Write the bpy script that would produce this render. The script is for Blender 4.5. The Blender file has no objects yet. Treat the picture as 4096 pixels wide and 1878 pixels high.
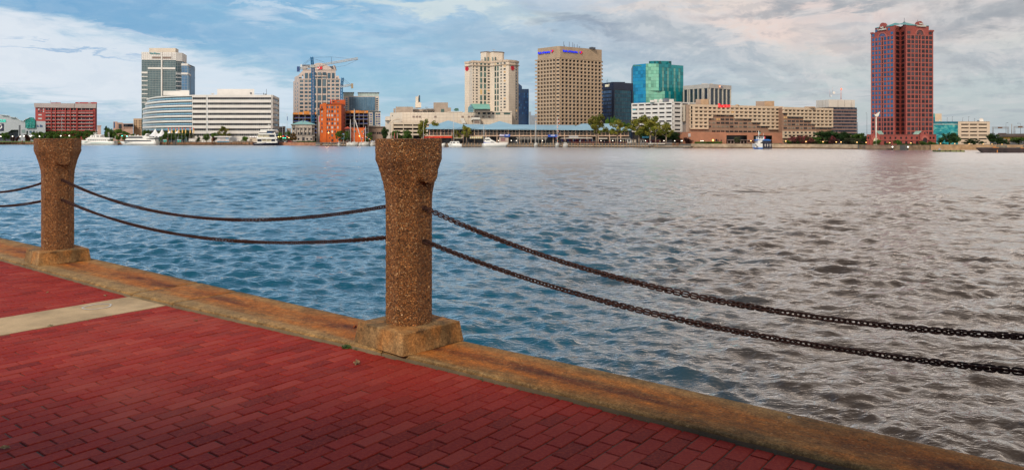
import bpy, bmesh, math, random
from mathutils import Vector, Matrix, noise
R = math.radians
random.seed(7)
scene = bpy.context.scene
COL = scene.collection
F_PX = 3000.0          # focal length in photograph pixels
HY = 553.0             # horizon row
EYE = 1.607            # camera height above the brick promenade
WATER = EYE - 5.0
GZ = WATER + 2.0       # level of the quays on the far shore

# ------------------------------------------------------------------ camera, world, sun, exposure
cam_d = bpy.data.cameras.new("camera"); cam = bpy.data.objects.new("camera", cam_d); COL.objects.link(cam)
cam.location = (0, 0, EYE); cam.rotation_euler = (R(90), 0, 0)
cam_d.sensor_width = 36.0; cam_d.lens = 36.0 * F_PX / 4096.0
cam_d.shift_y = -(939.0 - HY) / 4096.0
cam_d.clip_start = 0.05; cam_d.clip_end = 9000
scene.camera = cam
scene.view_settings.view_transform = 'Standard'; scene.view_settings.look = 'None'
scene.view_settings.gamma = 1; scene.view_settings.use_curve_mapping = False
scene.view_settings.exposure = 0.0

SUN_EL, SUN_AZ = 36.0, 205.0     # azimuth clockwise from +Y: the sun stands behind the camera, to the left
world = bpy.data.worlds.new("World"); scene.world = world; world.use_nodes = True

class NT:
    def __init__(s, tree): s.t = tree; s.n = tree.nodes; s.l = tree.links
    def val(s, sock, v):
        if isinstance(v, bpy.types.NodeSocket): s.l.new(v, sock)
        elif v is not None:
            if hasattr(sock, 'default_value'):
                try: sock.default_value = v
                except Exception: sock.default_value = (v[0], v[1], v[2], 1) if len(v) == 3 else v
    def node(s, typ, **kw):
        n = s.n.new(typ)
        for k, v in kw.items(): setattr(n, k, v)
        return n
    def math(s, op, a, b=None, c=None, clamp=False):
        n = s.node('ShaderNodeMath', operation=op); n.use_clamp = clamp
        s.val(n.inputs[0], a)
        if b is not None: s.val(n.inputs[1], b)
        if c is not None: s.val(n.inputs[2], c)
        return n.outputs[0]
    def mix(s, f, a, b, blend='MIX'):
        n = s.node('ShaderNodeMix', data_type='RGBA', blend_type=blend)
        s.val(n.inputs[0], f)
        for sock, v in ((n.inputs[6], a), (n.inputs[7], b)):
            s.val(sock, (v[0], v[1], v[2], 1) if isinstance(v, tuple) and len(v) == 3 else v)
        return n.outputs[2]
    def ramp(s, f, stops, interp='LINEAR'):
        n = s.node('ShaderNodeValToRGB'); s.val(n.inputs[0], f)
        e = n.color_ramp; e.interpolation = interp
        while len(e.elements) < len(stops): e.elements.new(0.5)
        for i, (p, c) in enumerate(stops):
            e.elements[i].position = p
            e.elements[i].color = (c[0], c[1], c[2], 1) if isinstance(c, tuple) else (c, c, c, 1)
        return n.outputs[0]
    def noise(s, vec, scale, detail=4, rough=.55, dist=0.0, out=0):
        n = s.node('ShaderNodeTexNoise'); s.val(n.inputs['Vector'], vec)
        n.inputs['Scale'].default_value = scale; n.inputs['Detail'].default_value = detail
        n.inputs['Roughness'].default_value = rough; n.inputs['Distortion'].default_value = dist
        return n.outputs[out]
    def maprange(s, v, a, b, c=0.0, d=1.0, smooth=True):
        n = s.node('ShaderNodeMapRange'); n.interpolation_type = 'SMOOTHSTEP' if smooth else 'LINEAR'
        s.val(n.inputs[0], v); n.inputs[1].default_value = a; n.inputs[2].default_value = b
        n.inputs[3].default_value = c; n.inputs[4].default_value = d
        return n.outputs[0]
    def comb(s, x, y, z):
        n = s.node('ShaderNodeCombineXYZ'); s.val(n.inputs[0], x); s.val(n.inputs[1], y); s.val(n.inputs[2], z)
        return n.outputs[0]
    def sep(s, v):
        n = s.node('ShaderNodeSeparateXYZ'); s.val(n.inputs[0], v); return n.outputs
    def mapping(s, v, loc=(0,0,0), rot=(0,0,0), sc=(1,1,1)):
        n = s.node('ShaderNodeMapping'); s.val(n.inputs[0], v)
        n.inputs[1].default_value = loc; n.inputs[2].default_value = rot; n.inputs[3].default_value = sc
        return n.outputs[0]

def lin(r, g, b):
    f = lambda c: (c/255/12.92) if c/255 <= .04045 else ((c/255+.055)/1.055)**2.4
    return (f(r), f(g), f(b))

def make_world():
    W = NT(world.node_tree); W.n.clear()
    geo = W.node('ShaderNodeTexCoord').outputs['Generated']
    x, y, z = W.sep(geo)
    az = W.math('ARCTAN2', x, y)                     # 0 = due north, + to the east
    el = W.math('ARCSINE', W.math('MAXIMUM', W.math('MINIMUM', z, 1.0), -1.0))
    sky = W.node('ShaderNodeTexSky'); sky.sky_type = 'NISHITA'; sky.sun_disc = False
    sky.sun_elevation = R(SUN_EL); sky.sun_rotation = R(SUN_AZ)
    sky.air_density = 1.3; sky.dust_density = 1.0; sky.ozone_density = 2.0
    K = 10.0                                        # cloud radiances are divided by the Background strength of 0.1
    def C(r, g, b, m=1.0):
        c = lin(r, g, b); return (c[0]*K*m, c[1]*K*m, c[2]*K*m)
    # flat cloud deck seen in perspective
    zz = W.math('ADD', W.math('ABSOLUTE', z), 0.13)
    pv = W.comb(W.math('DIVIDE', x, zz), W.math('DIVIDE', y, zz), 0.0)
    n1 = W.noise(pv, 1.5, 8, .60, .5)
    n2 = W.noise(W.mapping(pv, loc=(7, 3, 2)), 3.2, 8, .62, .4)
    n3 = W.noise(W.mapping(pv, loc=(2, 9, 5), sc=(1, .6, 1)), .7, 5, .55, .3)
    # azimuth blend: blue in the west (left), grey rose in the east (right)
    azt = W.math('ADD', az, W.math('MULTIPLY', W.math('SUBTRACT', n3, .5), .35))
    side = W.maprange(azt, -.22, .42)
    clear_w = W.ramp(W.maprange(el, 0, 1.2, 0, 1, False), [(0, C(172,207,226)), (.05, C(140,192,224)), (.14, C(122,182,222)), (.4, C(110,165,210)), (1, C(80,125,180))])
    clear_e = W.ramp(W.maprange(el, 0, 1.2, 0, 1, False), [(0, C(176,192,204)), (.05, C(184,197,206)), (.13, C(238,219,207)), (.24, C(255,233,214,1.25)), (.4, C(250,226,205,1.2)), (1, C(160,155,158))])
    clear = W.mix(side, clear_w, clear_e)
    clear = W.mix(.22, clear, sky.outputs[0])
    col = clear
    # broken cloud, everywhere
    lite = W.mix(side, C(208,222,236), C(214,212,214))
    dark = W.mix(side, C(126,166,204), C(150,162,174))
    m_l = W.maprange(n1, .47, .66)
    col = W.mix(W.math('MULTIPLY', m_l, .55), col, lite)
    m_d = W.math('MULTIPLY', W.math('MULTIPLY', W.maprange(n2, .50, .66), W.maprange(side, 0, 1, .55, .7)), W.maprange(el, .15, .35, 1, .3))
    col = W.mix(W.math('MULTIPLY', m_d, .55), col, dark)
    # big shapes of this evening's sky, each a soft wind-torn mass
    wx = W.math('MULTIPLY', W.math('SUBTRACT', W.noise(pv, 2.6, 7, .64, .5), .5), .20)
    wy = W.math('MULTIPLY', W.math('SUBTRACT', W.noise(W.mapping(pv, loc=(4, 4, 4)), 3.0, 7, .64, .5), .5), .085)
    AZ = W.math('ADD', az, wx); EL = W.math('ADD', el, wy)
    def mass(px, py, rx, ry, rot, colr, amt, soft=(1.3, .2)):
        a0 = math.atan((px-2048)/F_PX); e0 = math.atan((HY-py)/F_PX*math.cos(a0))
        da = W.math('SUBTRACT', AZ, a0); de = W.math('SUBTRACT', EL, e0)
        c, s = math.cos(R(rot)), math.sin(R(rot))
        u = W.math('ADD', W.math('MULTIPLY', da, c), W.math('MULTIPLY', de, s))
        v = W.math('SUBTRACT', W.math('MULTIPLY', de, c), W.math('MULTIPLY', da, s))
        u = W.math('DIVIDE', u, rx/F_PX); v = W.math('DIVIDE', v, ry/F_PX)
        r = W.math('SQRT', W.math('ADD', W.math('MULTIPLY', u, u), W.math('MULTIPLY', v, v)))
        m = W.math('MULTIPLY', W.maprange(r, soft[0], soft[1]), amt)
        nonlocal col
        col = W.mix(m, col, colr)
    mass(250, 250, 960, 160, -10, C(226,233,241), .88, (1.2, .45))
    mass(-300, 180, 700, 150, -6, C(224,232,241), .85, (1.2, .5))
    mass(360, 205, 260, 12, -4, C(140,178,214), .75); mass(560, 128, 190, 16, -9, C(222,230,240), .7)
    mass(980, 345, 420, 60, -13, C(214,228,240), .75, (1.3, .2))
    mass(600, 70, 900, 75, -9, C(112,165,208), .75, (1.3, .2))
    mass(1200, 180, 620, 90, -8, C(150,192,220), .55)
    mass(1035, 70, 110, 45, -4, C(196,214,232), .8)
    mass(1130, 20, 260, 18, -5, C(206,222,236), .7)
    mass(1850, 35, 520, 48, -4, C(214,226,226), .85, (1.2, .4))
    mass(2300, 95, 240, 45, -16, C(146,162,180), .8)
    mass(1980, 60, 160, 45, 20, C(160,190,212), .6)
    mass(2650, 120, 330, 55, -14, C(168,180,190), .65)
    mass(2900, 170, 260, 40, -22, C(160,174,188), .5)
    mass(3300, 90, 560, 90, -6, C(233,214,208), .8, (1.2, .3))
    mass(2700, 20, 320, 24, 0, C(233,218,208), .7)
    mass(3250, 25, 420, 26, 3, C(156,164,172), .8)
    mass(3300, 145, 200, 22, 4, C(176,184,192), .6)
    mass(4000, 50, 330, 60, 4, C(150,158,166), .75)
    mass(3900, 240, 420, 60, -3, C(176,182,190), .5)
    mass(2600, 300, 520, 60, -6, C(188,202,212), .5)
    mass(3100, 330, 300, 22, -8, C(202,210,214), .6)
    mass(2150, 190, 520, 85, -5, C(150,176,200), .45); mass(2750, 235, 430, 55, -6, C(156,171,186), .45); mass(2450, 130, 300, 30, -12, C(140,155,174), .4); mass(3150, 150, 300, 50, -14, C(238,216,206), .5)
    # billows: rounder heaps, lit on top and grey beneath, thinning towards the horizon
    dv = W.comb(x, y, W.math('MULTIPLY', z, 1.9))
    bz = W.math('MULTIPLY', W.maprange(el, .02, .075), W.maprange(el, .14, .34, 1, .15))
    bil = W.noise(dv, 11.0, 9, .60, .35); bil2 = W.noise(W.mapping(dv, loc=(.006, 0, .016)), 11.0, 9, .60, .35)
    be = W.maprange(side, 0, 1, .10, .38)
    col = W.mix(W.math('MULTIPLY', W.math('MULTIPLY', W.maprange(bil, .42, .64), be), bz), col, W.mix(side, C(185,208,228), C(178,186,194)))
    col = W.mix(W.math('MULTIPLY', W.math('MULTIPLY', W.maprange(W.math('SUBTRACT', bil, bil2), .0, .09), be), bz), col, W.mix(side, C(214,228,240), C(226,222,220)))
    col = W.mix(W.math('MULTIPLY', W.math('MULTIPLY', W.maprange(W.math('SUBTRACT', bil2, bil), .0, .09), be), W.math('MULTIPLY', bz, .8)), col, W.mix(side, C(140,176,208), C(146,155,166)))
    n4 = W.noise(W.mapping(pv, loc=(1, 6, 8)), 5.0, 6, .65, .5)
    col = W.mix(W.math('MULTIPLY', W.maprange(n4, .42, .75), .16), col, lite)
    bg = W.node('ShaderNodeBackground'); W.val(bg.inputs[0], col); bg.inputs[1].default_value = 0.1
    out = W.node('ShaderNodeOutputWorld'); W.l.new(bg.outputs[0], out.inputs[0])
make_world()

sd = bpy.data.lights.new("sun", 'SUN'); sun = bpy.data.objects.new("sun", sd); COL.objects.link(sun)
sd.energy = 2.8; sd.angle = R(13); sd.color = (1.0, .86, .70)
sun.rotation_euler = (R(90-SUN_EL), 0, R(180-SUN_AZ))
d = Vector((math.sin(R(SUN_AZ))*math.cos(R(SUN_EL)), math.cos(R(SUN_AZ))*math.cos(R(SUN_EL)), math.sin(R(SUN_EL))))
sun.rotation_euler = d.to_track_quat('Z', 'Y').to_euler()

# ------------------------------------------------------------------ materials
MATS = {}
def mat(name, color, rough=.8, var=.12, scale=.6, metal=0.0, bump=0.0, bscale=20, spec=.5, emit=None, estr=0, rnd=0.0, streak=False):
    if name in MATS: return MATS[name]
    m = bpy.data.materials.new(name); m.use_nodes = True; MATS[name] = m
    T = NT(m.node_tree); b = T.n['Principled BSDF']
    oc = T.node('ShaderNodeTexCoord').outputs['Object']
    sc = (1, 1, .15) if streak else (1, 1, 1)
    nz = T.noise(T.mapping(oc, sc=sc), scale, 6, .6)
    lo = tuple(c*(1-var*1.6) for c in color); hi = tuple(min(1, c*(1+var*1.4)) for c in color)
    col = T.mix(T.maprange(nz, .3, .7, 0, 1, False), lo, hi)
    if rnd:
        oi = T.node('ShaderNodeObjectInfo').outputs['Random']
        col = T.mix(1.0, col, T.ramp(oi, [(0, 1-rnd), (1, 1+rnd)]) , 'MULTIPLY')
    T.val(b.inputs['Base Color'], col)
    b.inputs['Roughness'].default_value = rough; b.inputs['Metallic'].default_value = metal
    b.inputs['Specular IOR Level'].default_value = spec
    if bump:
        bn = T.node('ShaderNodeBump'); bn.inputs['Strength'].default_value = bump; bn.inputs['Distance'].default_value = .02
        T.val(bn.inputs['Height'], T.noise(oc, bscale, 6, .65)); T.val(b.inputs['Normal'], bn.outputs[0])
    if emit:
        b.inputs['Emission Color'].default_value = (*emit, 1); b.inputs['Emission Strength'].default_value = estr
    return m

def glassmat(name, dark, light=None, p_light=.15, rough=.12, lit=0.0, metal=.0, spec=.55):
    """window glass of a far building: dark tinted pane, some with pale blinds behind, a few lamplit"""
    if name in MATS: return MATS[name]
    m = bpy.data.materials.new(name); m.use_nodes = True; MATS[name] = m
    T = NT(m.node_tree); b = T.n['Principled BSDF']
    r = T.node('ShaderNodeObjectInfo').outputs['Random']
    r2 = T.math('FRACT', T.math('MULTIPLY', r, 37.3)); r3 = T.math('FRACT', T.math('MULTIPLY', r, 113.7))
    light = light or tuple(min(1, c*2.2+.02) for c in dark)
    col = T.mix(r2, tuple(c*.7 for c in dark), tuple(min(1, c*1.35) for c in dark))
    f = T.maprange(r, 1-p_light-.08, 1-p_light+.08, 0, 1)
    col = T.mix(f, col, light)
    T.val(b.inputs['Base Color'], col)
    b.inputs['Roughness'].default_value = rough; b.inputs['Metallic'].default_value = metal
    b.inputs['Specular IOR Level'].default_value = spec
    if lit:
        b.inputs['Emission Color'].default_value = (1, .55, .18, 1)
        T.val(b.inputs['Emission Strength'], T.math('MULTIPLY', T.math('GREATER_THAN', r3, 1-lit), .55))
    return m

# ------------------------------------------------------------------ mesh building
ORG = {}
SPLIT = set('''column pier inner_pier pilaster balcony_front floor_slab crown_fin penthouse cornice roof_fittings rooftop_plant_room roof_tower
 parking_deck loading_hood curtain_glass roof_pavilion lift_house lift_house_brown roof_plant precast_band roof_unit beige_overhang wing_band window fender
 dark_roof body walls roof_storey roof_fin deckhouse white_house white_decks dark_window blue_roof guard_rail stay_cable counter_jib dock_post arcade
 verdigris_roof teal_roof roof roof_equipment entrance_arch_piece white_shopfront penthouse_louvre atrium_roof signal_flags flag_string post window_strip
 mullion gable_window flag hanging_flags roof_mast roof_antenna deck_gear orange_fitting rigging mast'''.split())
class MB:
    def __init__(s): s.v = []; s.f = []; s.m = []; s.sm = []; s.cut = []
    def face(s, idx, mi=0, smooth=False): s.f.append(idx); s.m.append(mi); s.sm.append(smooth)
    def add(s, verts, faces, mi=0, smooth=False):
        b = len(s.v); s.v.extend([tuple(p) for p in verts]); s.cut.append(len(s.f))
        for f in faces: s.face([b+i for i in f], mi, smooth)
    def hexa(s, p, mi=0):   # p: 4 bottom ccw + 4 top
        s.add(p, [(3,2,1,0), (4,5,6,7), (0,1,5,4), (1,2,6,5), (2,3,7,6), (3,0,4,7)], mi)
    def box(s, x0, x1, y0, y1, z0, z1, mi=0):
        s.hexa([(x0,y0,z0),(x1,y0,z0),(x1,y1,z0),(x0,y1,z0),(x0,y0,z1),(x1,y0,z1),(x1,y1,z1),(x0,y1,z1)], mi)
    def fbox(s, F, u0, u1, z0, z1, n0, n1, mi=0):
        A, u, n, L = F
        P = lambda uu, nn, z: (A[0]+u[0]*uu+n[0]*nn, A[1]+u[1]*uu+n[1]*nn, z)
        s.hexa([P(u0,n1,z0),P(u1,n1,z0),P(u1,n0,z0),P(u0,n0,z0),P(u0,n1,z1),P(u1,n1,z1),P(u1,n0,z1),P(u0,n0,z1)], mi)
    def px(s, x0, x1, yt, yb, D, depth, mi=0):
        # a block standing D metres out, its flanks sheared along the sight line
        a, c, z0, z1 = (x0-2048)*D/F_PX, (x1-2048)*D/F_PX, EYE+(HY-yb)*D/F_PX, EYE+(HY-yt)*D/F_PX
        k = depth*((x0+x1)/2-2048)/F_PX if depth > 1 else 0
        e = D+depth
        s.hexa([(a,D,z0),(c,D,z0),(c+k,e,z0),(a+k,e,z0),(a,D,z1),(c,D,z1),(c+k,e,z1),(a+k,e,z1)], mi)
    def prism(s, poly, z0, z1, mi=0, ztops=None):
        n = len(poly); zt = ztops or [z1]*n
        vs = [(p[0],p[1],z0) for p in poly] + [(p[0],p[1],zt[i]) for i,p in enumerate(poly)]
        fs = [tuple(range(n-1,-1,-1)), tuple(range(n,2*n))] + [(i,(i+1)%n,n+(i+1)%n,n+i) for i in range(n)]
        s.add(vs, fs, mi)
    def profile(s, pts, y0, y1, mi=0, smooth=False):     # pts (x,z), extruded along y
        n = len(pts); k = (y1-y0)*sum(p[0] for p in pts)/n/y0 if (y1-y0) > 7 and y0 > 100 else 0
        vs = [(p[0],y0,p[1]) for p in pts] + [(p[0]+k,y1,p[1]) for p in pts]
        b = len(s.v); s.v.extend(vs); s.cut.append(len(s.f))
        s.face([b+i for i in range(n)], mi); s.face([b+n+i for i in range(n-1,-1,-1)], mi)
        for i in range(n): s.face([b+i, b+n+i, b+n+(i+1)%n, b+(i+1)%n], mi, smooth)
    def tube(s, p0, p1, r0, r1=None, seg=8, mi=0, smooth=True):
        r1 = r0 if r1 is None else r1
        p0, p1 = Vector(p0), Vector(p1); d = (p1-p0)
        if d.length < 1e-6: return
        q = d.normalized().to_track_quat('Z', 'Y'); b = len(s.v); s.cut.append(len(s.f))
        for p, r in ((p0, r0), (p1, r1)):
            for k in range(seg):
                a = 2*math.pi*k/seg
                s.v.append(tuple(p + q @ Vector((r*math.cos(a), r*math.sin(a), 0))))
        for k in range(seg): s.face([b+k, b+(k+1)%seg, b+seg+(k+1)%seg, b+seg+k], mi, smooth)
        s.face([b+k for k in range(seg-1,-1,-1)], mi); s.face([b+seg+k for k in range(seg)], mi)
    def lathe(s, c, prof, seg=12, mi=0, smooth=True):
        b = len(s.v); s.cut.append(len(s.f))
        for r, z in prof:
            for k in range(seg):
                a = 2*math.pi*k/seg; s.v.append((c[0]+r*math.cos(a), c[1]+r*math.sin(a), c[2]+z))
        for j in range(len(prof)-1):
            for k in range(seg):
                s.face([b+j*seg+k, b+j*seg+(k+1)%seg, b+(j+1)*seg+(k+1)%seg, b+(j+1)*seg+k], mi, smooth)
        s.face([b+k for k in range(seg-1,-1,-1)], mi); s.face([b+(len(prof)-1)*seg+k for k in range(seg)], mi)
    def build(s, name, m, parent=None, origin=None, recalc=True):
        if name in SPLIT and parent is not None and 1 < len(s.cut) <= 80:
            for a, c in zip(s.cut, s.cut[1:]+[len(s.f)]):
                t = MB(); ids = sorted({i for f in s.f[a:c] for i in f}); mp = {i: k for k, i in enumerate(ids)}
                t.v = [s.v[i] for i in ids]; t.f = [[mp[i] for i in f] for f in s.f[a:c]]; t.m = s.m[a:c]; t.sm = s.sm[a:c]
                o = t.build(name, m, parent, origin, recalc)
            return o
        me = bpy.data.meshes.new(name)
        if parent is not None: o = ORG[parent.name]
        else: o = Vector(origin) if origin is not None else Vector((0,0,0))
        me.from_pydata([(x-o.x, y-o.y, z-o.z) for x,y,z in s.v], [], s.f)
        for mm in (m if isinstance(m, (list, tuple)) else [m]): me.materials.append(mm)
        me.polygons.foreach_set('material_index', s.m); me.polygons.foreach_set('use_smooth', s.sm)
        if recalc:
            bm = bmesh.new(); bm.from_mesh(me); bmesh.ops.recalc_face_normals(bm, faces=bm.faces); bm.to_mesh(me); bm.free()
        me.update()
        ob = bpy.data.objects.new(name, me); COL.objects.link(ob)
        if parent is not None: ob.parent = parent; ORG[ob.name] = o
        else: ob.location = o; ORG[ob.name] = o.copy()
        return ob

def tag(o, label=None, cat=None, group=None, kind=None):
    if label: o['label'] = label
    if cat: o['category'] = cat
    if group: o['group'] = group
    if kind: o['kind'] = kind
    return o
def thing(name, label, cat, loc=(0,0,0), group=None):
    o = bpy.data.objects.new(name, None); COL.objects.link(o); o.location = loc
    o.empty_display_size = .5
    ORG[o.name] = Vector(loc); return tag(o, label, cat, group)
def copy_tree(o, loc=None, rotz=None, scale=None, label=None, group=None):
    kids = {}
    def rec(a, par):
        c = a.copy(); COL.objects.link(c); c.parent = par
        for ch in a.children: rec(ch, c)
        return c
    c = rec(o, None)
    if loc is not None: c.location = loc
    if rotz is not None: c.rotation_euler = (0, 0, rotz)
    if scale is not None: c.scale = scale if isinstance(scale, tuple) else (scale,)*3
    if label: c['label'] = label
    if group: c['group'] = group
    ORG[c.name] = Vector(c.location)
    return c

def X(x, D): return (x-2048)*D/F_PX
def Z(y, D): return EYE+(HY-y)*D/F_PX
def P(x, D): return (X(x, D), D)
def face(A, B):
    A = Vector(A); B = Vector(B); L = (B-A).length; u = (B-A)/L
    return (A, u, Vector((u.y, -u.x)), L)
def corners(H, pts):     # plan points whose tops all stand H above the eye
    return [P(x, H*F_PX/(HY-y)) for x, y in pts]

BOXES = {}
def pane_mesh(w, h, t, m):
    k = (round(w, 2), round(h, 2), t, m.name)
    if k not in BOXES:
        b = MB(); b.box(-w/2, w/2, -t/2, t/2, -h/2, h/2)
        me = bpy.data.meshes.new('pane'); me.from_pydata(b.v, [], [list(f) for f in b.f]); me.materials.append(m); me.update()
        BOXES[k] = me
    return BOXES[k]

class Bld:
    def __init__(s, name, label, loc, cat='building', group=None):
        s.root = thing(name, label, cat, loc, group); s.mb = MB(); s.w = []
    def facade(s, A, B, z0, z1, nc, nr, wf=.6, hf=.55, d=.4, glass=None, u0=0.0, u1=1.0, vproud=.05, skip=None, wname='window', tall=None, pane_d=.08):
        F = face(A, B); L = F[3]; a0, a1 = u0*L, u1*L
        cw = (a1-a0)/nc; ch = (z1-z0)/nr; ww, wh = cw*wf, ch*hf
        ang = math.atan2(F[1].y, F[1].x)
        for r in range(nr+1):
            lo = z0 if r == 0 else z0+r*ch-(ch-wh)/2; hi = z1 if r == nr else z0+r*ch+(ch-wh)/2
            if hi-lo > .01: s.mb.fbox(F, a0, a1, lo, hi, -.02, d)
        for c in range(nc+1):
            lo = a0 if c == 0 else a0+c*cw-(cw-ww)/2; hi = a1 if c == nc else a0+c*cw+(cw-ww)/2
            if hi-lo > .01: s.mb.fbox(F, lo, hi, z0, z1, -.02, d+vproud)
        for r in range(nr):
            for c in range(nc):
                if skip and skip(c, r): continue
                uc, zc = a0+(c+.5)*cw, z0+(r+.5)*ch
                p = F[0]+F[1]*uc+F[2]*pane_d
                s.w.append((p.x, p.y, zc, ww, wh, ang, glass, wname))
    def win(s, F, u, z, w, h, glass, n=.06, name='window'):
        p = F[0]+F[1]*u+F[2]*n
        s.w.append((p.x, p.y, z, w, h, math.atan2(F[1].y, F[1].x), glass, name))
    def pxwin(s, x0, x1, yt, yb, D, glass, name='window', proud=.12):
        s.w.append((X((x0+x1)/2, D), D-proud+.02, Z((yt+yb)/2, D), (x1-x0)*D/F_PX, (yb-yt)*D/F_PX, 0.0, glass, name))
    def done(s, wall, wname='wall'):
        if s.mb.v: s.mb.build(wname, wall, s.root)
        o = ORG[s.root.name]
        ws = sorted(s.w, key=lambda t: -t[3]*t[4]); rest = ws[300:]
        for x, y, z, w, h, a, g, nm in ws[:300]:
            ob = bpy.data.objects.new(nm, pane_mesh(w, h, .12, g)); COL.objects.link(ob)
            ob.parent = s.root; ob.location = (x-o.x, y-o.y, z-o.z); ob.rotation_euler = (0, 0, a)
        if rest:
            by = {}
            for t in rest: by.setdefault(t[6].name, []).append(t)
            for gn, lst in by.items():
                b = MB()
                for x, y, z, w, h, a, g, nm in lst:
                    u = Vector((math.cos(a), math.sin(a))); A = Vector((x, y))-u*w/2
                    b.fbox((A, u, Vector((u.y, -u.x)), w), 0, w, z-h/2, z+h/2, -.06, .06)
                tag(b.build('window_rows', MATS[gn], s.root), kind='stuff')
        return s.root

def text_part(txt, size, F_or_pos, m, parent, name='sign_lettering', ang=0.0, depth=.15, align='CENTER', squash=1.0, bold=.0):
    cu = bpy.data.curves.new('t', 'FONT'); cu.body = txt; cu.size = size; cu.extrude = depth/2; cu.align_x = align; cu.align_y = 'CENTER'
    cu.resolution_u = 2; cu.offset = bold
    tob = bpy.data.objects.new('t', cu); COL.objects.link(tob)
    dg = bpy.context.evaluated_depsgraph_get(); me = bpy.data.meshes.new_from_object(tob.evaluated_get(dg))
    bpy.data.objects.remove(tob)
    me.name = name; me.materials.clear(); me.materials.append(m)
    me.transform(Matrix.Rotation(ang, 4, 'Z') @ Matrix.Rotation(R(90), 4, 'X') @ Matrix.Diagonal((squash, 1, 1, 1)))
    ob = bpy.data.objects.new(name, me); COL.objects.link(ob); ob.parent = parent
    p = Vector(F_or_pos) - (ORG[parent.name] if parent else Vector((0,0,0))); ob.location = p
    return ob
# ------------------------------------------------------------------ water
def wmat():
    m = bpy.data.materials.new('river_water'); m.use_nodes = True; T = NT(m.node_tree); b = T.n['Principled BSDF']
    oc = T.node('ShaderNodeTexCoord').outputs['Object']
    x, y, z = T.sep(oc)
    # colour cast of the light painted into the water: teal west, brown east
    t = T.maprange(T.math('ADD', T.math('DIVIDE', x, T.math('ADD', T.math('MAXIMUM', y, 0.0), 3.0)), T.math('MULTIPLY', T.math('SUBTRACT', T.noise(oc, .12, 4), .5), .5)), -.02, .34)
    T.val(b.inputs['Base Color'], T.mix(t, (.003, .070, .115), (.036, .027, .021)))
    far = T.maprange(y, 20, 260)
    b.inputs['Roughness'].default_value = .5; b.inputs['Specular IOR Level'].default_value = .1
    n2 = T.noise(T.mapping(oc, loc=(3,1,0), rot=(0,0,R(-8)), sc=(.45,1.0,1)), 4.6, 4, .6, .3)
    n3 = T.noise(T.mapping(oc, rot=(0,0,R(20)), sc=(.5,1,1)), 13.0, 3, .55, .2)
    h = T.math('ADD', T.math('MULTIPLY', n2, .30), T.math('MULTIPLY', n3, .05))
    bn = T.node('ShaderNodeBump'); bn.inputs['Strength'].default_value = 1.0; bn.inputs['Distance'].default_value = .24
    T.val(bn.inputs['Height'], h); T.val(b.inputs['Normal'], bn.outputs[0])
    # mirror of the sky over the coloured body of the water
    g = T.node('ShaderNodeBsdfGlossy'); g.inputs['Color'].default_value = (1,.985,.96,1); T.val(g.inputs['Roughness'], T.maprange(far, 0, 1, .09, .26)); T.val(g.inputs['Normal'], bn.outputs[0])
    fr = T.node('ShaderNodeFresnel'); fr.inputs['IOR'].default_value = 1.33; T.val(fr.inputs['Normal'], bn.outputs[0])
    k = T.math('MULTIPLY', T.math('POWER', fr.outputs[0], 1.5), 4.0, clamp=True)
    mx = T.node('ShaderNodeMixShader'); T.val(mx.inputs[0], k); T.l.new(b.outputs[0], mx.inputs[1]); T.l.new(g.outputs[0], mx.inputs[2])
    T.l.new(mx.outputs[0], T.n['Material Output'].inputs[0])
    return m
WM = wmat()
b = MB(); b.box(-2500, 2500, -400, 900, WATER-.9, WATER-.30); tag(b.build('river_bed_water', WM), kind='structure')
def waves():
    import numpy as np
    rng = np.random.default_rng(3)
    ds = [4.5]
    while ds[-1] < 640: ds.append(ds[-1]*1.0045+.010)
    D = np.array(ds); A = np.linspace(-1.0, 1.0, 720); DD, AA = np.meshgrid(D, A, indexing='ij')
    x = DD*AA; y = DD*np.ones_like(AA)
    step = np.maximum(DD*.0045+.010, DD*2/720)
    zz = np.zeros_like(x)
    # patches of wind: the chop is rougher in some places than in others
    pw = 1+.35*np.sin(x*.11+1.3*np.sin(y*.05))*np.sin(y*.16+1.1*np.sin(x*.06)+1)
    N = 130
    for i in range(N):
        lam = .22*(3.6/.22)**(rng.random()**1.35); th = rng.normal(1.45, .55); k = 2*np.pi/lam
        amp = .0062*lam**.85*(1.0 if lam < 1.1 else (1.1/lam)**.7); ph = rng.uniform(0, 6.28)
        f = np.clip((lam/step-2.0)/1.5, 0, 1)
        w = k*(x*np.cos(th)+y*np.sin(th))+ph+.8*np.sin(.23*x/lam**.3+ph)+.6*np.sin(.31*y/lam**.3+2*ph)
        s_ = np.sin(w); zz += amp*f*pw*(s_+.35*(1-np.cos(2*w))*.5*np.sign(s_))
    zz += WATER
    nv, nu = x.shape; me = bpy.data.meshes.new('river')
    co = np.stack([x, y, zz], -1).reshape(-1, 3).astype(np.float32)
    idx = np.arange(nv*nu).reshape(nv, nu); q = np.stack([idx[:-1,:-1], idx[:-1,1:], idx[1:,1:], idx[1:,:-1]], -1).reshape(-1, 4)
    me.vertices.add(len(co)); me.vertices.foreach_set('co', co.ravel())
    me.loops.add(q.size); me.loops.foreach_set('vertex_index', q.ravel().astype(np.int32))
    me.polygons.add(len(q)); me.polygons.foreach_set('loop_start', np.arange(0, q.size, 4, dtype=np.int32)); me.polygons.foreach_set('use_smooth', np.ones(len(q), bool))
    me.update(); me.validate(); me.materials.append(WM)
    o = bpy.data.objects.new('river', me); COL.objects.link(o); tag(o, 'choppy river water', kind='structure')
waves()

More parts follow.
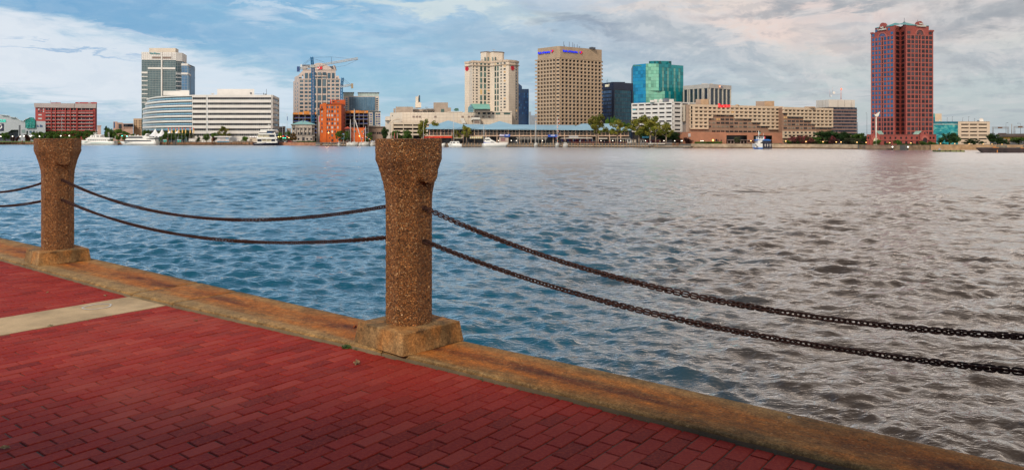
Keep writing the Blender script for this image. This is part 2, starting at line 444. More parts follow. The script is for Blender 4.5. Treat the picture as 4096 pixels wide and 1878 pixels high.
# ------------------------------------------------------------------ promenade, in a frame turned to the quay line
S = 1.45
ES = Vector((.7934, -.6088)); EN = Vector((.6088, .7934)); QA = math.atan2(ES.y, ES.x)
def Q(s, n, z=0.0): p = ES*s+EN*n; return (p.x, p.y, z)
def interp(t, tab):
    if t <= tab[0][0]: return tab[0][1]
    for (a, va), (c, vc) in zip(tab, tab[1:]):
        if t <= c: return va+(vc-va)*(t-a)/(c-a)
    return tab[-1][1]
N_IN = [(-14, 3.73), (-11.3, 3.73), (-7.72, 3.675), (-7.03, 3.70), (-5.06, 3.785), (-3.97, 3.825), (-2.66, 3.857), (6, 3.86)]
N_OUT = [(-13.7, 4.49), (-5, 4.38), (-2.4, 4.40), (0, 4.34), (6, 4.34)]

def brick_mat():
    m = bpy.data.materials.new('red_paving_brick'); m.use_nodes = True; T = NT(m.node_tree); b = T.n['Principled BSDF']
    tc = T.node('ShaderNodeTexCoord'); oi = T.node('ShaderNodeObjectInfo'); g = T.node('ShaderNodeNewGeometry')
    pos = g.outputs['Position']; r = oi.outputs['Random']
    at = T.node('ShaderNodeAttribute', attribute_name='tone').outputs['Fac']
    rr = T.math('FRACT', T.math('ADD', r, T.math('MULTIPLY', at, 1.0)))
    c1 = T.ramp(rr, [(0, (.19,.009,.006)), (.25, (.27,.013,.008)), (.5, (.34,.020,.013)), (.75, (.28,.020,.012)), (1, (.39,.046,.030))])
    big = T.noise(pos, .55, 4, .6)
    c1 = T.mix(T.maprange(big, .50, .70, 0, .35), c1, (.48,.13,.085))
    fine = T.noise(pos, 55, 5, .75)
    c2 = T.mix(T.maprange(fine, .38, .72, 0, .6), c1, (.46,.085,.045))
    c2 = T.mix(T.maprange(fine, .3, .6), T.mix(.25, c1, (.13,.014,.008)), c2)
    sp = T.noise(pos, 240, 3, .7)
    c2 = T.mix(T.maprange(sp, .6, .78, 0, .55), c2, (.09,.012,.01))
    st = T.noise(T.mapping(pos, loc=(9,2,0)), 2.1, 6, .65)
    c2 = T.mix(T.maprange(st, .62, .8, 0, .5), c2, (.13,.045,.035))
    T.val(b.inputs['Base Color'], c2); T.val(b.inputs['Roughness'], T.maprange(fine, .3, .8, .65, .9))
    b.inputs['Specular IOR Level'].default_value = .2
    bn = T.node('ShaderNodeBump'); bn.inputs['Strength'].default_value = .7; bn.inputs['Distance'].default_value = .004
    T.val(bn.inputs['Height'], T.math('ADD', fine, T.math('MULTIPLY', sp, .4))); T.val(b.inputs['Normal'], bn.outputs[0])
    return m
BR = brick_mat()
BW, BLN = .1015, .2032
variants = []
for k in range(7):
    rb = random.Random(k); w, l = BW-.007, BLN-.008
    me = bpy.data.meshes.new('brick'); bm = bmesh.new()
    bmesh.ops.create_cube(bm, size=1.0)
    for v in bm.verts: v.co = Vector((v.co.x*w+rb.uniform(-.0018,.0018), v.co.y*l+rb.uniform(-.002,.002), v.co.z*.05-.025))
    bmesh.ops.bevel(bm, geom=[e for e in bm.edges if e.verts[0].co.z > -.01 or e.verts[1].co.z > -.01], offset=.0045, segments=1, affect='EDGES')
    bm.to_mesh(me); bm.free(); me.materials.append(BR); variants.append(me)
def in_view(p, mrg=60, z=0.0):
    if p[1] < .5: return False
    x = 2048+p[0]/p[1]*F_PX; y = HY+(EYE-z)/p[1]*F_PX
    return -mrg < x < 4096+mrg and y < 1878+mrg
rb = random.Random(5)
def paving(name, s0, s1, label, nback):
    bed = MB(); pts = []
    k = int((s1-s0)/.5)+1
    for i in range(k+1):
        s = s0+(s1-s0)*i/k; pts.append(Q(s, interp(s, N_IN)+.02, -.007))
    for i in range(k):
        a, c = pts[i], pts[i+1]; s_a = s0+(s1-s0)*i/k; s_c = s0+(s1-s0)*(i+1)/k
        d0, d1 = Q(s_a, -9, -.007), Q(s_c, -9, -.007)
        bed.add([d0, d1, c, a, (d0[0],d0[1],-.6), (d1[0],d1[1],-.6), (c[0],c[1],-.6), (a[0],a[1],-.6)], [(0,1,2,3),(0,4,5,1),(1,5,6,2),(2,6,7,3),(3,7,4,0)])
    root = bed.build(name, mat('sand_joint', (.085,.060,.042), .95, .6, 5), None, Q((s0+s1)/2, 0, 0)); tag(root, label, kind='structure')
    o = ORG[root.name]; items = []
    nc = int(round((s1-s0)/BW)); cw = (s1-s0)/nc
    for c in range(nc):
        s = s0+(c+.5)*cw; top = interp(s, N_IN)-.004
        half = (c % 2) == 0; n = top; first = True
        off = rb.uniform(-.012, .012)
        while n > -5.5:
            l = BLN/2+off if (first and half) else BLN+rb.uniform(-.002,.002)
            if first and not half: l = BLN+off*.5
            first = False
            ctr = n-l/2; n -= l
            if ctr < -4.2: break
            items.append((s, ctr, l))
    vis = [t for t in items if in_view(Q(t[0], t[1])) or in_view(Q(t[0]-.1, t[1]-.15)) or in_view(Q(t[0]+.1, t[1]+.1))]
    hid = [t for t in items if t not in set(vis)]
    vis.sort(key=lambda t: Vector(Q(t[0], t[1])).length)
    near, far = vis[:300], vis[300:]+hid
    for s, n, l in near:
        ob = bpy.data.objects.new('brick', rb.choice(variants)); COL.objects.link(ob); ob.parent = root
        p = Q(s, n); ob.location = (p[0]-o.x, p[1]-o.y, rb.uniform(-.0022, .0022)-o.z)
        ob.rotation_euler = (rb.uniform(-.008,.008), rb.uniform(-.012,.012), QA+rb.uniform(-.008,.008)); ob.scale = (cw/BW, l/BLN, 1)
    if far:
        vs, fs, tones = [], [], []
        for s, n, l in far:
            me = rb.choice(variants); M = Matrix.Translation(Vector(Q(s, n, rb.uniform(-.0022,.0022)))-o) @ Matrix.Rotation(QA+rb.uniform(-.008,.008), 4, 'Z') @ Matrix.Rotation(rb.uniform(-.01,.01), 4, 'Y') @ Matrix.Diagonal((cw/BW, l/BLN, 1, 1))
            bi = len(vs); vs.extend([tuple(M @ v.co) for v in me.vertices]); t = rb.random()
            tones.extend([t]*len(me.vertices)); fs.extend([[bi+i for i in p.vertices] for p in me.polygons])
        me = bpy.data.meshes.new('brick_field'); me.from_pydata(vs, [], fs); me.materials.append(BR)
        a = me.attributes.new('tone', 'FLOAT', 'POINT'); a.data.foreach_set('value', tones)
        ob = bpy.data.objects.new('brick_field', me); COL.objects.link(ob); ob.parent = root; tag(ob, kind='stuff')
    return root
paving('brick_promenade', -7.03, 4.2, 'red brick paving in running bond', -5)
paving('brick_promenade', -14.0, -7.72, 'red brick paving beyond the concrete band', -5)
# pale concrete band across the promenade
def concrete(name, base, stain=None, bscale=160, bstr=.5, pits=True, var=.25):
    m = bpy.data.materials.new(name); m.use_nodes = True; T = NT(m.node_tree); b = T.n['Principled BSDF']
    oc = T.node('ShaderNodeTexCoord').outputs['Object']
    n = T.noise(oc, 2.2, 7, .65); f = T.noise(oc, bscale, 4, .7)
    c = T.mix(T.maprange(n, .3, .7), tuple(q*(1-var) for q in base), tuple(q*(1+var) for q in base))
    c = T.mix(T.maprange(f, .5, .72, 0, .55), c, tuple(q*.45 for q in base))
    c = T.mix(T.maprange(T.noise(T.mapping(oc, loc=(5,5,5)), bscale*.8, 3, .6), .6, .75, 0, .6), c, tuple(min(1, q*1.8) for q in base))
    if stain:
        c = stain(T, oc, c)
        mt = T.noise(T.mapping(oc, loc=(2,4,1)), 13, 10, .86); c = T.mix(1, c, T.ramp(mt, [(.34, .45), (.5, 1.0), (.66, 1.65)]), 'MULTIPLY')
        m2 = T.noise(T.mapping(oc, loc=(6,1,3)), 70, 4, .8); c = T.mix(1, c, T.ramp(m2, [(.36, .6), (.5, 1.0), (.64, 1.4)]), 'MULTIPLY')
    T.val(b.inputs['Base Color'], c); b.inputs['Roughness'].default_value = .82; b.inputs['Specular IOR Level'].default_value = .3
    bn = T.node('ShaderNodeBump'); bn.inputs['Strength'].default_value = bstr; bn.inputs['Distance'].default_value = .006
    T.val(bn.inputs['Height'], T.math('ADD', T.noise(oc, 60, 5, .7), T.math('MULTIPLY', f, .5))); T.val(b.inputs['Normal'], bn.outputs[0])
    return m
cb = MB(); q = [Q(-7.715, -9), Q(-7.04, -9), Q(-7.04, interp(-7.03, N_IN)-.003), Q(-7.715, interp(-7.72, N_IN)-.003)]
cb.hexa([(a[0],a[1],-.6) for a in q]+[(a[0],a[1],.002) for a in q])
band = tag(cb.build('concrete_pavement_band', concrete('pale_concrete', (.50,.36,.20), bstr=.35), None, Q(-7.37, 0, 0)), 'pale concrete band between the brick fields', kind='structure')
# chalk ring on the band
ring = MB(); c0 = Vector((X(388, EYE*F_PX/(1227-HY)), EYE*F_PX/(1227-HY))); K = 48
for i in range(K):
    a0, a1 = 2*math.pi*i/K, 2*math.pi*(i+1)/K
    if 8 < i < 10: continue
    r0 = .118+.004*math.sin(5*a0); w = .0075
    pts = []
    for a, r in ((a0, r0-w), (a1, r0-w), (a1, r0+w), (a0, r0+w)):
        pp = c0+ES*(math.cos(a)*r*.95)+EN*(math.sin(a)*r*1.02); pts.append((pp.x, pp.y, .0065))
    ring.add(pts, [(0,1,2,3)])
ring.build('chalk_ring', mat('white_chalk', (.62,.60,.55), .95, .2, 30), band)

# kerb of concrete coping blocks with a rust stain running along it
def rust(T, oc, c):
    x, y, z = T.sep(oc)           # x runs along the quay, y across it
    wob = T.math('MULTIPLY', T.math('SUBTRACT', T.noise(T.mapping(oc, sc=(.5,.5,.5)), 1.5, 5, .6), .5), .34)
    yy = T.math('ADD', y, wob)
    g = T.noise(T.mapping(oc, loc=(3,0,0), sc=(.35,2.6,1)), 2.6, 7, .68)
    topf = T.maprange(z, -.012, -.004)
    hf = T.noise(T.mapping(oc, sc=(.7,1,1)), 17, 8, .8); wob = T.math('ADD', wob, T.math('MULTIPLY', T.math('SUBTRACT', hf, .5), .26))
    wide = T.math('MULTIPLY', T.maprange(T.math('ABSOLUTE', T.math('ADD', yy, .03)), .30, .08), T.maprange(hf, .28, .55, .45, 1))
    c = T.mix(T.math('MULTIPLY', T.math('MULTIPLY', wide, T.maprange(g, .25, .6)), T.math('MULTIPLY', topf, .92)), c, (.46,.125,.010))
    w2 = T.noise(T.mapping(oc, loc=(8,0,0), sc=(.6,3,1)), 1.7, 6, .65)
    c = T.mix(T.math('MULTIPLY', T.math('MULTIPLY', wide, T.maprange(w2, .5, .72)), T.math('MULTIPLY', topf, .7)), c, (.56,.19,.022))
    nar = T.math('MULTIPLY', T.maprange(T.math('ABSOLUTE', T.math('ADD', yy, .02)), .12, .02), T.maprange(hf, .3, .52, .35, 1))
    g2 = T.noise(T.mapping(oc, loc=(1,1,0), sc=(.5,1.5,1)), 1.3, 6, .6)
    c = T.mix(T.math('MULTIPLY', T.math('MULTIPLY', nar, T.maprange(g2, .34, .60)), topf), c, (.085,.015,.006))
    dk = T.noise(T.mapping(oc, sc=(1,2,1)), 9, 8, .8)
    c = T.mix(T.maprange(dk, .50, .68, 0, .6), c, (.06,.035,.018))
    sp = T.noise(oc, 46, 4, .8); c = T.mix(T.maprange(sp, .55, .7, 0, .5), c, (.10,.055,.02)); c = T.mix(T.maprange(T.noise(T.mapping(oc, loc=(9,9,9)), 40, 4, .8), .57, .7, 0, .5), c, (.60,.40,.18))
    # crumbs of the aggregate and a paler worn arris on the land side
    c = T.mix(T.math('MULTIPLY', T.maprange(y, -.22, -.27), T.math('MULTIPLY', topf, .4)), c, (.36,.24,.11))
    return c
KM = concrete('rusted_coping_concrete', (.26,.145,.048), rust, 130, 1.0, var=.55)
KM2 = concrete('worn_kerb_face', (.22,.17,.10), None, 110, .9)
kerb = thing('kerb', 'rust stained concrete kerb along the edge of the quay', 'kerb', Q(-4, 4.1, 0))
kerb['kind'] = 'structure'; del kerb['category']
joints = [-14.0, -10.49, -7.68, -6.93, -4.15, 1.9, 6.0]
KH = .041
for j, (a, c) in enumerate(zip(joints, joints[1:])):
    a += .004; c -= .004; bm = bmesh.new(); K = max(4, int((c-a)/.06)); rows = []
    so = (a+c)/2; org = Vector(Q(so, 4.12, KH))
    rk = random.Random(j)
    for i in range(K+1):
        s = a+(c-a)*i/K; ni, no = interp(s, N_IN), interp(s, N_OUT)
        e = .010+.006*noise.noise(Vector((s*3, 1, j))); wv = .004*noise.noise(Vector((s*8, 5, j)))
        endd = .006 if i in (0, K) else 0
        prof = [(ni, -.30), (ni+wv, KH-.020-endd-abs(wv)), (ni+e*1.6, KH-.003-endd)]
        for t in (.15, .3, .45, .6, .75, .9):
            prof.append((ni+(no-ni)*t, KH-endd-.002*abs(noise.noise(Vector((s*2, t*4, 0))))-.004*math.exp(-((t-.5)/.15)**2)))
        prof += [(no-.012, KH-.002-endd), (no, KH-.014-endd), (no, -3.0 if False else -.35)]
        rows.append([bm.verts.new((s-so, n-4.12, z-KH)) for n, z in prof])
    for r0, r1 in zip(rows, rows[1:]):
        for k in range(len(r0)-1):
            f = bm.faces.new((r0[k], r1[k], r1[k+1], r0[k+1])); f.smooth = k not in (0,)
            f.material_index = 1 if k == 0 else 0
    for r0 in (rows[0], rows[-1]): bm.faces.new(r0)
    bmesh.ops.recalc_face_normals(bm, faces=bm.faces)
    me = bpy.data.meshes.new('coping_block'); bm.to_mesh(me); bm.free(); me.materials.append(KM); me.materials.append(KM2)
    ob = bpy.data.objects.new('coping_block', me); COL.objects.link(ob); ob.parent = kerb
    ob.location = org-ORG[kerb.name]; ob.rotation_euler = (0,0,QA)
# sheet of the quay below the coping, and the ground under the promenade
qw = MB(); p = [Q(-60, -40), Q(60, -40), Q(60, 4.30), Q(-60, 4.30)]
qw.hexa([(a[0],a[1],WATER-1) for a in p]+[(a[0],a[1],-.31) for a in p])
tag(qw.build('quay_wall', mat('quay_concrete', (.25,.2,.14), .9, .3, 1.5)), 'concrete wall of the near quay', kind='structure')
ql = MB()
for s0, s1, na, nb in ((-60, -14.01, -40, 4.45), (6.01, 60, -40, 4.3), (-14, 6, -40, -9.01)):
    p = [Q(s0, na), Q(s1, na), Q(s1, nb), Q(s0, nb)]; ql.hexa([(a[0],a[1],-.3) for a in p]+[(a[0],a[1],-.004) for a in p])
tag(ql.build('quay_pavement', mat('far_brick_paving', (.26,.045,.035), .85, .3, 8)), 'red paving of the quay beyond the frame', kind='structure')

# ------------------------------------------------------------------ bollards of exposed aggregate
def pebble_mat():
    m = bpy.data.materials.new('exposed_aggregate'); m.use_nodes = True; T = NT(m.node_tree); b = T.n['Principled BSDF']
    oc = T.node('ShaderNodeTexCoord').outputs['Object']
    w = T.node('ShaderNodeVectorMath', operation='ADD'); T.val(w.inputs[0], oc)
    nn = T.node('ShaderNodeTexNoise'); T.val(nn.inputs['Vector'], oc); nn.inputs['Scale'].default_value = 60
    sc = T.node('ShaderNodeVectorMath', operation='SCALE'); T.val(sc.inputs[0], nn.outputs['Color']); sc.inputs['Scale'].default_value = .008
    T.val(w.inputs[1], sc.outputs[0])
    def vor(scale, feat):
        v = T.node('ShaderNodeTexVoronoi', feature=feat); T.val(v.inputs['Vector'], w.outputs[0]); v.inputs['Scale'].default_value = scale; return v
    v1 = vor(98, 'F1'); e1 = vor(98, 'DISTANCE_TO_EDGE')
    r = T.sep(v1.outputs['Color'])
    peb = T.ramp(r[0], [(0, (.07,.036,.018)), (.12, (.24,.11,.042)), (.34, (.42,.20,.065)), (.52, (.32,.155,.06)), (.68, (.54,.28,.10)), (.80, (.48,.19,.06)), (.92, (.60,.38,.18)), (1, (.72,.54,.34))])
    peb = T.mix(1, peb, T.ramp(r[1], [(0, .75), (1, 1.3)]), 'MULTIPLY')
    gap = T.maprange(e1.outputs['Distance'], .02, .16)
    c = T.mix(gap, (.075,.036,.016), T.mix(1, peb, (1.25,1.08,.9), 'MULTIPLY'))
    big = T.noise(oc, 3.5, 4, .6)
    c = T.mix(T.maprange(big, .5, .75, 0, .45), c, (.045,.024,.014))
    T.val(b.inputs['Base Color'], c); b.inputs['Roughness'].default_value = .62; b.inputs['Specular IOR Level'].default_value = .4
    bn = T.node('ShaderNodeBump'); bn.inputs['Strength'].default_value = 1.0; bn.inputs['Distance'].default_value = .007
    h = T.math('ADD', T.maprange(e1.outputs['Distance'], 0, .35), T.math('MULTIPLY', r[2], .5))
    T.val(bn.inputs['Height'], h); T.val(b.inputs['Normal'], bn.outputs[0])
    return m
PM = pebble_mat()
def foot_stain(T, oc, c):
    x, y, z = T.sep(oc)
    n = T.noise(T.mapping(oc, sc=(1,1,.5)), 3.2, 6, .65)
    c = T.mix(T.maprange(n, .45, .65, 0, .7), c, (.42,.16,.03))
    n2 = T.noise(T.mapping(oc, loc=(3,3,3)), 4.5, 6, .7)
    return T.mix(T.maprange(n2, .52, .66, 0, .8), c, (.05,.032,.016))
FM = concrete('bollard_foot_concrete', (.28,.17,.07), foot_stain, 120, 1.0, var=.6)
RM = mat('rusty_iron', (.055,.021,.014), .75, .5, 30, metal=.35, bump=.8, bscale=90)
BH = EYE-.004; FZ = KH+.001
FTOP = KH+.158
H1, H2 = .835/.98, 0
# heights of the two chains above the brick, measured from the eye down
ZA, ZB = EYE-.365*S, EYE-.538*S
def oct_r(theta, r, ch):       # radius of a chamfered square / octagon in direction theta
    th = (theta+math.pi/8) % (math.pi/4) - math.pi/8
    return r*math.cos(0)/math.cos(th)
def make_bollard():
    root = thing('stone_bollard', 'pebble-faced stone bollard', 'bollard', (0,0,0))
    # shaft, built upright at the origin: local x = along the quay
    bm = bmesh.new(); SEG, RO = 176, 250; z0, z1 = FTOP-.004, BH
    r_sh, r_cap = .1765, .255
    ring = []
    for j in range(RO+1):
        z = z0+(z1-z0)*j/RO; dt = z1-z
        if dt < .155: r = r_cap
        elif dt < .50:
            t = (dt-.155)/.345; r = r_cap+(r_sh-r_cap)*(1-(1-t)**1.75)
        else: r = r_sh
        row = []
        for k in range(SEG):
            a = 2*math.pi*k/SEG; rr = r/ (math.cos(((a+math.pi/8)%(math.pi/4))-math.pi/8)) * .975
            rr = min(rr, r*1.035)
            p = Vector((rr*math.cos(a), rr*math.sin(a), z))
            # lug on the +x and -x faces, rounded at its foot
            for sg in (1, -1):
                la = math.atan2(p.y, p.x*sg)
                yy = r_cap*1.0*math.sin(la)
                if p.x*sg > 0 and abs(p.y) < .082 and dt < .34:
                    hh = .338-.06*(abs(p.y)/.082)**3
                    if dt < hh:
                        ex = max(p.x*sg, r_cap*.965)
                        p.x = sg*ex
            d = noise.noise(p*70)*.0035+noise.noise(p*24)*.003
            n = Vector((math.cos(a), math.sin(a), 0)); p += n*d
            if j == RO: p.z += noise.noise(p*60)*.003
            row.append(bm.verts.new(p))
        ring.append(row)
    for j in range(RO):
        for k in range(SEG):
            f = bm.faces.new((ring[j][k], ring[j][(k+1)%SEG], ring[j+1][(k+1)%SEG], ring[j+1][k])); f.smooth = True
    c = bm.verts.new((0,0,z1+.002))
    for k in range(SEG): bm.faces.new((ring[RO][k], ring[RO][(k+1)%SEG], c))
    me = bpy.data.meshes.new('shaft'); bm.to_mesh(me); bm.free(); me.materials.append(PM)
    ob = bpy.data.objects.new('shaft', me); COL.objects.link(ob); ob.parent = root
    # foot: low truncated pyramid
    bm = bmesh.new(); G = 14; T0, T1 = FZ, FTOP; hb, ht = .304, .279
    def fp(u, v, w):
        h = hb+(ht-hb)*w
        return Vector((u*h, v*h, T0+(T1-T0)*w))
    bmesh.ops.create_cube(bm, size=2)
    bmesh.ops.subdivide_edges(bm, edges=bm.edges[:], cuts=G, use_grid_fill=True)
    for v in bm.verts:
        p = fp(v.co.x, v.co.y, (v.co.z+1)/2)
        e = sum(1 for q in (abs(v.co.x), abs(v.co.y)) if q > .99)+(1 if v.co.z > .99 else 0)
        if e >= 2:
            p.x *= .982 if abs(v.co.x) > .99 else 1; p.y *= .982 if abs(v.co.y) > .99 else 1
            if v.co.z > .99: p.z -= .006
        p += Vector((noise.noise(p*9), noise.noise(p*9+Vector((7,0,0))), noise.noise(p*9+Vector((0,7,0)))*.6))*.004
        v.co = p
    for f in bm.faces: f.smooth = False
    me = bpy.data.meshes.new('foot'); bm.to_mesh(me); bm.free(); me.materials.append(FM)
    ob = bpy.data.objects.new('foot', me); COL.objects.link(ob); ob.parent = root
    for sg in (1, -1):
        for z in (ZA, ZB):
            b = MB(); ROT = 16
            b.tube((sg*.165, 0, z), (sg*.186, 0, z), .020, .017, 10)
            for i in range(ROT):          # eye of the anchor
                a0, a1 = math.pi*2*i/ROT, math.pi*2*(i+1)/ROT
                b.tube((sg*(.197+.017*math.cos(a0)), 0, z+.017*math.sin(a0)), (sg*(.197+.017*math.cos(a1)), 0, z+.017*math.sin(a1)), .0058, None, 7)
            b.build('chain_eye', RM, root)
    return root
bol = make_bollard()
S0, SN = -2.829*S, 2.790*S
SPAN = 4.2*S
S0, SN = -4.165, 4.12
bol.location = Q(S0, SN); bol.rotation_euler = (0, 0, R(-43))
bol['label'] = 'stone bollard nearest the camera, at the middle of the quay edge'; bol['group'] = 'stone bollards along the quay'
BP = {0: (S0, SN)}
for k, lb in ((-1, 'smaller-looking stone bollard at the left, further along the quay'), (-2, 'stone bollard beyond the left edge of the view'), (1, 'stone bollard beyond the right edge of the view')):
    s, n = S0+SPAN*k, SN-(.06*S if k == -1 else .05*S*0)
    if k == -1: s, n = -10.49, 4.09
    if k == -2: s, n = -10.49-SPAN, 4.10
    BP[k] = (s, n)
    copy_tree(bol, Q(s, n), R(-43), None, lb, 'stone bollards along the quay')

# chain links
def link_mesh():
    b = MB(); L, Wd, r = .0275, .0118, .0043     # straight half pitch, centre line half width, wire radius
    pts = []
    hl = (.0275+.0086)/2 - Wd/1.0*.55
    for i in range(9): a = -math.pi/2+math.pi*i/8; pts.append((hl+Wd*math.cos(a), Wd*math.sin(a)))
    for i in range(9): a = math.pi/2+math.pi*i/8; pts.append((-hl+Wd*math.cos(a), Wd*math.sin(a)))
    n = len(pts); seg = 6; vs = []
    for i, (x, y) in enumerate(pts):
        tx = pts[(i+1)%n][0]-pts[i-1][0]; ty = pts[(i+1)%n][1]-pts[i-1][1]; l = math.hypot(tx, ty); nx, ny = ty/l, -tx/l
        for k in range(seg): a = 2*math.pi*k/seg; vs.append((x+nx*r*math.cos(a), y+ny*r*math.cos(a), r*math.sin(a)))
    fs = [(i*seg+k, ((i+1)%n)*seg+k, ((i+1)%n)*seg+(k+1)%seg, i*seg+(k+1)%seg) for i in range(n) for k in range(seg)]
    b.add(vs, fs, 0, True)
    me = bpy.data.meshes.new('chain_link'); me.from_pydata(b.v, [], b.f); me.polygons.foreach_set('use_smooth', [True]*len(b.f)); me.materials.append(RM); me.update()
    return me
LM = link_mesh(); PITCH = .0275
def chain(ka, kb, z, sag, label, thick=1.2, twist=.0, skew=0.0):
    (sa, na), (sb, nb) = BP[ka], BP[kb]
    rot = R(-43); ax = Vector((math.cos(rot), math.sin(rot)))
    A = Vector(Q(sa, na, z))+Vector((ax.x*.204, ax.y*.204, 0)); B = Vector(Q(sb, nb, z))-Vector((ax.x*.204, ax.y*.204, 0))
    root = thing('chain', label, 'chain', tuple(A), 'rusty chains slung between the bollards')
    def pt(t): p = A.lerp(B, t); p.z -= sag*4*t*(1-t); return p
    N = 2000; cum = [0]; prev = pt(0)
    for i in range(1, N+1): q = pt(i/N); cum.append(cum[-1]+(q-prev).length); prev = q
    n = int(round(cum[-1]/PITCH)); step = cum[-1]/n; j = 0
    for i in range(n):
        target = (i+.5)*step
        while cum[j] < target: j += 1
        t = j/N; p = pt(t); d = (pt(min(1, t+.002))-pt(max(0, t-.002))).normalized()
        q = d.to_track_quat('X', 'Z').to_matrix().to_4x4()
        phi = (math.pi/2 if i % 2 else 0)+twist+.9*math.sin(t*7+ka*2+z*9)+random.uniform(-.12,.12)
        ob = bpy.data.objects.new('link', LM); COL.objects.link(ob); ob.parent = root
        ob.matrix_local = Matrix.Translation(p-A) @ q @ Matrix.Rotation(phi, 4, 'X') @ Matrix.Diagonal((1.06*step/PITCH, thick, thick, 1))
chain(-1, 0, ZA, .19*S, 'upper rusty chain sagging between the two bollards in view')
chain(-1, 0, ZB, .155*S, 'lower rusty chain sagging between the two bollards in view')
chain(0, 1, ZA, .285*S, 'upper rusty chain running from the middle bollard out to the right')
chain(0, 1, ZB, .215*S, 'lower rusty chain running from the middle bollard out to the right')
chain(-2, -1, ZA, .20*S, 'upper rusty chain left of the left-hand bollard')
chain(-2, -1, ZB, .16*S, 'lower rusty chain left of the left-hand bollard')

# litter and weeds on the promenade
def ground_pt(x, y, z=0.0): D = (EYE-z)*F_PX/(y-HY); return Vector((X(x, D), D, z))
def leaf(x, y, z, size, color, label, curl=.5, seed=0):
    rl = random.Random(seed); p = ground_pt(x, y, z); bm = bmesh.new(); K = 14; rows = []
    c = bm.verts.new((0, 0, size*.18)); ringv = []
    for i in range(K):
        a = 2*math.pi*i/K; r = size*(.55+.45*abs(math.cos(a*2.5)))*rl.uniform(.8,1.15)
        ringv.append(bm.verts.new((r*math.cos(a), r*.75*math.sin(a), size*(.05+curl*rl.uniform(0,.6)))))
    for i in range(K): bm.faces.new((c, ringv[i], ringv[(i+1)%K]))
    r2 = bmesh.ops.solidify(bm, geom=bm.faces[:], thickness=.0012)
    me = bpy.data.meshes.new('fallen_leaf'); bm.to_mesh(me); bm.free(); me.materials.append(mat('leaf_'+'_'.join(str(int(v*100)) for v in color), color, .8, .4, 40))
    ob = bpy.data.objects.new('fallen_leaf', me); COL.objects.link(ob); ob.location = p; ob.rotation_euler = (rl.uniform(-.3,.3), rl.uniform(-.3,.3), rl.uniform(0,6)); tag(ob, label, 'leaf')
leaf(1425, 1308, KH, .035, (.42,.10,.02), 'curled orange leaf on the kerb left of the middle bollard foot', 1.0, 1)
leaf(1428, 1452, .004, .035, (.38,.25,.13), 'dry tan leaf on the bricks below the middle bollard foot', .7, 2)
leaf(1120, 1322, .004, .018, (.45,.38,.28), 'small pale leaf on the bricks beside the kerb', .5, 3)
leaf(420, 1182, .004, .024, (.48,.36,.20), 'small tan leaf on the bricks beyond the concrete band', .8, 4)
leaf(334, 1206, .004, .020, (.42,.30,.18), 'smaller tan leaf on the bricks near the concrete band', .6, 5)
leaf(20, 1790, .004, .028, (.40,.28,.13), 'dry leaf on the bricks at the bottom left', .5, 6)
leaf(3158, 1668, KH, .018, (.55,.50,.42), 'pale scrap of leaf on the kerb at the right', .2, 7)
leaf(3460, 1756, KH, .013, (.55,.30,.10), 'tiny orange leaf on the rust stain at the right', .4, 8)
leaf(190, 1168, .004, .020, (.40,.30,.12), 'yellowed leaf on the far bricks at the left', .4, 9)
def weed(x, y, size, nb, label, seed, col=(.05,.13,.02)):
    rl = random.Random(seed); p = ground_pt(x, y, 0); b = MB()
    for i in range(nb):
        a = rl.uniform(0, 6.28); r = size*rl.random()**.6; h = size*rl.uniform(.1,.9)*(1-r/size*.5)
        c = p+Vector((r*math.cos(a), r*math.sin(a)*.8, h)); s = size*rl.uniform(.10,.22)
        u = Vector((rl.uniform(-1,1), rl.uniform(-1,1), rl.uniform(-.3,.8))).normalized(); v = u.cross(Vector((rl.uniform(-1,1), rl.uniform(-1,1), 1))).normalized()
        b.add([c-u*s, c-v*s*.5, c+u*s, c+v*s*.5], [(0,1,2,3)])
        if i % 3 == 0: b.tube(p+Vector((r*.3*math.cos(a), r*.3*math.sin(a), -.005)), c, size*.012, None, 4)
    tag(b.build('weed', mat('weed_green', col, .7, .5, 30), None, p, False), label, 'weed')
weed(1388, 1392, .040, 170, 'bushy green weed in the joint beside the middle bollard foot', 1)
weed(1425, 1398, .022, 40, 'low green weed running along the kerb beside the middle bollard foot', 2)
weed(275, 1116, .026, 60, 'small green weed at the foot of the kerb at the far left', 3, (.08,.16,.03))
weed(200, 1303, .022, 50, 'small yellow-green weed at the near edge of the concrete band', 4, (.12,.17,.03))
weed(782, 1283, .018, 40, 'small weed in the brick joints right of the concrete band', 5, (.12,.15,.04))
weed(1925, 1518, .014, 40, 'tiny weed where the bricks meet the kerb right of the middle bollard', 6, (.06,.11,.03))

# ------------------------------------------------------------------ added unseen building and porch behind the viewer, put there to shade the near paving
bd_w = mat('warm_brown_brick', (.22,.10,.06), .9, .2, .6); pw_ = mat('painted_porch_timber', (.12,.10,.085), .7, .15, 2)
rt = thing('brick_building', 'brown brick waterfront building with a covered porch behind the viewer', 'building', (0,-6,0))
b = MB(); b.box(-34, 34, -14, -3.0, -.02, 5.0); b.build('wall', bd_w, rt)
b = MB(); b.box(-34.3, 34.3, -14.2, -2.75, 5.0, 5.3); b.build('cornice', mat('cream_cornice_far', (.5,.44,.36), .8), rt)
b = MB(); b.hexa([(-34,-2.99,2.78),(34,-2.99,2.78),(34,1.25,2.70),(-34,1.25,2.70),(-34,-2.99,3.3),(34,-2.99,3.3),(34,1.25,2.82),(-34,1.25,2.82)]); b.build('porch_roof', pw_, rt)
for i in range(12):
    b = MB(); x = -30.25+5.5*i; b.box(x-.08, x+.08, 1.0, 1.16, -.02, 2.69); b.build('porch_post', pw_, rt)
for i in range(17):
    b = MB(); x = -32+4*i; b.box(x-.7, x+.7, -3.02, -2.9, 1.0 if i % 4 else .02, 2.5); b.build('window' if i % 4 else 'door', mat('dark_shop_glass', (.03,.035,.04), .15), rt)
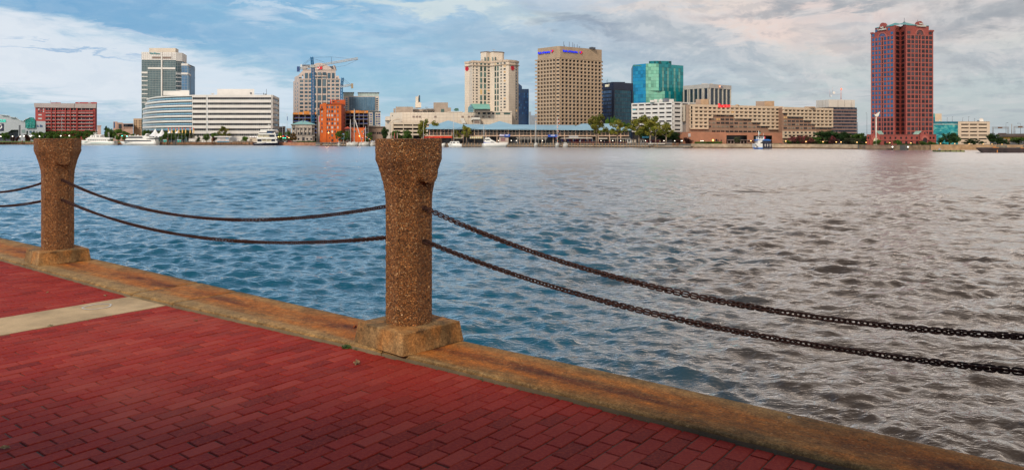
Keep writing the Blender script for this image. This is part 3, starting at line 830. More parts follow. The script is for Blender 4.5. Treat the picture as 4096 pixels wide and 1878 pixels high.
# ------------------------------------------------------------------ the far shore
SHORE = [(-1500, 577), (0, 578), (300, 579), (700, 580), (980, 580), (1240, 582), (1300, 583.5), (1500, 584), (1780, 586.5), (2100, 587), (2300, 588), (2500, 589), (2760, 591), (3000, 593), (3250, 594), (3440, 596.5), (3620, 600), (3720, 599), (3900, 599), (4096, 601), (5600, 605)]
def sD(x): return 5.0*F_PX/(interp(x, SHORE)-HY)
pts = [P(x, 5.0*F_PX/(y-HY)) for x, y in SHORE]
mb = MB(); n = len(pts)
vs = [(p[0], p[1], WATER-1) for p in pts]+[(p[0], p[1], GZ) for p in pts]+[(p[0]*5.5, 3600, GZ) for p in pts]
fs = [(i, i+1, n+i+1, n+i) for i in range(n-1)]+[(n+i, n+i+1, 2*n+i+1, 2*n+i) for i in range(n-1)]
mb.add(vs, fs); gm = mat('city_ground', (.10,.095,.085), .95, .3, .05)
tag(mb.build('far_shore_ground', gm, None, None, False), 'low built-up ground of the far shore', kind='structure')
timber = mat('brown_bulkhead_timber', (.26,.13,.065), .9, .35, .5, streak=True)
pale_stone = mat('pale_quay_stone', (.40,.30,.20), .9, .25, .4)
def strip_wall(name, x0, x1, ytop_off, m, label, thick=.5, out=.25, step=40, z1=None):
    b = MB(); xs = [x0]
    while xs[-1] < x1-step: xs.append(xs[-1]+step)
    xs.append(x1)
    for a, c in zip(xs, xs[1:]):
        A = Vector(P(a, sD(a)-out)); B = Vector(P(c, sD(c)-out)); F = face(A, B)
        b.fbox(F, .01, F[3]-.01, WATER-.6, (z1 if z1 is not None else GZ+ytop_off), -thick, 0)
    o = b.build(name, m, None, (*P((x0+x1)/2, sD((x0+x1)/2)), WATER)); return tag(o, label, 'sea wall')
strip_wall('sea_wall', -600, 1020, .05, timber, 'brown timber sea wall below the lawn and yachts at the left')
strip_wall('sea_wall', 1112, 1262, .2, mat('russet_sea_wall', (.36,.17,.10), .9, .3, .5), 'russet sea wall in front of the small domed-roof custom house')
strip_wall('sea_wall', 2764, 3430, .15, pale_stone, 'pale stone sea wall in front of the long hotel and hedge')
strip_wall('sea_wall', 3436, 3720, .05, mat('grey_brown_riprap_wall', (.22,.15,.09), .9, .35, .6), 'brown stepped sea wall at the foot of the red tower')
strip_wall('sea_wall', 3724, 4700, .25, mat('buff_sea_wall', (.38,.24,.13), .9, .25, .4), 'buff sea wall behind the barge at the right')
# water stain line is geometry: fender beams along the walls
def fender(x0, x1, z, name, m, label):
    b = MB(); x = x0
    while x < x1:
        c = min(x1, x+40); A = Vector(P(x, sD(x)-.9)); B = Vector(P(c, sD(c)-.9)); F = face(A, B); b.fbox(F, 0, F[3]-.02, z, z+.45, -.2, 0); x = c
    tag(b.build(name, m, None, (*P((x0+x1)/2, sD(x0)), z)), label, 'beam')
darkwood = mat('wet_dark_timber', (.035,.028,.022), .8, .3, 1)
fender(-600, 1020, WATER+.05, 'fender_beam', darkwood, 'dark wet fender beam along the left-hand timber wall')
fender(2764, 3430, WATER+.02, 'fender_beam', mat('wet_brown_timber', (.12,.06,.03), .8, .3, 1), 'dark wet fender beam along the hotel sea wall')
# lawn
grass = mat('lawn_green', (.12,.26,.035), .95, .3, .15)
b = MB()
for a, c in ((-500, 135), (135, 330), (330, 640)):
    A, B = P(a, sD(a)+1.2), P(c, sD(c)+1.2); A2, B2 = P(a, sD(a)+45), P(c, sD(c)+45)
    b.add([(A[0],A[1],GZ+.12), (B[0],B[1],GZ+.12), (B2[0],B2[1],GZ+.6), (A2[0],A2[1],GZ+.6)], [(0,1,2,3)])
tag(b.build('waterfront_lawn', grass, None, (*P(50, sD(50)), GZ), False), 'green lawn behind the left sea wall', kind='structure')
# piles
pile_m = mat('grey_pile_wood', (.20,.14,.09), .9, .3, 1)
def pile_proto(h, r, label, group, m=pile_m):
    b = MB(); b.tube((0,0,-.8), (0,0,h), r*1.05, r, 8); b.lathe((0,0,h), [(r*1.0, 0), (r*.75, .08)], 8, 0, False)
    return tag(b.build('timber_pile', m, None, (0,0,0)), label, 'pile', group)
pp = pile_proto(3.0, .20, 'short timber pile of the row along the left-hand sea wall', 'piles along the left sea wall'); first = True
x = 4
while x < 1010:
    if not (330 < x < 640):
        loc = (*P(x, sD(x)-1.35), WATER)
        if first: pp.location = loc; first = False
        else: copy_tree(pp, loc, 0, (1,1,random.uniform(.9,1.15)))
    x += 10.8+random.uniform(-.6,.6)
dolph = mat('bundled_pile_wood', (.17,.09,.05), .9, .35, 1)
def dolphin(x, yt, label, off=-2.2, n=7, r=.28, spread=.55, w=None):
    D = sD(x)+off; zt = Z(yt, D); b = MB()
    for i in range(n):
        a = 2*math.pi*i/n; q = 0 if i == 0 else 1
        c0 = Vector((X(x,D)+q*spread*1.5*math.cos(a), D+q*spread*1.5*math.sin(a), WATER-1)); c1 = Vector((X(x,D)+q*spread*.9*math.cos(a), D+q*spread*.9*math.sin(a), zt-random.uniform(0,.3)))
        b.tube(c0, c1, r, r*.9, 8)
    b.lathe((X(x,D), D, zt-1.0), [(spread+r, 0), (spread+r, .25)], 12)
    tag(b.build('mooring_dolphin', dolph, None, (X(x,D), D, WATER)), label, 'mooring posts')
dolphin(1011, 566, 'bundle of mooring piles just left of the navy and white dinner boat')
dolphin(671, 551, 'tall mooring piles beside the left portable toilet', n=3, spread=.45)
dolphin(850, 551, 'tall dark mooring pile left of the white ticket kiosk', n=2, spread=.4, r=.4)
dolphin(89, 562, 'dark stubby mooring pile on the left sea wall', n=2, spread=.3, r=.3)
dolphin(1286, 570, 'rust-brown pile bundle left of the dock, below the orange building')
dolphin(1388, 566, 'rust-brown pile bundle beside the blue-roofed gazebo')
dolphin(2310, 572, 'orange-brown pile bundle with conical top left of centre of the shopping pavilion dock')
dolphin(2372, 572, 'orange-brown pile bundle with conical top near the tall plane tree')
dolphin(2616, 571, 'dark green pile bundle by the white ferry landing')
dolphin(2694, 571, 'left one of the two capped pile bundles at the end of the dock')
dolphin(2709, 571, 'right one of the two capped pile bundles at the end of the dock')
# timber dock in front of the shopping pavilion
deckm = mat('weathered_dock_boards', (.42,.33,.24), .9, .25, .5); rope = mat('dock_post_wood', (.34,.22,.12), .9, .3, 1)
dock = thing('dock', 'long timber dock on piles in front of the blue-roofed pavilion', 'dock', (*P(2000, sD(2000)-3), WATER))
b = MB(); x = 1262
while x < 2762:
    c = min(2762, x+50); A = Vector(P(x, sD(x)-4)); B = Vector(P(c, sD(c)-4)); F = face(A, B)
    b.fbox(F, 0, F[3]-.02, WATER+.55, WATER+1.0, -5, 0); x = c
b.build('deck', deckm, dock)
b = MB(); x = 1262
while x < 2762:
    c = min(2762, x+50); A = Vector(P(x, sD(x)-3.6)); B = Vector(P(c, sD(c)-3.6)); F = face(A, B)
    b.fbox(F, 0, F[3]-.02, WATER-.5, WATER+.54, -4, 0); x = c
b.build('shaded_underside', darkwood, dock)
b = MB(); x = 1250
while x < 2764:
    c = min(2764, x+60); A = Vector(P(x, sD(x)+.4)); B = Vector(P(c, sD(c)+.4)); F = face(A, B)
    b.fbox(F, 0, F[3]-.02, WATER-.6, GZ+.05, -1, 0); x = c
tag(b.build('sea_wall', mat('tan_brick_quay', (.42,.25,.14), .9, .25, .5), None, (*P(2000, sD(2000)), WATER)), 'tan quay wall behind the long timber dock', 'sea wall')
pp2 = pile_proto(2.15, .17, 'timber pile of the row along the dock edge', 'piles along the pavilion dock', rope); first = True
x = 1300
while x < 2630:
    loc = (*P(x, sD(x)-4.35), WATER)
    if first: pp2.location = loc; first = False
    else: copy_tree(pp2, loc, 0, (1,1,random.uniform(.88,1.15)))
    x += 12.2+random.uniform(-.5,.5)

# ------------------------------------------------------------------ buildings
gl_dark = glassmat('dark_office_glass', (.010,.014,.022), (.06,.07,.08), .22, spec=.3)
gl_navy = glassmat('navy_glass', (.012,.03,.055), (.03,.09,.14), .2)
gl_blue = glassmat('blue_sky_glass', (.04,.16,.34), (.10,.26,.45), .25, .08)
gl_green = glassmat('sea_green_glass', (.05,.10,.09), (.16,.24,.22), .3, lit=.02)
gl_brown = glassmat('bronze_window_glass', (.03,.026,.024), (.20,.17,.14), .3, lit=.03, spec=.3)
gl_red = glassmat('smoky_window_glass', (.040,.032,.038), (.08,.062,.07), .3, .2, spec=.3)
white = mat('white_precast', (.72,.69,.64), .75, .05, .15)
cream = mat('cream_precast', (.66,.57,.46), .8, .06, .12)
cream_d = mat('cream_precast_weathered', (.60,.50,.38), .8, .08, .12)
tan = mat('tan_precast', (.46,.335,.225), .8, .07, .12)
tan_f = mat('tan_ribbed_fascia', (.40,.29,.19), .85, .08, .2)
grey = mat('museum_grey_metal', (.36,.39,.43), .6, .04, .1)
roofm = mat('grey_roofing', (.30,.30,.30), .9, .15, .2)
def quad(H, L, M, Rr):   # 3 visible corners plus the hidden one
    c = corners(H, [L, M, Rr]); l, m, r = [Vector(q) for q in c]; return l, m, r, l+r-m

# museum with the wave roof
D = 640.0
bd = Bld('museum', 'grey wave-roofed museum with green glass gable at the far left', (*P(60, D), GZ))
roofpts = [(-420,470),(-300,462),(-160,440),(-60,452),(0,458),(14,458),(24,463),(36,461),(46,468),(66,469),(76,477),(88,483),(107,483),(143,484),(182,485)]
prof = [(X(x,D), Z(y,D)) for x, y in roofpts]+[(X(182,D), GZ), (X(74,D), GZ), (X(74,D), Z(519,D)), (X(46,D), Z(519,D)), (X(33,D), Z(528,D)), (X(8,D), Z(534,D)), (X(-420,D), Z(536,D))]
b = MB(); b.profile(prof, D, D+60); b.build('hall', grey, bd.root)
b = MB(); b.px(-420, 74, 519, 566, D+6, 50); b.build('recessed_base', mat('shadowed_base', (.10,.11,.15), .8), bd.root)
b = MB(); b.px(75, 79, 500, 558, D-.6, .55); b.build('downpipe', mat('dark_grey_metal', (.12,.13,.15), .6), bd.root)
b = MB()
for x0, y0, x1, y1 in ((12,458,36,460.5),(46,467,70,469),(66,468,90,482),(98,482.5,108,476),(106,476,122,470)):
    b.profile([(X(x0,D),Z(y0,D)),(X(x1,D),Z(y1,D)),(X(x1,D),Z(y1+2.5,D)),(X(x0,D),Z(y0+2.5,D))], D-2, D+40)
b.build('roof_fin', mat('pale_zinc_roof', (.45,.52,.58), .45), bd.root)
b = MB(); teal = mat('sea_green_glazing', (.02,.22,.20), .2, .5, 1.2)
b.profile([(X(x,D),Z(y,D)) for x, y in ((107,512),(107,484),(111,478),(124,470),(133,470),(142,481),(143,490),(143,512))], D-1.4, D+.5); b.build('gable_window', teal, bd.root)
b = MB()
for (x0,y0),(x1,y1) in (((107,490),(121,480)),((121,480),(132,480)),((132,480),(143,491)),((107,511),(143,511)),((107,484),(107,511)),((143,490),(143,511)),((108,484),(124,470.5)),((124,470.5),(133,470.5)),((133,470.5),(143,482)),((119,482),(119,511)),((131,482),(131,511)),((107,501),(143,501))):
    b.tube((X(x0,D),D-1.6,Z(y0,D)), (X(x1,D),D-1.6,Z(y1,D)), .22, None, 5)
b.build('gable_frame', mat('teal_frame', (.01,.30,.26), .5), bd.root)
for x0, x1, y0, y1, g in ((87,101,518.5,531,'g'),(106,112,523,530.5,'b'),(118,127,523,531,'b'),(132,139,523,530,'b')):
    bd.pxwin(x0, x1, y0, y1, D, glassmat('pale_green_glass', (.16,.22,.22)) if g == 'g' else gl_navy)
b = MB(); b.px(-260, 13.5, 494, 523.5, D-.5, .4); b.build('poster_panel', mat('navy_panel', (.008,.012,.05), .5, .1), bd.root)
b = MB(); pc = mat('panel_white_print', (.85,.85,.85), .6)
for k, (x0,y0,x1,y1) in enumerate(((0,497,6,498.5),(2,500,4,502),(-6,495,1,499),(4,505,9,508),(1,509,8,512),(0,514,4,516),(5,503,6.5,511))): b.px(x0,x1,y0,y1,D-.58-.004*k,.06)
b.build('panel_print', pc, bd.root)
text_part('NAUTICUS', 13.3*D/F_PX, (X(24,D), D-.5, Z(483.7,D)), mat('mint_letters', (.03,.62,.50), .6, emit=(.03,.8,.6), estr=.25), bd.root, align='RIGHT', bold=.12)
b = MB()
for k, (x0,x1,y0,y1) in enumerate(((148,154,504,508),(149,152,499.5,503.5),(158,170,505.5,508),(159,164,499,504.6),(164.5,169,501,504.6))): b.px(x0,x1,y0,y1,D-.3-.01*k,.25)
b.build('wall_lettering', mat('navy_letters', (.03,.08,.2), .6), bd.root)
bd.done(grey)

# red brick apartments
D = 700.0; brick_red = mat('dark_red_brick', (.36,.062,.055), .85, .1, .2)
bd = Bld('apartment_block', 'long red brick apartment block with balconies behind the left tree row', (*P(260, D), GZ))
b = MB(); b.px(141, 381, 417, 566, D, 24); b.px(381.1, 387.5, 411, 566, D+2, 20); b.build('walls', brick_red, bd.root)
fas = mat('grey_mansard', (.38,.33,.31), .8, .08, .1)
b = MB(); b.profile([(X(140,D),Z(412.5,D)),(X(301,D),Z(414,D)),(X(300,D),Z(432,D)),(X(142,D),Z(430,D))], D-1.6, D+.1)
b.profile([(X(301.2,D),Z(414.2,D)),(X(388,D),Z(415,D)),(X(386,D),Z(433,D)),(X(300.3,D),Z(432,D))], D-1.2, D+.1); b.build('mansard', fas, bd.root)
b = MB(); b.px(203, 243, 410.5, 417, D+3, 14); b.px(301, 388, 408.8, 416, D+1, 20); b.build('roof_storey', brick_red, bd.root)
wht = mat('white_balcony_trim', (.62,.55,.52), .7)
b = MB(); d2 = MB(); rows = [(434,440),(443,449),(456.5,462),(471,477),(486,491),(499,504.5),(511.5,517),(524,529)]
bays = [(183,203),(206,219),(224,240),(243,259),(264,279),(283,304),(312,341),(344,372)]
for i, (y0, y1) in enumerate(rows):
    for x0, x1 in bays:
        bd.pxwin(x0, x1, y0, y1, D, gl_dark, proud=.15)
        if i: d2.px(x0-1, x1+1, y1+.1, y1+1.4, D-1.3, 1.25)
        d2.px((x0+x1)/2-.6, (x0+x1)/2+.5, y0, y1, D-.4, .2)
        b.px(x0-1, x1+1, y1+1.5, y1+6.5, D-1.2, 1.1)
    for x0, x1 in ((153,158.5),(163,168),(172.5,177)) if i < 2 else (((153,168),) if i % 2 else ((154,167),)): bd.pxwin(x0, x1, y0, y1, D, glassmat('mixed_window', (.05,.05,.06), (.5,.5,.48), .5), proud=.15)
b.build('balcony_front', brick_red, bd.root); d2.build('balcony_rail', wht, bd.root)
b = MB()
for x in (204.5, 221.5, 261.5, 281, 308): b.px(x-1.6, x+1.6, 432.5, 566, D-2.0, 1.9)
b.build('pilaster', mat('pilaster_brick', (.40,.07,.06), .85, .1, .2), bd.root)
b = MB(); b.px(201.3,202.2,402,411,D+6,.3); b.px(224,226.5,408.3,410.6,D+6,.5); b.px(374,374.8,406.5,409,D+6,.3); b.px(314,318,410.3,412.6,D-.3,.3); b.px(352,363,410.5,413,D+.7,.3); b.build('roof_fittings', mat('pale_fittings', (.5,.5,.5), .6), bd.root)
bd.done(brick_red, 'wall_bands')
# far group behind the trees
D = 820.0
bd = Bld('office_building', 'low pink office building with dark glazing left of the curved white offices', (*P(490, D), GZ)); pink = mat('pink_stone', (.52,.33,.25), .85, .1, .2)
b = MB(); b.px(453, 470, 486.5, 566, D, 30); b.px(470.1, 491, 490.5, 566, D+.5, 30); b.px(491.1, 532, 494, 566, D+1, 26); b.build('walls', pink, bd.root)
bd.pxwin(455,459.5,488,512,D,gl_blue); bd.pxwin(474.5,486,496,513,D,gl_dark)
for i in range(7): bd.pxwin(493+i*5.6, 497.8+i*5.6, 496, 507, D, gl_dark, proud=-.7)
for i in range(6): bd.pxwin(495+i*6, 498+i*6, 511, 514, D, gl_dark, proud=-.7)
bd.done(pink)
bd = Bld('office_building', 'tan stone block with small windows beside the pink office building', (*P(552, D+10), GZ)); tn = mat('tan_sandstone', (.52,.36,.22), .85, .1, .2)
b = MB(); b.px(534, 571, 474, 566, D+10, 30); b.px(532.6, 572, 515, 517, D+9.4, .5); b.build('walls', tn, bd.root)
for r in range(4):
    for x in (539,546,558,565): bd.pxwin(x-1.5, x+1.5, 481+r*9.3, 486+r*9.3, D+10, gl_dark)
bd.done(tn)
bd = Bld('small_house', 'small pale pediment house peeping above the trees right of the red apartments', (*P(400, D), GZ)); b = MB(); b.px(389, 404, 503, 566, D, 12); b.px(388, 406, 501.5, 504, D-.6, 13.2); b.build('walls', mat('pale_salmon', (.58,.40,.33), .85), bd.root); bd.done(tn)

# glass office tower with the cream crown
D0 = 700.0; H = (HY-209)*D0/F_PX
bd = Bld('office_tower', 'tall grey-green glass tower with cream crown behind the curved white offices', (*P(650, D0), GZ))
c = [Vector(q) for q in corners(H, [(567,208.5),(704,210),(728.5,212),(745,221.5)])]
TG = bpy.data.materials.new('grid_glass'); 
def gridglass(name, base, alt):
    m = mat(name, base, .15, .25, .12, spec=.9); return m
tg = gridglass('grey_green_curtain_glass', (.085,.135,.14), None); tgb = gridglass('blue_curtain_glass', (.05,.18,.36), None)
back = c[3]+Vector((-38, 24)); bl = c[0]+Vector((-3, 34))
core = MB(); core.prism([c[0], c[1], c[2], c[3], back, bl], GZ, EYE+H-.5); core.build('glass_body', [tg], bd.root)
Zt = lambda y: Z(y, D0)
f1 = face(c[0], c[1]); f2 = face(c[1], c[2]); f3 = face(c[2], c[3]); L = f1[3]
U = lambda x: (x-567)/(704-567)*L
b = MB(); b.fbox(f1, 0, U(687), Zt(240), EYE+H, -.02, .5); b.fbox(f1, U(687)+.05, L, Zt(240), EYE+H, -.02, .25); b.fbox(f2, .05, f2[3], Z(243,D0), EYE+H, -.02, .45); b.fbox(f3, .02, f3[3], Z(243,D0), EYE+H, -.02, .45)
b.fbox(f1, U(645), U(650), GZ, EYE+H+.1, .0, .9)
b.fbox(f1, U(592), U(702), Zt(277), Zt(269.5), .0, .6)
for y0, y1 in ((287.5,294.5),(305,308.5),(322,325.5),(340,343.5),(357,360.5),(374,377.5),(391,394.5),(408,411.5)):
    b.fbox(f1, -.2, U(591), Zt(y1), Zt(y0), .0, .55)
    if y0 < 400: b.fbox(f1, U(705), U(704)+.6, Zt(y1), Zt(y0), .0, .5)
for y0, y1 in ((290,297.5),(307,311),(324,328),(341,345),(358,362)): b.fbox(f2, 0, f2[3]*1.0, Z(y1,D0), Z(y0,D0), .0, .5)
b.build('precast_band', white, bd.root)
b = MB()
for k in range(23): b.fbox(f1, L*k/22.5-.08, L*k/22.5+.08, Zt(420), Zt(243), .04, .18)
for k in range(19): b.fbox(f1, 0, L, Zt(246+k*9.1)-.10, Zt(246+k*9.1)+.10, .04, .15)
for k in range(1,5): b.fbox(f2, f2[3]*k/4-.1, f2[3]*k/4+.1, Zt(420), Zt(243), .04, .2)
for k in range(14): b.fbox(f2, 0, f2[3], Zt(250+k*12)-.12, Zt(250+k*12)+.12, .04, .15)
b.build('mullion_grid', mat('pale_mullion', (.34,.37,.36), .6), bd.root)
b = MB()
for k in range(18): b.fbox(f1, L*k/18-.06, L*k/18+.06, Zt(238), EYE+H-.3, .5, .58)
for k in range(3): b.fbox(f1, 0, L, Zt(217+k*8)-.06, Zt(217+k*8)+.06, .5, .57)
b.build('panel_joints', mat('joint_pinkgrey', (.50,.44,.42), .9), bd.root)
for x0, x1 in ((609,644.5),(651,685)): bd.win(f1, (U(x0)+U(x1))/2, Zt(231), U(x1)-U(x0), 8*D0/F_PX, mat('brown_louvre', (.25,.19,.16), .9), .56, 'louvre')
b = MB()
for k, (x0,x1,y0,y1) in enumerate(((600,604,210,215.5),(605,610,212,217.5),(611,614,211.5,217.5),(616,623,210.5,216.8),(624,627,212.5,217.5),(628,632,213,217.5),(633,637,213.5,217.5),(638,641,214,217.8))): b.fbox(f1, U(x0), U(x1), Zt(y1), Zt(y0), .62, .85+.01*k)
b.build('sign_lettering', mat('grey_teal_letters', (.10,.26,.27), .5), bd.root)
b = MB(); pc_ = [Vector(q) for q in (P(596.5,D0+3), P(702,D0+3), P(714,D0+15), P(609,D0+20))]; b.prism(pc_, EYE+H-.6, Z(192.5,D0+3)); b.build('penthouse', cream, bd.root)
# lower east wing
H2 = (HY-254.5)*D0/F_PX; w = [Vector(q) for q in corners(H2, [(725.5,254),(751,254.5),(779,275)])]
b = MB(); b.prism([w[0], w[1], w[2], w[2]+Vector((-30,6)), w[0]+Vector((0,30))], GZ, EYE+H2-.3); b.build('wing_glass', tgb, bd.root)
g1, g2 = face(w[0], w[1]), face(w[1], w[2]); b = MB()
for F in (g1, g2):
    b.fbox(F, 0, F[3], Z(263,D0), EYE+H2, -.02, .4); b.fbox(F, 0, F[3], Z(298.5,D0), Z(291,D0), -.02, .4)
b.build('wing_band', white, bd.root)
b = MB(); 
for k in range(5): b.fbox(g1, g1[3]*k/4.2, g1[3]*k/4.2+.22, Z(420,D0), Z(263,D0), .02, .2)
for k in range(14): b.fbox(g1, 0, g1[3], Z(270+11*k,D0), Z(270+11*k,D0)+.2, .02, .17)
for k in range(7): b.fbox(g2, g2[3]*k/6.2, g2[3]*k/6.2+.25, Z(420,D0), Z(263,D0), .02, .2)
b.build('wing_mullions', mat('pale_mullion', (.5,.5,.48), .6), bd.root)
b = MB(); b.px(725.4, 751, 254, 420, D0-.05, .04); 
bd.done(white)

# curved white offices
D0 = 590.0
bd = Bld('curved_office_building', 'long white seven-storey office building with curved blue glass end', (*P(830, D0), GZ))
tops = [389.5,410.2,430.8,451.4,472,492.6,513.4,534.5]; glh = 9.2
straight = [(826, 590.4), (1087, 590)]
W_ = white
arc = [(572,672),(577,655),(586,640),(602,626),(626,613),(660,603),(712,595),(770,591)]
def row_faces(i):
    a = list(arc)
    if i == 0: a = [(589,652),(600,634),(622,618),(660,605),(712,597),(770,592)]
    elif i == 1: a = [(581,658),(592,640),(612,624),(640,611),(680,601),(725,595),(770,591)]
    return a
bandM, glM, gbM = MB(), MB(), MB(); mull = MB()
bottoms = tops[1:]+[546]
zt = lambda y: Z(y, D0)
roof_z = zt(379.5)
for i, y in enumerate(tops):
    z_hi = roof_z if i == 0 else zt(tops[i-1]+glh); z_g = zt(y); z_lo = zt(y+glh)
    a = [Vector(P(*q)) for q in row_faces(i)]
    last = i == 7
    zlow = zt(559) if last else z_lo
    # the curved end: white upstand, then pale-blue shade glass, then dark strip
    back = [Vector(P(770, 640)), Vector(P(620, 690))]
    poly = a+back
    gbM.prism(poly, z_lo, z_g) if i < 7 else None
    off = [p+(Vector((-.35,-.8))) for p in a]
    if i < 7:
        bandM.prism([p+Vector((-.25,-.6)) for p in a]+back, z_g+ (1.0 if i else 1.0), z_hi)
        F_all = [face(p, q) for p, q in zip(a, a[1:])]
        for F in F_all:
            n = max(1, int(F[3]/1.7)); 
            for k in range(n): mull.fbox(F, F[3]*k/n-.07, F[3]*k/n+.07, z_lo, z_g+1.0, 0.0, .14)
            glM.fbox(F, 0, F[3], z_lo+.05, z_lo+(z_g-z_lo)*.46, -.02, .06)
bandM.build('curved_band', white, bd.root); gbM.build('pale_shade_glass', mat('pale_blue_shade_glass', (.17,.38,.52), .18, .15, .3, spec=.9), bd.root)
glM.build('window_strip', mat('deep_blue_strip_glass', (.015,.05,.10), .15, .5, .8, spec=.9), bd.root); mull.build('mullions', mat('silver_mullion', (.55,.62,.66), .5), bd.root)
b = MB(); b.prism([Vector(P(*q)) for q in ((575,668),(590,650),(640,625),(700,606),(770,596))]+[Vector(P(770,640)), Vector(P(620,690))], GZ, zt(tops[6]+glh+.2)); b.build('curved_base', mat('dark_base_glass', (.05,.08,.10), .3, .4, .5), bd.root)
A, B = Vector(P(770, 590.5)), Vector(P(828, 590.5)); A2, B2 = Vector(P(830.5, 590)), Vector(P(1087, 590)); C2 = Vector(P(1113.5, 590*174/161.5))
b = MB(); b.prism([A, B, Vector(P(828,640)), Vector(P(770,640))], GZ, roof_z-.4); b.prism([A2+Vector((-.5,1.4)), A2, B2, C2, Vector(P(1100, 690)), Vector(P(830.5,660))], GZ, roof_z-.4); b.build('core', mat('off_white_core', (.5,.48,.45), .8), bd.root)
def bands(F, nwin, zoff=0):
    L = F[3]; z_prev = roof_z
    for i, y in enumerate(tops):
        zg, zl = zt(y), zt(y+glh)
        bd.mb.fbox(F, 0, L, zg, z_prev, -.02, .8); z_prev = zl
        n = nwin; w = L/n
        for k in range(n): bd.win(F, (k+.5)*w, (zg+zl)/2, w*.80, zg-zl-.05, gl_dark if F is not F3 else gl_brown, .1)
        bd.mb.fbox(F, 0, .35, zl, zg, 0, .75); bd.mb.fbox(F, L-.35, L, zl, zg, 0, .75)
    bd.mb.fbox(F, 0, L, GZ, z_prev, -.02, .5)
F1, F2, F3 = face(A, B), face(A2, B2), face(B2, C2)
bands(F1, 8); bands(F2, 34); bands(F3, 4)
b = MB()
for F in (F1, F2):
    z_prev = roof_z
    for i, y in enumerate(tops):
        for q in (.33, .66): zz_ = z_prev+(zt(y)-z_prev)*q; b.fbox(F, 0, F[3], zz_-.05, zz_+.05, .8, .85)
        z_prev = zt(y+glh)
b.build('spandrel_joints', mat('faint_joint', (.60,.56,.52), .9), bd.root)
b = MB(); b.px(653, 720, 363.5, 381, D0+14, 20); b.px(720.1, 757, 361, 381, D0+13, 22); b.px(869, 1017, 356.2, 381, D0+14, 20)
b.px(843, 858, 373, 375.5, D0+12, 3); b.px(848, 853, 375.4, 381, D0+12.5, 2); b.build('penthouse', white, bd.root)
b = MB(); b.px(1000,1006,370,375.5,D0+13.4,.5); b.px(1053,1055,372,379,D0+6,.5); b.px(1058,1066,375.5,379.6,D0+6,.8); b.px(1065,1065.9,356,380,D0+6,.3); b.px(1018,1050,375.3,376,D0+6,.2)
b.build('roof_fittings', mat('dark_fittings', (.06,.07,.09), .6), bd.root)
bd.done(white, 'spandrels')

# granite tower with arched crown
D0 = 650.0; stone = mat('rose_grey_granite', (.55,.45,.39), .8, .06, .12)
bd = Bld('office_tower', 'stepped pale granite tower with arched crown behind the blue crane', (*P(1270, D0), GZ))
def px4(x0, x1, yt, D, depth, mb): mb.px(x0, x1, yt, 570, D, depth)
b = MB(); b.px(1198, 1361.5, 316, 570, D0, 34)
sd_ = [Vector(P(1173, D0+26)), Vector(P(1198, D0+.3)), Vector(P(1198, D0+34)), Vector(P(1180, D0+40))]; b.prism(sd_, GZ, Z(324,D0), ztops=[Z(326,D0+26), Z(315.5,D0), Z(315.5,D0), Z(326,D0+26)])
b.px(1198.2, 1208, 299, 317, D0+.6, 12); b.prism([Vector(P(1178, D0+22)), Vector(P(1198, D0+.7)), Vector(P(1198, D0+30))], Z(330,D0), Z(299,D0), ztops=[Z(308,D0+20), Z(299,D0), Z(299,D0)])
b.px(1343, 1356, 303.5, 317, D0+.8, 14); b.px(1213, 1342.5, 279, 318, D0+1, 26)
b.build('body', stone, bd.root)
b = MB(); cr = [(1238,279.5),(1240,270),(1250,262)] ; arc_ = []
for k in range(15):
    t = k/14; xx = 1243+t*(1338-1243); yy = 253+ (abs((xx-1278))/ (62 if xx > 1278 else 36))**2*26; arc_.append((xx, min(279.4, yy)))
arc_ = [(1240,279.4),(1241,272),(1246,266),(1254,259.5),(1264,253.5),(1276,252),(1290,252.6),(1299,256),(1308,261),(1318,266.5),(1326,275),(1328,279.4)]
b.profile([(X(x,D0+1),Z(y,D0+1)) for x, y in arc_], D0+.6, D0+20); b.build('arched_crown', stone, bd.root)
b = MB(); b.profile([(X(x,D0),Z(y,D0)) for x, y in ((1308,262.4),(1328.5,262.6),(1335,279.2),(1327,279.2))], D0+5, D0+20); b.px(1209, 1240, 259, 265, D0+5, 12); b.px(1211, 1230, 274, 277.5, D0+4.2, 8)
b.build('dark_roof', mat('slate_roof', (.10,.11,.13), .7), bd.root)
b = MB(); b.profile([(X(x,D0),Z(y,D0)) for x, y in ((1328.8,260),(1333,260),(1338.5,279.2),(1335.2,279.2))], D0+2, D0+8); b.px(1209, 1229, 265.5, 274, D0+4, 10)
b.profile([(X(x,D0),Z(y,D0)) for x, y in ((1193,298),(1210,280),(1213,279.4),(1213,298.8))], D0+2, D0+14); b.build('crown_fin', stone, bd.root)
fr = face(P(1198,D0), P(1361.5,D0)); Us = lambda x: (x-1198)*D0/F_PX
colsx = [(1199.5,1213),(1219,1230.5),(1235,1246.5),(1258,1265),(1271,1285),(1290.5,1304.5),(1310,1320.5),(1327,1337.5),(1343.5,1356)]
gst = glassmat('grey_blue_office_glass', (.05,.09,.12), (.12,.16,.18), .25)
for i, (x0, x1) in enumerate(colsx):
    mid = i in (3,4,5)
    if mid:
        for y0, y1 in ((289.5,301),(307,345),(351.5,374),(380.5,402),(409.5,432),(439,462)): bd.win(fr, (Us(x0)+Us(x1))/2, Z((y0+y1)/2,D0), Us(x1)-Us(x0), (y1-y0)*D0/F_PX, gst, .1)
    else:
        for k in range(9): y0 = 320.5+14.8*k; bd.win(fr, (Us(x0)+Us(x1))/2, Z(y0+4.3,D0), Us(x1)-Us(x0), 8.6*D0/F_PX, gst, .1)
for x0, x1 in ((1219,1230),(1236,1247),(1310,1320.5),(1327,1337)): bd.win(fr, (Us(x0)+Us(x1))/2, Z(303.5,D0), Us(x1)-Us(x0), 23.5*D0/F_PX, gst, -.6)
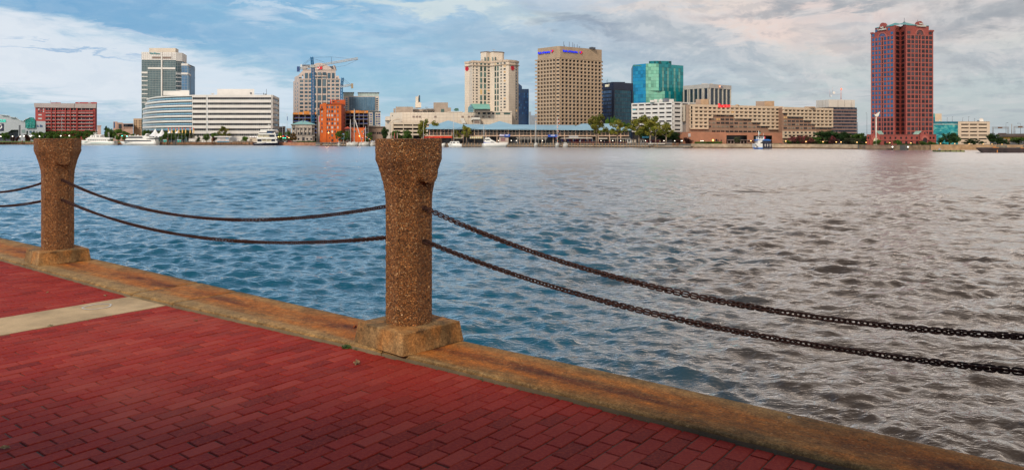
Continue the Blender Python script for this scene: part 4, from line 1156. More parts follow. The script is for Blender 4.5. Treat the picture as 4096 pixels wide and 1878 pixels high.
bd.win(fr, Us(1200), Z(311.5,D0), 10*D0/F_PX, 5*D0/F_PX, gst, -.3); bd.win(fr, Us(1347), Z(313.5,D0), 7*D0/F_PX, 5*D0/F_PX, gst, -.4)
F = face(P(1173,D0+26), P(1198,D0+.3))
for k in range(10):
    for q in (.35, .7): bd.win(F, F[3]*q, Z(334+14.8*k,D0+10), 2.4, 1.7, gst, .08)
b = MB()
for y in (301.5-0, 345.5): b.px(1252, 1307, y+.8, y+2.8, D0-.5, .45)
b.px(1197.4, 1362, 314.6, 316.6, D0-.5, .45); b.px(1197.5, 1362, 402.5, 404.5, D0-.3, .25); b.px(1212.4, 1343.2, 277.6, 279.4, D0+.4, .55)
for x in (1254.5,1267.5,1287,1306.5): b.px(x-1.6, x+1.6, 317.2, 570, D0-.7, .68)
for x in (1198.5,1216,1233,1249,1324,1341,1360): b.px(x-.5, x+.5, 317.2, 570, D0-.25, .23)
b.build('cornice', mat('granite_trim', (.62,.52,.45), .8, .06, .2), bd.root)
b = MB(); b.px(1270.5, 1288.5, 263, 277.4, D0-.1, .6); b.build('logo_square', mat('logo_red', (.70,.01,.02), .5), bd.root)
b = MB(); cxl, czl = X(1272,D0), Z(270,D0); RR = 7.3*D0/F_PX
for k in range(14):
    a0, a1 = -math.pi*.62+math.pi*1.24*k/14, -math.pi*.62+math.pi*1.24*(k+1)/14; ws_ = RR*.32
    b.add([(cxl+(RR-ws_)*math.cos(a0), D0-.35, czl+(RR-ws_)*math.sin(a0)), (cxl+RR*math.cos(a0), D0-.35, czl+RR*math.sin(a0)), (cxl+RR*math.cos(a1), D0-.35, czl+RR*math.sin(a1)), (cxl+(RR-ws_)*math.cos(a1), D0-.35, czl+(RR-ws_)*math.sin(a1)),
           (cxl+(RR-ws_)*math.cos(a0), D0-.12, czl+(RR-ws_)*math.sin(a0)), (cxl+RR*math.cos(a0), D0-.12, czl+RR*math.sin(a0)), (cxl+RR*math.cos(a1), D0-.12, czl+RR*math.sin(a1)), (cxl+(RR-ws_)*math.cos(a1), D0-.12, czl+(RR-ws_)*math.sin(a1))],
          [(0,1,2,3),(4,7,6,5),(0,4,5,1),(1,5,6,2),(2,6,7,3),(3,7,4,0)])
b.build('logo_crescent', mat('logo_white', (.85,.82,.78), .5), bd.root)
bd.done(stone)

# grey-glass and stone building behind the construction site
D0 = 680.0
bd = Bld('office_building', 'cream and blue-glass office building with two roof pavilions right of the small crane', (*P(1450, D0), GZ)); ivory = mat('ivory_stone', (.60,.53,.46), .8, .06, .15)
b = MB(); b.px(1373, 1516, 384.5, 570, D0, 30); b.px(1466, 1522, 446, 570, D0-6, 20); b.build('body', ivory, bd.root)
b = MB(); b.px(1373, 1415, 370.5, 385, D0+4, 16); b.px(1432, 1515, 371, 385.6, D0+4, 16); b.build('roof_pavilion', mat('pale_green_metal', (.36,.45,.43), .6), bd.root)
b = MB(); b.px(1370.5, 1417, 368.6, 370.4, D0+3, 18); b.px(1430, 1517.5, 369, 370.9, D0+3, 18); b.px(1394, 1500, 387, 389, D0-.8, .7); b.px(1464, 1523, 444, 446, D0-7, 20); b.build('cornice', mat('slate_cornice', (.22,.28,.33), .6), bd.root)
cg = mat('reflective_blue_glass', (.08,.16,.24), .1, .25, .15, spec=1.0)
b = MB(); b.px(1397, 1500, 389.1, 441, D0-1, .9); b.px(1491, 1499, 446.2, 505, D0-6.6, .55); b.build('curtain_glass', cg, bd.root)
b = MB()
for k in range(12): b.px(1397+k*9.3-.25, 1397+k*9.3+.25, 389.2, 441, D0-1.15, .14)
for y in (395,): b.px(1397, 1500, y, y+.6, D0-1.2, .14)
b.build('curtain_mullions', mat('blue_grey_mullion', (.20,.30,.38), .5), bd.root)
for r in range(8): bd.pxwin(1383, 1390, 392+r*8, 396.4+r*8, D0, gl_blue); bd.pxwin(1504, 1512, 393+r*8.2, 398+r*8.2, D0, gl_navy)
for r in range(6):
    for x in (1470,1480.5,1503.5,1513): bd.pxwin(x, x+7, 455+r*9.2, 460.5+r*9.2, D0-6, glassmat('royal_blue_glass', (.02,.06,.22), (.2,.25,.28), .25))
bd.done(ivory)

# burnt-orange brick building
D0 = 560.0; ob_ = mat('burnt_orange_brick', (.55,.115,.018), .85, .12, .25)
bd = Bld('brick_building', 'burnt-orange brick building with rows of small windows at the centre left', (*P(1320, D0), GZ))
b = MB(); b.px(1306, 1365, 417, 570, D0, 24); b.px(1279.5, 1290, 417, 570, D0+.3, 20); b.px(1290.1, 1305.9, 411.5, 570, D0-.6, 22)
b.build('front_wall', ob_, bd.root)
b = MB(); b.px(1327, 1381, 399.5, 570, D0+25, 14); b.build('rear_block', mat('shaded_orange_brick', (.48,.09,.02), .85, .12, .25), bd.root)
b = MB(); b.prism([P(1365.2,D0+.2), P(1380.5,D0+17), P(1380.5,D0+24.8), P(1365.2,D0+24.8)], GZ, Z(415,D0)); b.build('side_wall', mat('old_red_brick', (.30,.055,.028), .85, .15, .25), bd.root)
b = MB(); b.profile([(X(x,D0),Z(y,D0)) for x, y in ((1276,434.5),(1293,434.5),(1290,437.5),(1279,437.5))], D0-1.8, D0-.0); b.px(1303, 1366, 415.2, 417, D0-.5, 1); b.px(1289.5, 1306.4, 410.3, 411.4, D0-1, 22)
b.build('cornice', mat('dark_brick_cornice', (.16,.045,.02), .85), bd.root)
gw = glassmat('sash_window', (.04,.05,.07), (.45,.47,.45), .5)
for r in range(8):
    yc = [429,446,461.5,478,494,510,526,541][r]
    for j, x in enumerate((1288,1310,1318,1329,1340,1351.5)):
        if r == 7 and j not in (3,): continue
        if r == 6 and j in (5,): continue
        w = 7.2 if j == 3 else 4.6; bd.pxwin(x-w/2, x+w/2, yc-4.8, yc+4.6, D0, gw, proud=.1)
for x0, x1, yy in ((1330,1338,407),(1348,1359,407)): bd.pxwin(x0, x1, yy-2.5, yy+2.5, D0+25, gl_brown)
for r in range(8): bd.win(face(P(1365.2,D0+.2), P(1380.5,D0+17)), 12, Z(429+16*r,D0+10), 2.2, 1.5, gl_dark, .05)
b = MB(); b.px(1325.5,1333,556,566,D0-.25,.2); b.px(1317,1320,549,553,D0-.2,.15); b.build('door', mat('dark_door', (.03,.02,.025), .6), bd.root)
b = MB(); b.tube((X(1323,D0-4),D0-4,Z(418,D0)), (X(1322,D0-4),D0-4,Z(398,D0)), .5, .25, 8); b.build('red_chute', mat('signal_red', (.65,.02,.02), .5), bd.root)
bd.done(ob_)

# construction frames
def frame(name, label, x0, x1, ys, D, cols, form_top, depth=20, seed=1):
    rr = random.Random(seed); bd = Bld(name, label, (*P((x0+x1)/2, D), GZ), 'construction site')
    conc = mat('raw_grey_concrete', (.24,.22,.20), .9, .25, .4); b = MB()
    for y in ys: b.px(x0, x1, y, y+1.8, D, depth)
    b.build('floor_slab', conc, bd.root)
    b = MB()
    for i in range(cols+1):
        xx = x0+(x1-x0)*i/cols; b.px(xx-1.1, xx+1.1, ys[0]-4, 570, D-.25, .8); b.px(xx-.9+3, xx+.9+3, ys[0], 570, D+depth-1, .8)
    b.build('column', conc, bd.root)
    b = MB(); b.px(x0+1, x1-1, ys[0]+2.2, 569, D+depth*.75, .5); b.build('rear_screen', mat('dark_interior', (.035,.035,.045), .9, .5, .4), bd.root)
    b = MB()
    for y in ys[:-1]:
        for k in range(int((x1-x0)/4)):
            if rr.random() < .5: xx = x0+4*k+rr.uniform(0,2); b.px(xx, xx+rr.uniform(.5,1.4), y+1.9, y+1.9+rr.uniform(5,9), D+rr.uniform(1,8), .2)
    b.build('props', mat('orange_props', (.50,.12,.03), .8, .5, .5), bd.root)
    b = MB()
    for y in ys[1:-1]:
        xx = x0
        while xx < x1: w = rr.uniform(8,18); b.px(xx, min(x1, xx+w), y-3.4, y-.2, D-.1-.01*rr.random(), .05) if rr.random() < .75 else None; xx += w+1
    b.build('safety_net', mat('blue_netting', (.03,.06,.25), .8, .3, .5), bd.root)
    b = MB(); xx = x0
    while xx < x1-6:
        w = rr.uniform(14,30); h = rr.uniform(5,form_top); b.px(xx, min(x1,xx+w), ys[0]-h, ys[0]-.2, D-.8, 2.5); xx += w+rr.uniform(1,4)
    b.build('formwork', mat('orange_formwork', (.60,.22,.04), .8, .3, .5), bd.root)
    return bd.done(conc)
frame('construction_frame', 'unfinished concrete frame with orange formwork right of the orange brick building', 1382, 1472, [452,463,477,495,513,531,549], 590.0, 5, 11, seed=3)
frame('construction_frame', 'unfinished concrete frame behind the green-roofed custom house', 1172, 1268, [458,472,486,500,516,532,548], 610.0, 4, 14, seed=8)
bd = Bld('brick_building', 'low orange brick wing lit by a lamp below the right construction frame', (*P(1432, 556), GZ)); b = MB(); b.px(1404, 1457, 511, 570, 556, 18); b.px(1403, 1458, 510, 511.3, 555.6, 19); b.build('walls', ob_, bd.root); bd.pxwin(1418,1424,521,529,556,gl_green); bd.pxwin(1446,1452,523,530,556,gl_green); bd.done(ob_)
bd = Bld('brick_building', 'red hip-roofed pavilion between the orange building and the masts', (*P(1390, 552), GZ)); b = MB(); b.px(1381, 1399, 513, 570, 552, 10); b.build('walls', mat('dark_timber_wall', (.07,.04,.04), .8), bd.root)
b = MB(); c_ = [P(1375,551), P(1406,551), P(1404,564), P(1377,564)]; ap = (X(1390,557),557,Z(505,557)); zz0 = Z(514.5,551)
b.add([(p[0],p[1],zz0) for p in c_]+[ap], [(0,1,4),(1,2,4),(2,3,4),(3,0,4),(3,2,1,0)]); b.build('roof', mat('red_tile_roof', (.42,.07,.035), .8), bd.root); bd.done(ob_)
bd = Bld('stone_building', 'brown flat-roofed stone building left of the beige mall', (*P(1505, 600), GZ)); bs = mat('brown_stone', (.30,.215,.165), .85, .12, .2); b = MB(); b.px(1475, 1552, 508, 570, 600, 24); b.px(1472, 1554, 505.5, 508.2, 599, 25); b.build('walls', bs, bd.root)
for x in (1487,1493,1499): bd.pxwin(x, x+4, 528, 535, 600, gl_dark)
for x in (1508,1516,1523): bd.pxwin(x, x+6, 528, 536, 600, gl_dark)
b = MB(); b.px(1474, 1503, 502, 506, 615, 8); b.profile([(X(x,600),Z(y,600)) for x, y in ((1478,502),(1489,497),(1502,502.5))], 616, 622); b.build('white_gable_roof', white, bd.root); bd.done(bs)
bd = Bld('stone_building', 'distant pale stone building between the white offices and the custom house', (*P(1127, 700), GZ)); ps = mat('pale_far_stone', (.48,.40,.34), .85, .15, .2); b = MB(); b.px(1113, 1142, 506, 570, 700, 20); b.px(1131, 1142, 505, 506.1, 700, 10); b.px(1146, 1164, 513, 570, 720, 20); b.build('walls', ps, bd.root)
for r in range(4):
    for x in (1116,1124,1132): bd.pxwin(x, x+3, 512+r*9, 517+r*9, 700, gl_brown)
bd.done(ps)

# custom house
D0 = 556.0; lime = mat('grey_limestone', (.44,.385,.33), .85, .12, .4)
bd = Bld('custom_house', 'grey stone custom house with pale green hipped roof', (*P(1212, D0), GZ))
b = MB(); b.px(1167, 1258, 499.5, 566, D0, 26); b.px(1181.3, 1247.7, 500, 540.8, D0-1.6, 1.55); b.px(1163.5, 1261, 497.4, 499.6, D0-2.2, 30); b.px(1165, 1260, 541, 543.5, D0-2.4, 2.35); b.px(1166, 1259, 508.5, 510, D0-1.9, 1.85); b.px(1174,1250,543.6,566,D0-2,1.9); b.build('walls', lime, bd.root)
b = MB(); c_ = [P(1162.5,D0-2.6), P(1263.5,D0-2.6), P(1259,D0+28), P(1166,D0+28)]; zz0 = Z(497.3,D0-2.4); ap = (X(1212.5,D0+12),D0+12,Z(481.3,D0+12))
b.add([(p[0],p[1],zz0) for p in c_]+[ap], [(0,1,4),(1,2,4),(2,3,4),(3,0,4),(3,2,1,0)]); b.build('roof', mat('verdigris_copper', (.24,.46,.42), .6, .1, .2), bd.root)
for x in (1183.5, 1199, 1215, 1231, 1246):
    c1 = MB(); c1.tube((X(x,D0-2.3),D0-2.3,Z(541,D0-2.3)), (X(x,D0-2.3),D0-2.3,Z(511,D0-2.3)), .42, .36, 10); c1.px(x-2.6, x+2.6, 509, 511.4, D0-2.9, 1.2); c1.build('column', lime, bd.root)
for x in (1175,1194,1207,1223,1239,1252):
    bd.pxwin(x-2.6, x+2.6, 513, 519.5, D0-1.6, gl_dark); bd.pxwin(x-2.8, x+2.8, 529, 539.5, D0-1.6, gl_dark)
for x in (1179,1194,1229,1245): bd.pxwin(x-3.2, x+3.2, 552.5, 559.5, D0-2, gl_dark)
b = MB(); b.px(1208.5,1218,549,562,D0-2.25,.2); b.build('door', mat('near_black', (.02,.02,.03), .6), bd.root)
bd.done(lime)
# beige windowless mall
D0 = 520.0
bd = Bld('shopping_mall', 'long beige windowless mall with parking decks, roof tower and plant rooms', (*P(1800, D0), GZ))
b = MB()
b.prism([P(1608,D0), P(2048,D0), P(2048,D0+45), P(1560,D0+45), P(1561,D0+9)], GZ, Z(449,D0))
b.prism([P(1541,D0+16), P(1560,D0+9.2), P(1562,D0+44), P(1545,D0+44)], GZ, Z(466,D0+14))
b.px(1540, 1562, 478, 480.5, D0+8, 12)
b.build('walls', cream, bd.root)
b = MB(); b.px(1574, 1582, 434, 449, D0+14, 20); b.px(1583, 1652, 427, 449, D0+12, 20); b.px(1652.2, 1738, 436, 449, D0+14, 18); b.px(1734, 1792, 410, 449, D0+18, 20); b.px(1737.5, 1804, 430.5, 449, D0+13, 6)
b.build('rooftop_plant_room', mat('taupe_concrete', (.36,.29,.23), .85, .1, .3), bd.root)
b = MB(); b.px(1662, 1673, 386, 430, D0+14, 6); b.px(1673.1, 1680, 381, 430, D0+15, 5); b.px(1661, 1684.5, 410, 430, D0+13, 8); b.build('roof_tower', cream, bd.root)
b = MB(); b.px(1675, 1680.4, 381.3, 408, D0+14.8, .2); b.build('tower_shadow_slot', gl_navy, bd.root)
b = MB(); b.px(1652, 1670, 431, 437.5, D0+11, 2); b.px(1688,1700,434,438,D0+11,2); b.px(1706,1733,433,437.5,D0+11,3); b.tube((X(1704,D0+10),D0+10,Z(437,D0)),(X(1704,D0+10),D0+10,Z(427,D0)),.12); b.px(1630,1631,424,428,D0+13,.3); b.px(1700,1712,428.5,430,D0+12,2); b.build('roof_equipment', mat('grey_roof_units', (.28,.29,.30), .7), bd.root)
for i in range(8): bd.pxwin(1661+i*10, 1668+i*10, 446, 449.3, D0+13.9, gl_dark)
bd.pxwin(1764, 1777, 436, 449, D0+13, glassmat('dull_green_glass', (.07,.12,.10)))
for x in (1650,1663,1675,1737,1846,1871,1883.5,1928.5,1953,1896,1905): bd.pxwin(x, x+9, 463.5, 470.5, D0, mat('brown_louvre', (.25,.19,.16), .9), 'louvre')
for x in (1568,1574,1580): bd.pxwin(x, x+4, 462, 465, D0+7, gl_dark)
# parking decks in front of its west half
b = MB()
for y0, y1 in ((489.5,497.5),(503.5,511.5),(519.5,527),(534,541)): b.px(1571, 1722, y0, y1, D0-9, 8.9)
for x in (1571,1612,1649,1686,1719): b.px(x, x+3, 489.4, 566, D0-9.2, 1)
b.build('parking_deck', cream_d, bd.root)
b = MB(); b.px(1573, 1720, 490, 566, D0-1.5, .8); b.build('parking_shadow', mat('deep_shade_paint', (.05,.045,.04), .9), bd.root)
b = MB(); pts_ = [(1566,497),(1581,480),(1600,475),(1609,476),(1610,479),(1600,478.5),(1584,483),(1570,499)]; b.profile([(X(x,D0),Z(y,D0)) for x, y in pts_], D0-9.6, D0-2); b.px(1566, 1572, 497, 566, D0-9.4, 8); b.build('vaulted_canopy', cream_d, bd.root)
b = MB(); b.profile([(X(x,D0),Z(y,D0)) for x, y in ((1841,473),(1855,473),(1866,493),(1850,493))], D0-4, D0-.1); b.px(1847,1864,493,500,D0-3.4,3.3); b.profile([(X(x,D0),Z(y,D0)) for x, y in ((1885,477),(1889,470),(1921,471),(1924,479),(1891,479.5),(1886,484))], D0-6, D0-.1); b.px(1894, 1921, 479.6, 497, D0-5, 4.9); b.build('loading_hood', mat('pale_dock_hood', (.66,.63,.56), .7), bd.root)
b = MB(); b.px(1896.5, 1918.5, 481, 494, D0-5.15, .12); b.build('hood_louvre', mat('brown_louvre', (.25,.19,.16), .9), bd.root)
# upper terrace with dark bays
b = MB(); b.px(1872, 2048, 444.5, 449.5, D0-.4, 10); b.px(1790, 1850, 446.5, 449.4, D0-.3, 8); b.build('upper_parapet', cream, bd.root)
for x0, x1 in ((1912,1920),(1931,1943),(1950,1962),(1968,1978)): bd.pxwin(x0, x1, 449.8, 457, D0, gl_dark)
for x0, x1 in ((1982,2001),(2015,2041)): bd.pxwin(x0, x1, 451, 458, D0, glassmat('dull_green_glass', (.07,.12,.10)))
b = MB()
for k in range(3): b.px(1610, 2047, 458+13*k, 458.5+13*k, D0-.08, .07)
for k in range(30): b.px(1612+14.5*k, 1612.4+14.5*k, 450, 499, D0-.11, .07)
b.build('panel_joints', mat('beige_joint', (.50,.43,.35), .9), bd.root)
# green gabled atrium
copper = mat('green_copper', (.17,.37,.30), .55, .08, .15)
b = MB(); b.profile([(X(x,D0),Z(y,D0)) for x, y in ((1886,416),(1957,417),(1963,438),(1897,437))], D0-4, D0-3.2)
b.add([(X(1886,D0),D0-3,Z(416,D0)),(X(1957,D0),D0-3,Z(417,D0)),(X(1963,D0),D0-7,Z(437.5,D0)),(X(1897,D0),D0-7,Z(437,D0)),(X(1886,D0),D0+4,Z(437,D0)),(X(1957,D0),D0+4,Z(437,D0))], [(0,1,2,3),(0,4,5,1)])
b.build('atrium_roof', copper, bd.root)
b = MB(); b.px(1897, 1961, 438, 449, D0-5.5, 5); b.build('atrium_side_wall', glassmat('bronze_window_glass', (.045,.038,.034)), bd.root)
b = MB(); b.profile([(X(x,D0),Z(y,D0)) for x, y in ((1874,450),(1875,432),(1886,418),(1896,436),(1897,450))], D0-7.3, D0-6.9); b.build('atrium_gable', glassmat('pale_blue_gable_glass', (.12,.24,.30)), bd.root)
b = MB()
for x in (1875,1880.5,1886,1891.5,1897): b.px(x-.4, x+.4, 420+abs(x-1886)*1.25, 451, D0-7.5, .15)
for y in (430,440): b.px(1876, 1896, y, y+.8, D0-7.55, .15)
b.build('gable_bars', mat('green_bar', (.12,.28,.24), .5), bd.root)
b = MB(); b.add([(X(1814,D0),D0-.5,Z(441,D0)),(X(1822,D0),D0-2,Z(433,D0)),(X(1834,D0),D0-2,Z(433.5,D0)),(X(1836,D0),D0-.5,Z(443,D0)),(X(1824,D0),D0-.4,Z(445,D0)),(X(1825,D0),D0+5,Z(433,D0))],[(0,1,4),(1,2,3,4),(1,5,2)]); b.build('small_green_roof', copper, bd.root)
bd.done(cream)

# twin-winged hotel tower
bd = Bld('hotel_tower', 'cream twin-winged hotel tower with red round logos', (*P(1962, 560), GZ))
Hh = (HY-243.5)*556/F_PX
pl = [(1859,248.5),(1877,247),(1889,243.5),(1961,246.5),(2011,241),(2035,240.5),(2061,243),(2074,247)]
cc = [Vector(q) for q in corners(Hh, pl)]
cc2 = list(cc)
wing_zb = GZ
b = MB(); b.prism(cc+[cc[7]+Vector((-6,40)), cc[0]+Vector((4,40))], GZ, EYE+Hh); b.build('body', cream, bd.root)
b = MB(); off = []
for i in range(7):
    F = face(cc[i], cc[i+1]); b.fbox(F, .03, F[3]-.03, Z(262,556), Z(259,556), .0, .9); b.fbox(F, .02, F[3]-.02, EYE+Hh-1.2, EYE+Hh+.25, .0, .5)
b.build('cornice', mat('sand_cornice', (.56,.44,.33), .8), bd.root)
gh = glassmat('green_hotel_glass', (.04,.075,.065), (.10,.17,.15), .35, .2, lit=.035); ghd = glassmat('dark_hotel_window', (.035,.04,.045), (.14,.15,.14), .3, .25, lit=.05)
Fs = [face(cc[i], cc[i+1]) for i in range(7)]
def UU(F, x):    # distance along the face whose projection falls on column x
    A, u = F[0], F[1]; t = (x-2048)/F_PX; return (t*A.y-A.x)/(u.x-t*u.y)
ZZ = lambda F, u, y: EYE+(HY-y)*(F[0]+F[1]*u).y/F_PX
Dm = 556
rows = [255.5]+[268+11.65*k for k in range(14)]
zr = [Z(y, Dm) for y in rows]
for x, w in ((1893.5,3.4),(1907,6.8),(1954.5,8.5)):
    F = Fs[2]
    for k, z in enumerate(zr): bd.win(F, UU(F,x), z, w*.19, 1.05, ghd)
for x, w in ((1924.5,8.6),(1939.7,9)):
    F = Fs[2]; bd.win(F, UU(F,x), zr[0], w*.19, 1.15, gh)
    for k in range(7): bd.win(F, UU(F,x), (zr[1+2*k]+zr[2+2*k])/2, w*.19, 3.55, gh)
F = Fs[3]
for x, w in ((1981.8,6),(1991.8,6)):
    bd.win(F, UU(F,x), zr[0], 1.9, 1.15, gh)
    for k in range(8): bd.win(F, UU(F,x), zr[1]-1.1-4.32*k, 1.7, 3.55, gh)
for x in (2004.7,):
    for k in range(17): bd.win(F, UU(F,x), zr[0]-2.16*k, 1.4, 1.0, ghd)
F = Fs[4]
for k in range(16): bd.win(F, UU(F,2018.5), zr[0]-2.16*k, 1.5, 1.15, ghd)
F = Fs[6]
for k in range(20): bd.win(F, UU(F,2065.5), zr[0]-2.16*k, 2.3, 1.15, ghd)
b = MB()
for F in (Fs[0], Fs[1], Fs[5], Fs[2]):
    for k in range(22): b.fbox(F, .05, F[3]-.05, Z(266+9.5*k,556)-.05, Z(266+9.5*k,556)+.05, .0, .045)
b.build('panel_joints', mat('cream_joint', (.52,.43,.34), .9), bd.root)
b = MB(); D1 = 566; b.prism([P(1923,D1+4), P(1945,D1), P(1960,D1+3), P(1973,D1), P(2010,D1+3), P(2016,D1+8), P(2014,D1+16), P(1925,D1+16)], EYE+Hh-1, Z(207.5,D1)); b.build('penthouse', cream, bd.root)
b = MB(); b.prism([P(1921,D1+3.6), P(1945,D1-.6), P(1960,D1+2.5), P(1973,D1-.6), P(2011,D1+2.4), P(2018,D1+7.6), P(2015,D1+17), P(1923,D1+17)], Z(207.4,D1), Z(205.8,D1)); b.build('penthouse_coping', mat('brown_coping', (.22,.15,.11), .7), bd.root)
for x, w in ((1940,4.5),(1953,5),(1970,4),(1982,5)): bd.pxwin(x-w/2, x+w/2, 228.5, 247, D1-.8, gl_green)
b = MB(); b.tube((X(1950,D1),D1+5,Z(206,D1)),(X(1950,D1),D1+5,Z(200,D1)),.12); b.tube((X(1954,D1),D1+5,Z(206,D1)),(X(1954,D1),D1+5,Z(201,D1)),.12); b.tube((X(1975,D1),D1+5,Z(206,D1)),(X(1975,D1),D1+5,Z(199.6,D1)),.12); b.px(1970,1981,198.6,199.8,D1+5,.3)
b.lathe((X(2026.5,D1),D1+2,Z(244,D1)), [(.4,0),(.9,.5),(.95,.9),(.5,1.4),(.1,1.5)], 10); b.px(1876,1886,244,247,D1-4,3); b.px(2045,2055,241.5,244,D1-4,3); b.px(1925,1934,238,244,D1-3,1.5) ; b.build('roof_fittings', mat('light_roof_fittings', (.42,.36,.31), .7), bd.root)
for F, x, y in ((Fs[0],1868.6,275.5),(Fs[5],2049.5,272.5)):
    u = UU(F, x); p = F[0]+F[1]*u+F[2]*.15; z = ZZ(F, u, y); ang = math.atan2(F[1].y, F[1].x)
    b = MB(); r = 1.65; K = 26; vs = []
    for nn in (0, .3):
        for k in range(K): a = 2*math.pi*k/K; q = p+F[1]*(r*math.cos(a))+F[2]*nn; vs.append((q.x, q.y, z+r*math.sin(a)))
    b.add(vs, [tuple(range(K-1,-1,-1)), tuple(range(K,2*K))]+[(k,(k+1)%K,K+(k+1)%K,K+k) for k in range(K)]); sg = b.build('round_logo', mat('crimson_logo', (.55,.008,.03), .5), bd.root)
    text_part('R', 1.9, (p.x+F[2].x*.33, p.y+F[2].y*.33, z), mat('logo_dark_script', (.20,.01,.02), .5), bd.root, 'logo_letter', ang=ang, depth=.06)
bd.done(cream)

# dark blue glass tower half hidden by the hotel
D0 = 700.0
bd = Bld('office_tower', 'narrow dark blue glass tower with slanted top right of the hotel tower', (*P(2095, D0), GZ))
b = MB(); b.prism([P(2060,D0), P(2115,D0), P(2116,D0+20), P(2060,D0+20)], GZ, Z(356,D0)); b.profile([(X(x,D0),Z(y,D0)) for x, y in ((2060,356),(2088,356),(2088,345),(2060,322))], D0, D0+19.9)
b.build('glass_body', mat('midnight_blue_glass', (.008,.035,.10), .12, .3, .2, spec=.8), bd.root)
for r in range(8):
    for c in range(6): bd.pxwin(2075+c*6.6, 2080.6+c*6.6, 372+r*11, 380+r*11, D0, glassmat('deep_blue_pane', (.006,.03,.10), (.02,.08,.2), .3))
b = MB()
for k in range(7): b.px(2073.6+k*6.6, 2074.2+k*6.6, 356.5, 470, D0-.25, .2)
b.build('mullion', mat('black_blue_bar', (.005,.015,.04), .4), bd.root); bd.done(gl_navy)
bd = Bld('warehouse', 'small grey windowless block between the blue tower and the tan grid tower', (*P(2135, 690), GZ)); b = MB(); b.px(2117, 2156, 462, 570, 690, 20); b.px(2116, 2124, 447, 462, 694, 10); b.build('walls', mat('blue_grey_wall', (.30,.35,.40), .8), bd.root); bd.done(gl_navy)

# tan grid office tower
D0 = 500.0; H = (HY-185)*D0/F_PX
bd = Bld('office_tower', 'square tan concrete-grid tower with blue and red bank signs', (*P(2240, D0), GZ))
l, m1, m2, r = [Vector(q) for q in corners(H, [(2153,195),(2226,186),(2240,185.5),(2402,200)])]
bk = l+(r-m2)
F1, F2, FC = face(l, m1), face(m2, r), face(m1, m2)
b = MB(); b.prism([l, m1, m2, r, bk], GZ, Z(233,D0)); b.build('core', mat('dark_core', (.035,.033,.035), .6), bd.root)
b = MB(); b.prism([l+Vector((-.4,-.3)), m1+Vector((0,-1.0)), m2+Vector((0,-1.0)), r+Vector((.8,-.6)), bk], Z(233.6,D0)+.3, EYE+H); b.build('crown_fascia', tan_f, bd.root)
zb, zt_ = Z(500,D0), Z(233,D0)
bd.facade(l, m1, zb, zt_, 6, 18, .70, .62, d=1.1, glass=gl_dark, pane_d=.12)
bd.facade(m2, r, zb, zt_, 11, 18, .70, .62, d=1.1, glass=gl_dark, pane_d=.12)
bd.facade(m1, m2, zb, zt_, 1, 18, .80, .45, d=.9, glass=gl_dark, pane_d=.12)
# projecting rims of the side grid seen in profile
b = MB()
for k in range(19):
    z = zb+(zt_-zb)*k/18
    b.fbox((r, Vector((.35,.94)).normalized(), Vector((.94,-.35)).normalized(), 5), 0, 5, z-.45, z+.45, -.8, .5); b.fbox((l+Vector((-2,2.2)), Vector((.66,-.75)).normalized(), Vector((-.75,-.66)).normalized(), 3), 0, 2.6, z-.45, z+.45, -.8, .35)
b.build('side_grid_edge', tan, bd.root)
b = MB()
for F in (F1, F2):
    n = int(F[3]/1.1)
    for k in range(n): b.fbox(F, F[3]*k/n, F[3]*k/n+.08, Z(232,D0)+.6, EYE+H-.2, 1.0, 1.12)
blue_l = mat('electric_blue_letters', (.01,.03,.85), .5, emit=(.0,.03,.9), estr=.35); red_l = mat('flag_red', (.80,.01,.03), .5, emit=(.8,.0,.02), estr=.2)
for F, x0, x1, y, xs, ys in ((F1, 2157.5, 2205, 211, 2214, 205.5), (F2, 2247, 2306, 207, 2319, 211.5)):
    u0, u1 = UU(F, x0), UU(F, x1); uc = (u0+u1)/2; p = F[0]+F[1]*uc+F[2]*1.35; z = ZZ(F, uc, y); ang = math.atan2(F[1].y, F[1].x)
    t = text_part('Bank of America', 2.0, (p.x, p.y, z), blue_l, bd.root, ang=ang, bold=.07, depth=.3)
    w = max(v.co.xy.length for v in t.data.vertices)*2; s = (u1-u0)/w
    t.data.transform(Matrix.Rotation(ang, 4, 'Z') @ Matrix.Diagonal((s, 1, 1, 1)) @ Matrix.Rotation(-ang, 4, 'Z'))
    us = UU(F, xs); z = ZZ(F, us, ys); b = MB()
    P3 = lambda du, dz, nn: (F[0].x+F[1].x*(us+du)+F[2].x*nn, F[0].y+F[1].y*(us+du)+F[2].y*nn, z+dz)
    for k, (q, mi) in enumerate((((-1.5,.1),(-.4,.8),(.1,.2),(-1.0,-.5), 0), ) and ()): pass
    sc_ = .95 if F is F2 else .85
    quads = [([(-1.6,.05),(-.6,.75),(.1,.35),(-.9,-.35)],1), ([(-.5,.8),(.2,1.15),(1.7,.35),(1.0,-.1),(.2,.35)],0), ([(-.8,-.42),(.1,.22),(.9,-.15),(.35,-1.0),(-.1,-1.0)],0)]
    for pts_, mi in quads:
        vs = [P3(a*sc_, c*sc_, 1.2) for a, c in pts_]+[P3(a*sc_, c*sc_, 1.5) for a, c in pts_]; n = len(pts_)
        b.add(vs, [tuple(range(n-1,-1,-1)), tuple(range(n,2*n))]+[(k,(k+1)%n,n+(k+1)%n,n+k) for k in range(n)], mi)
    b.build('flag_logo', [red_l, blue_l], bd.root)
b = MB()
for x, y in ((2255,167),(2258,180),(2277,168),(2291,170),(2297,176),(2309,178),(2318,188)): b.tube((X(x,D0+10),D0+10,Z(190,D0+10)),(X(x,D0+10),D0+10,Z(y,D0+10)),.13)
b.px(2357, 2382, 189.5, 195, D0+14, 8); b.px(2362, 2374, 188.3, 190, D0+15, 5); b.px(2316,2320,187,190,D0+14,.5); b.build('roof_fittings', mat('dark_fittings', (.06,.07,.09), .6), bd.root)
bd.done(tan, 'concrete_grid')

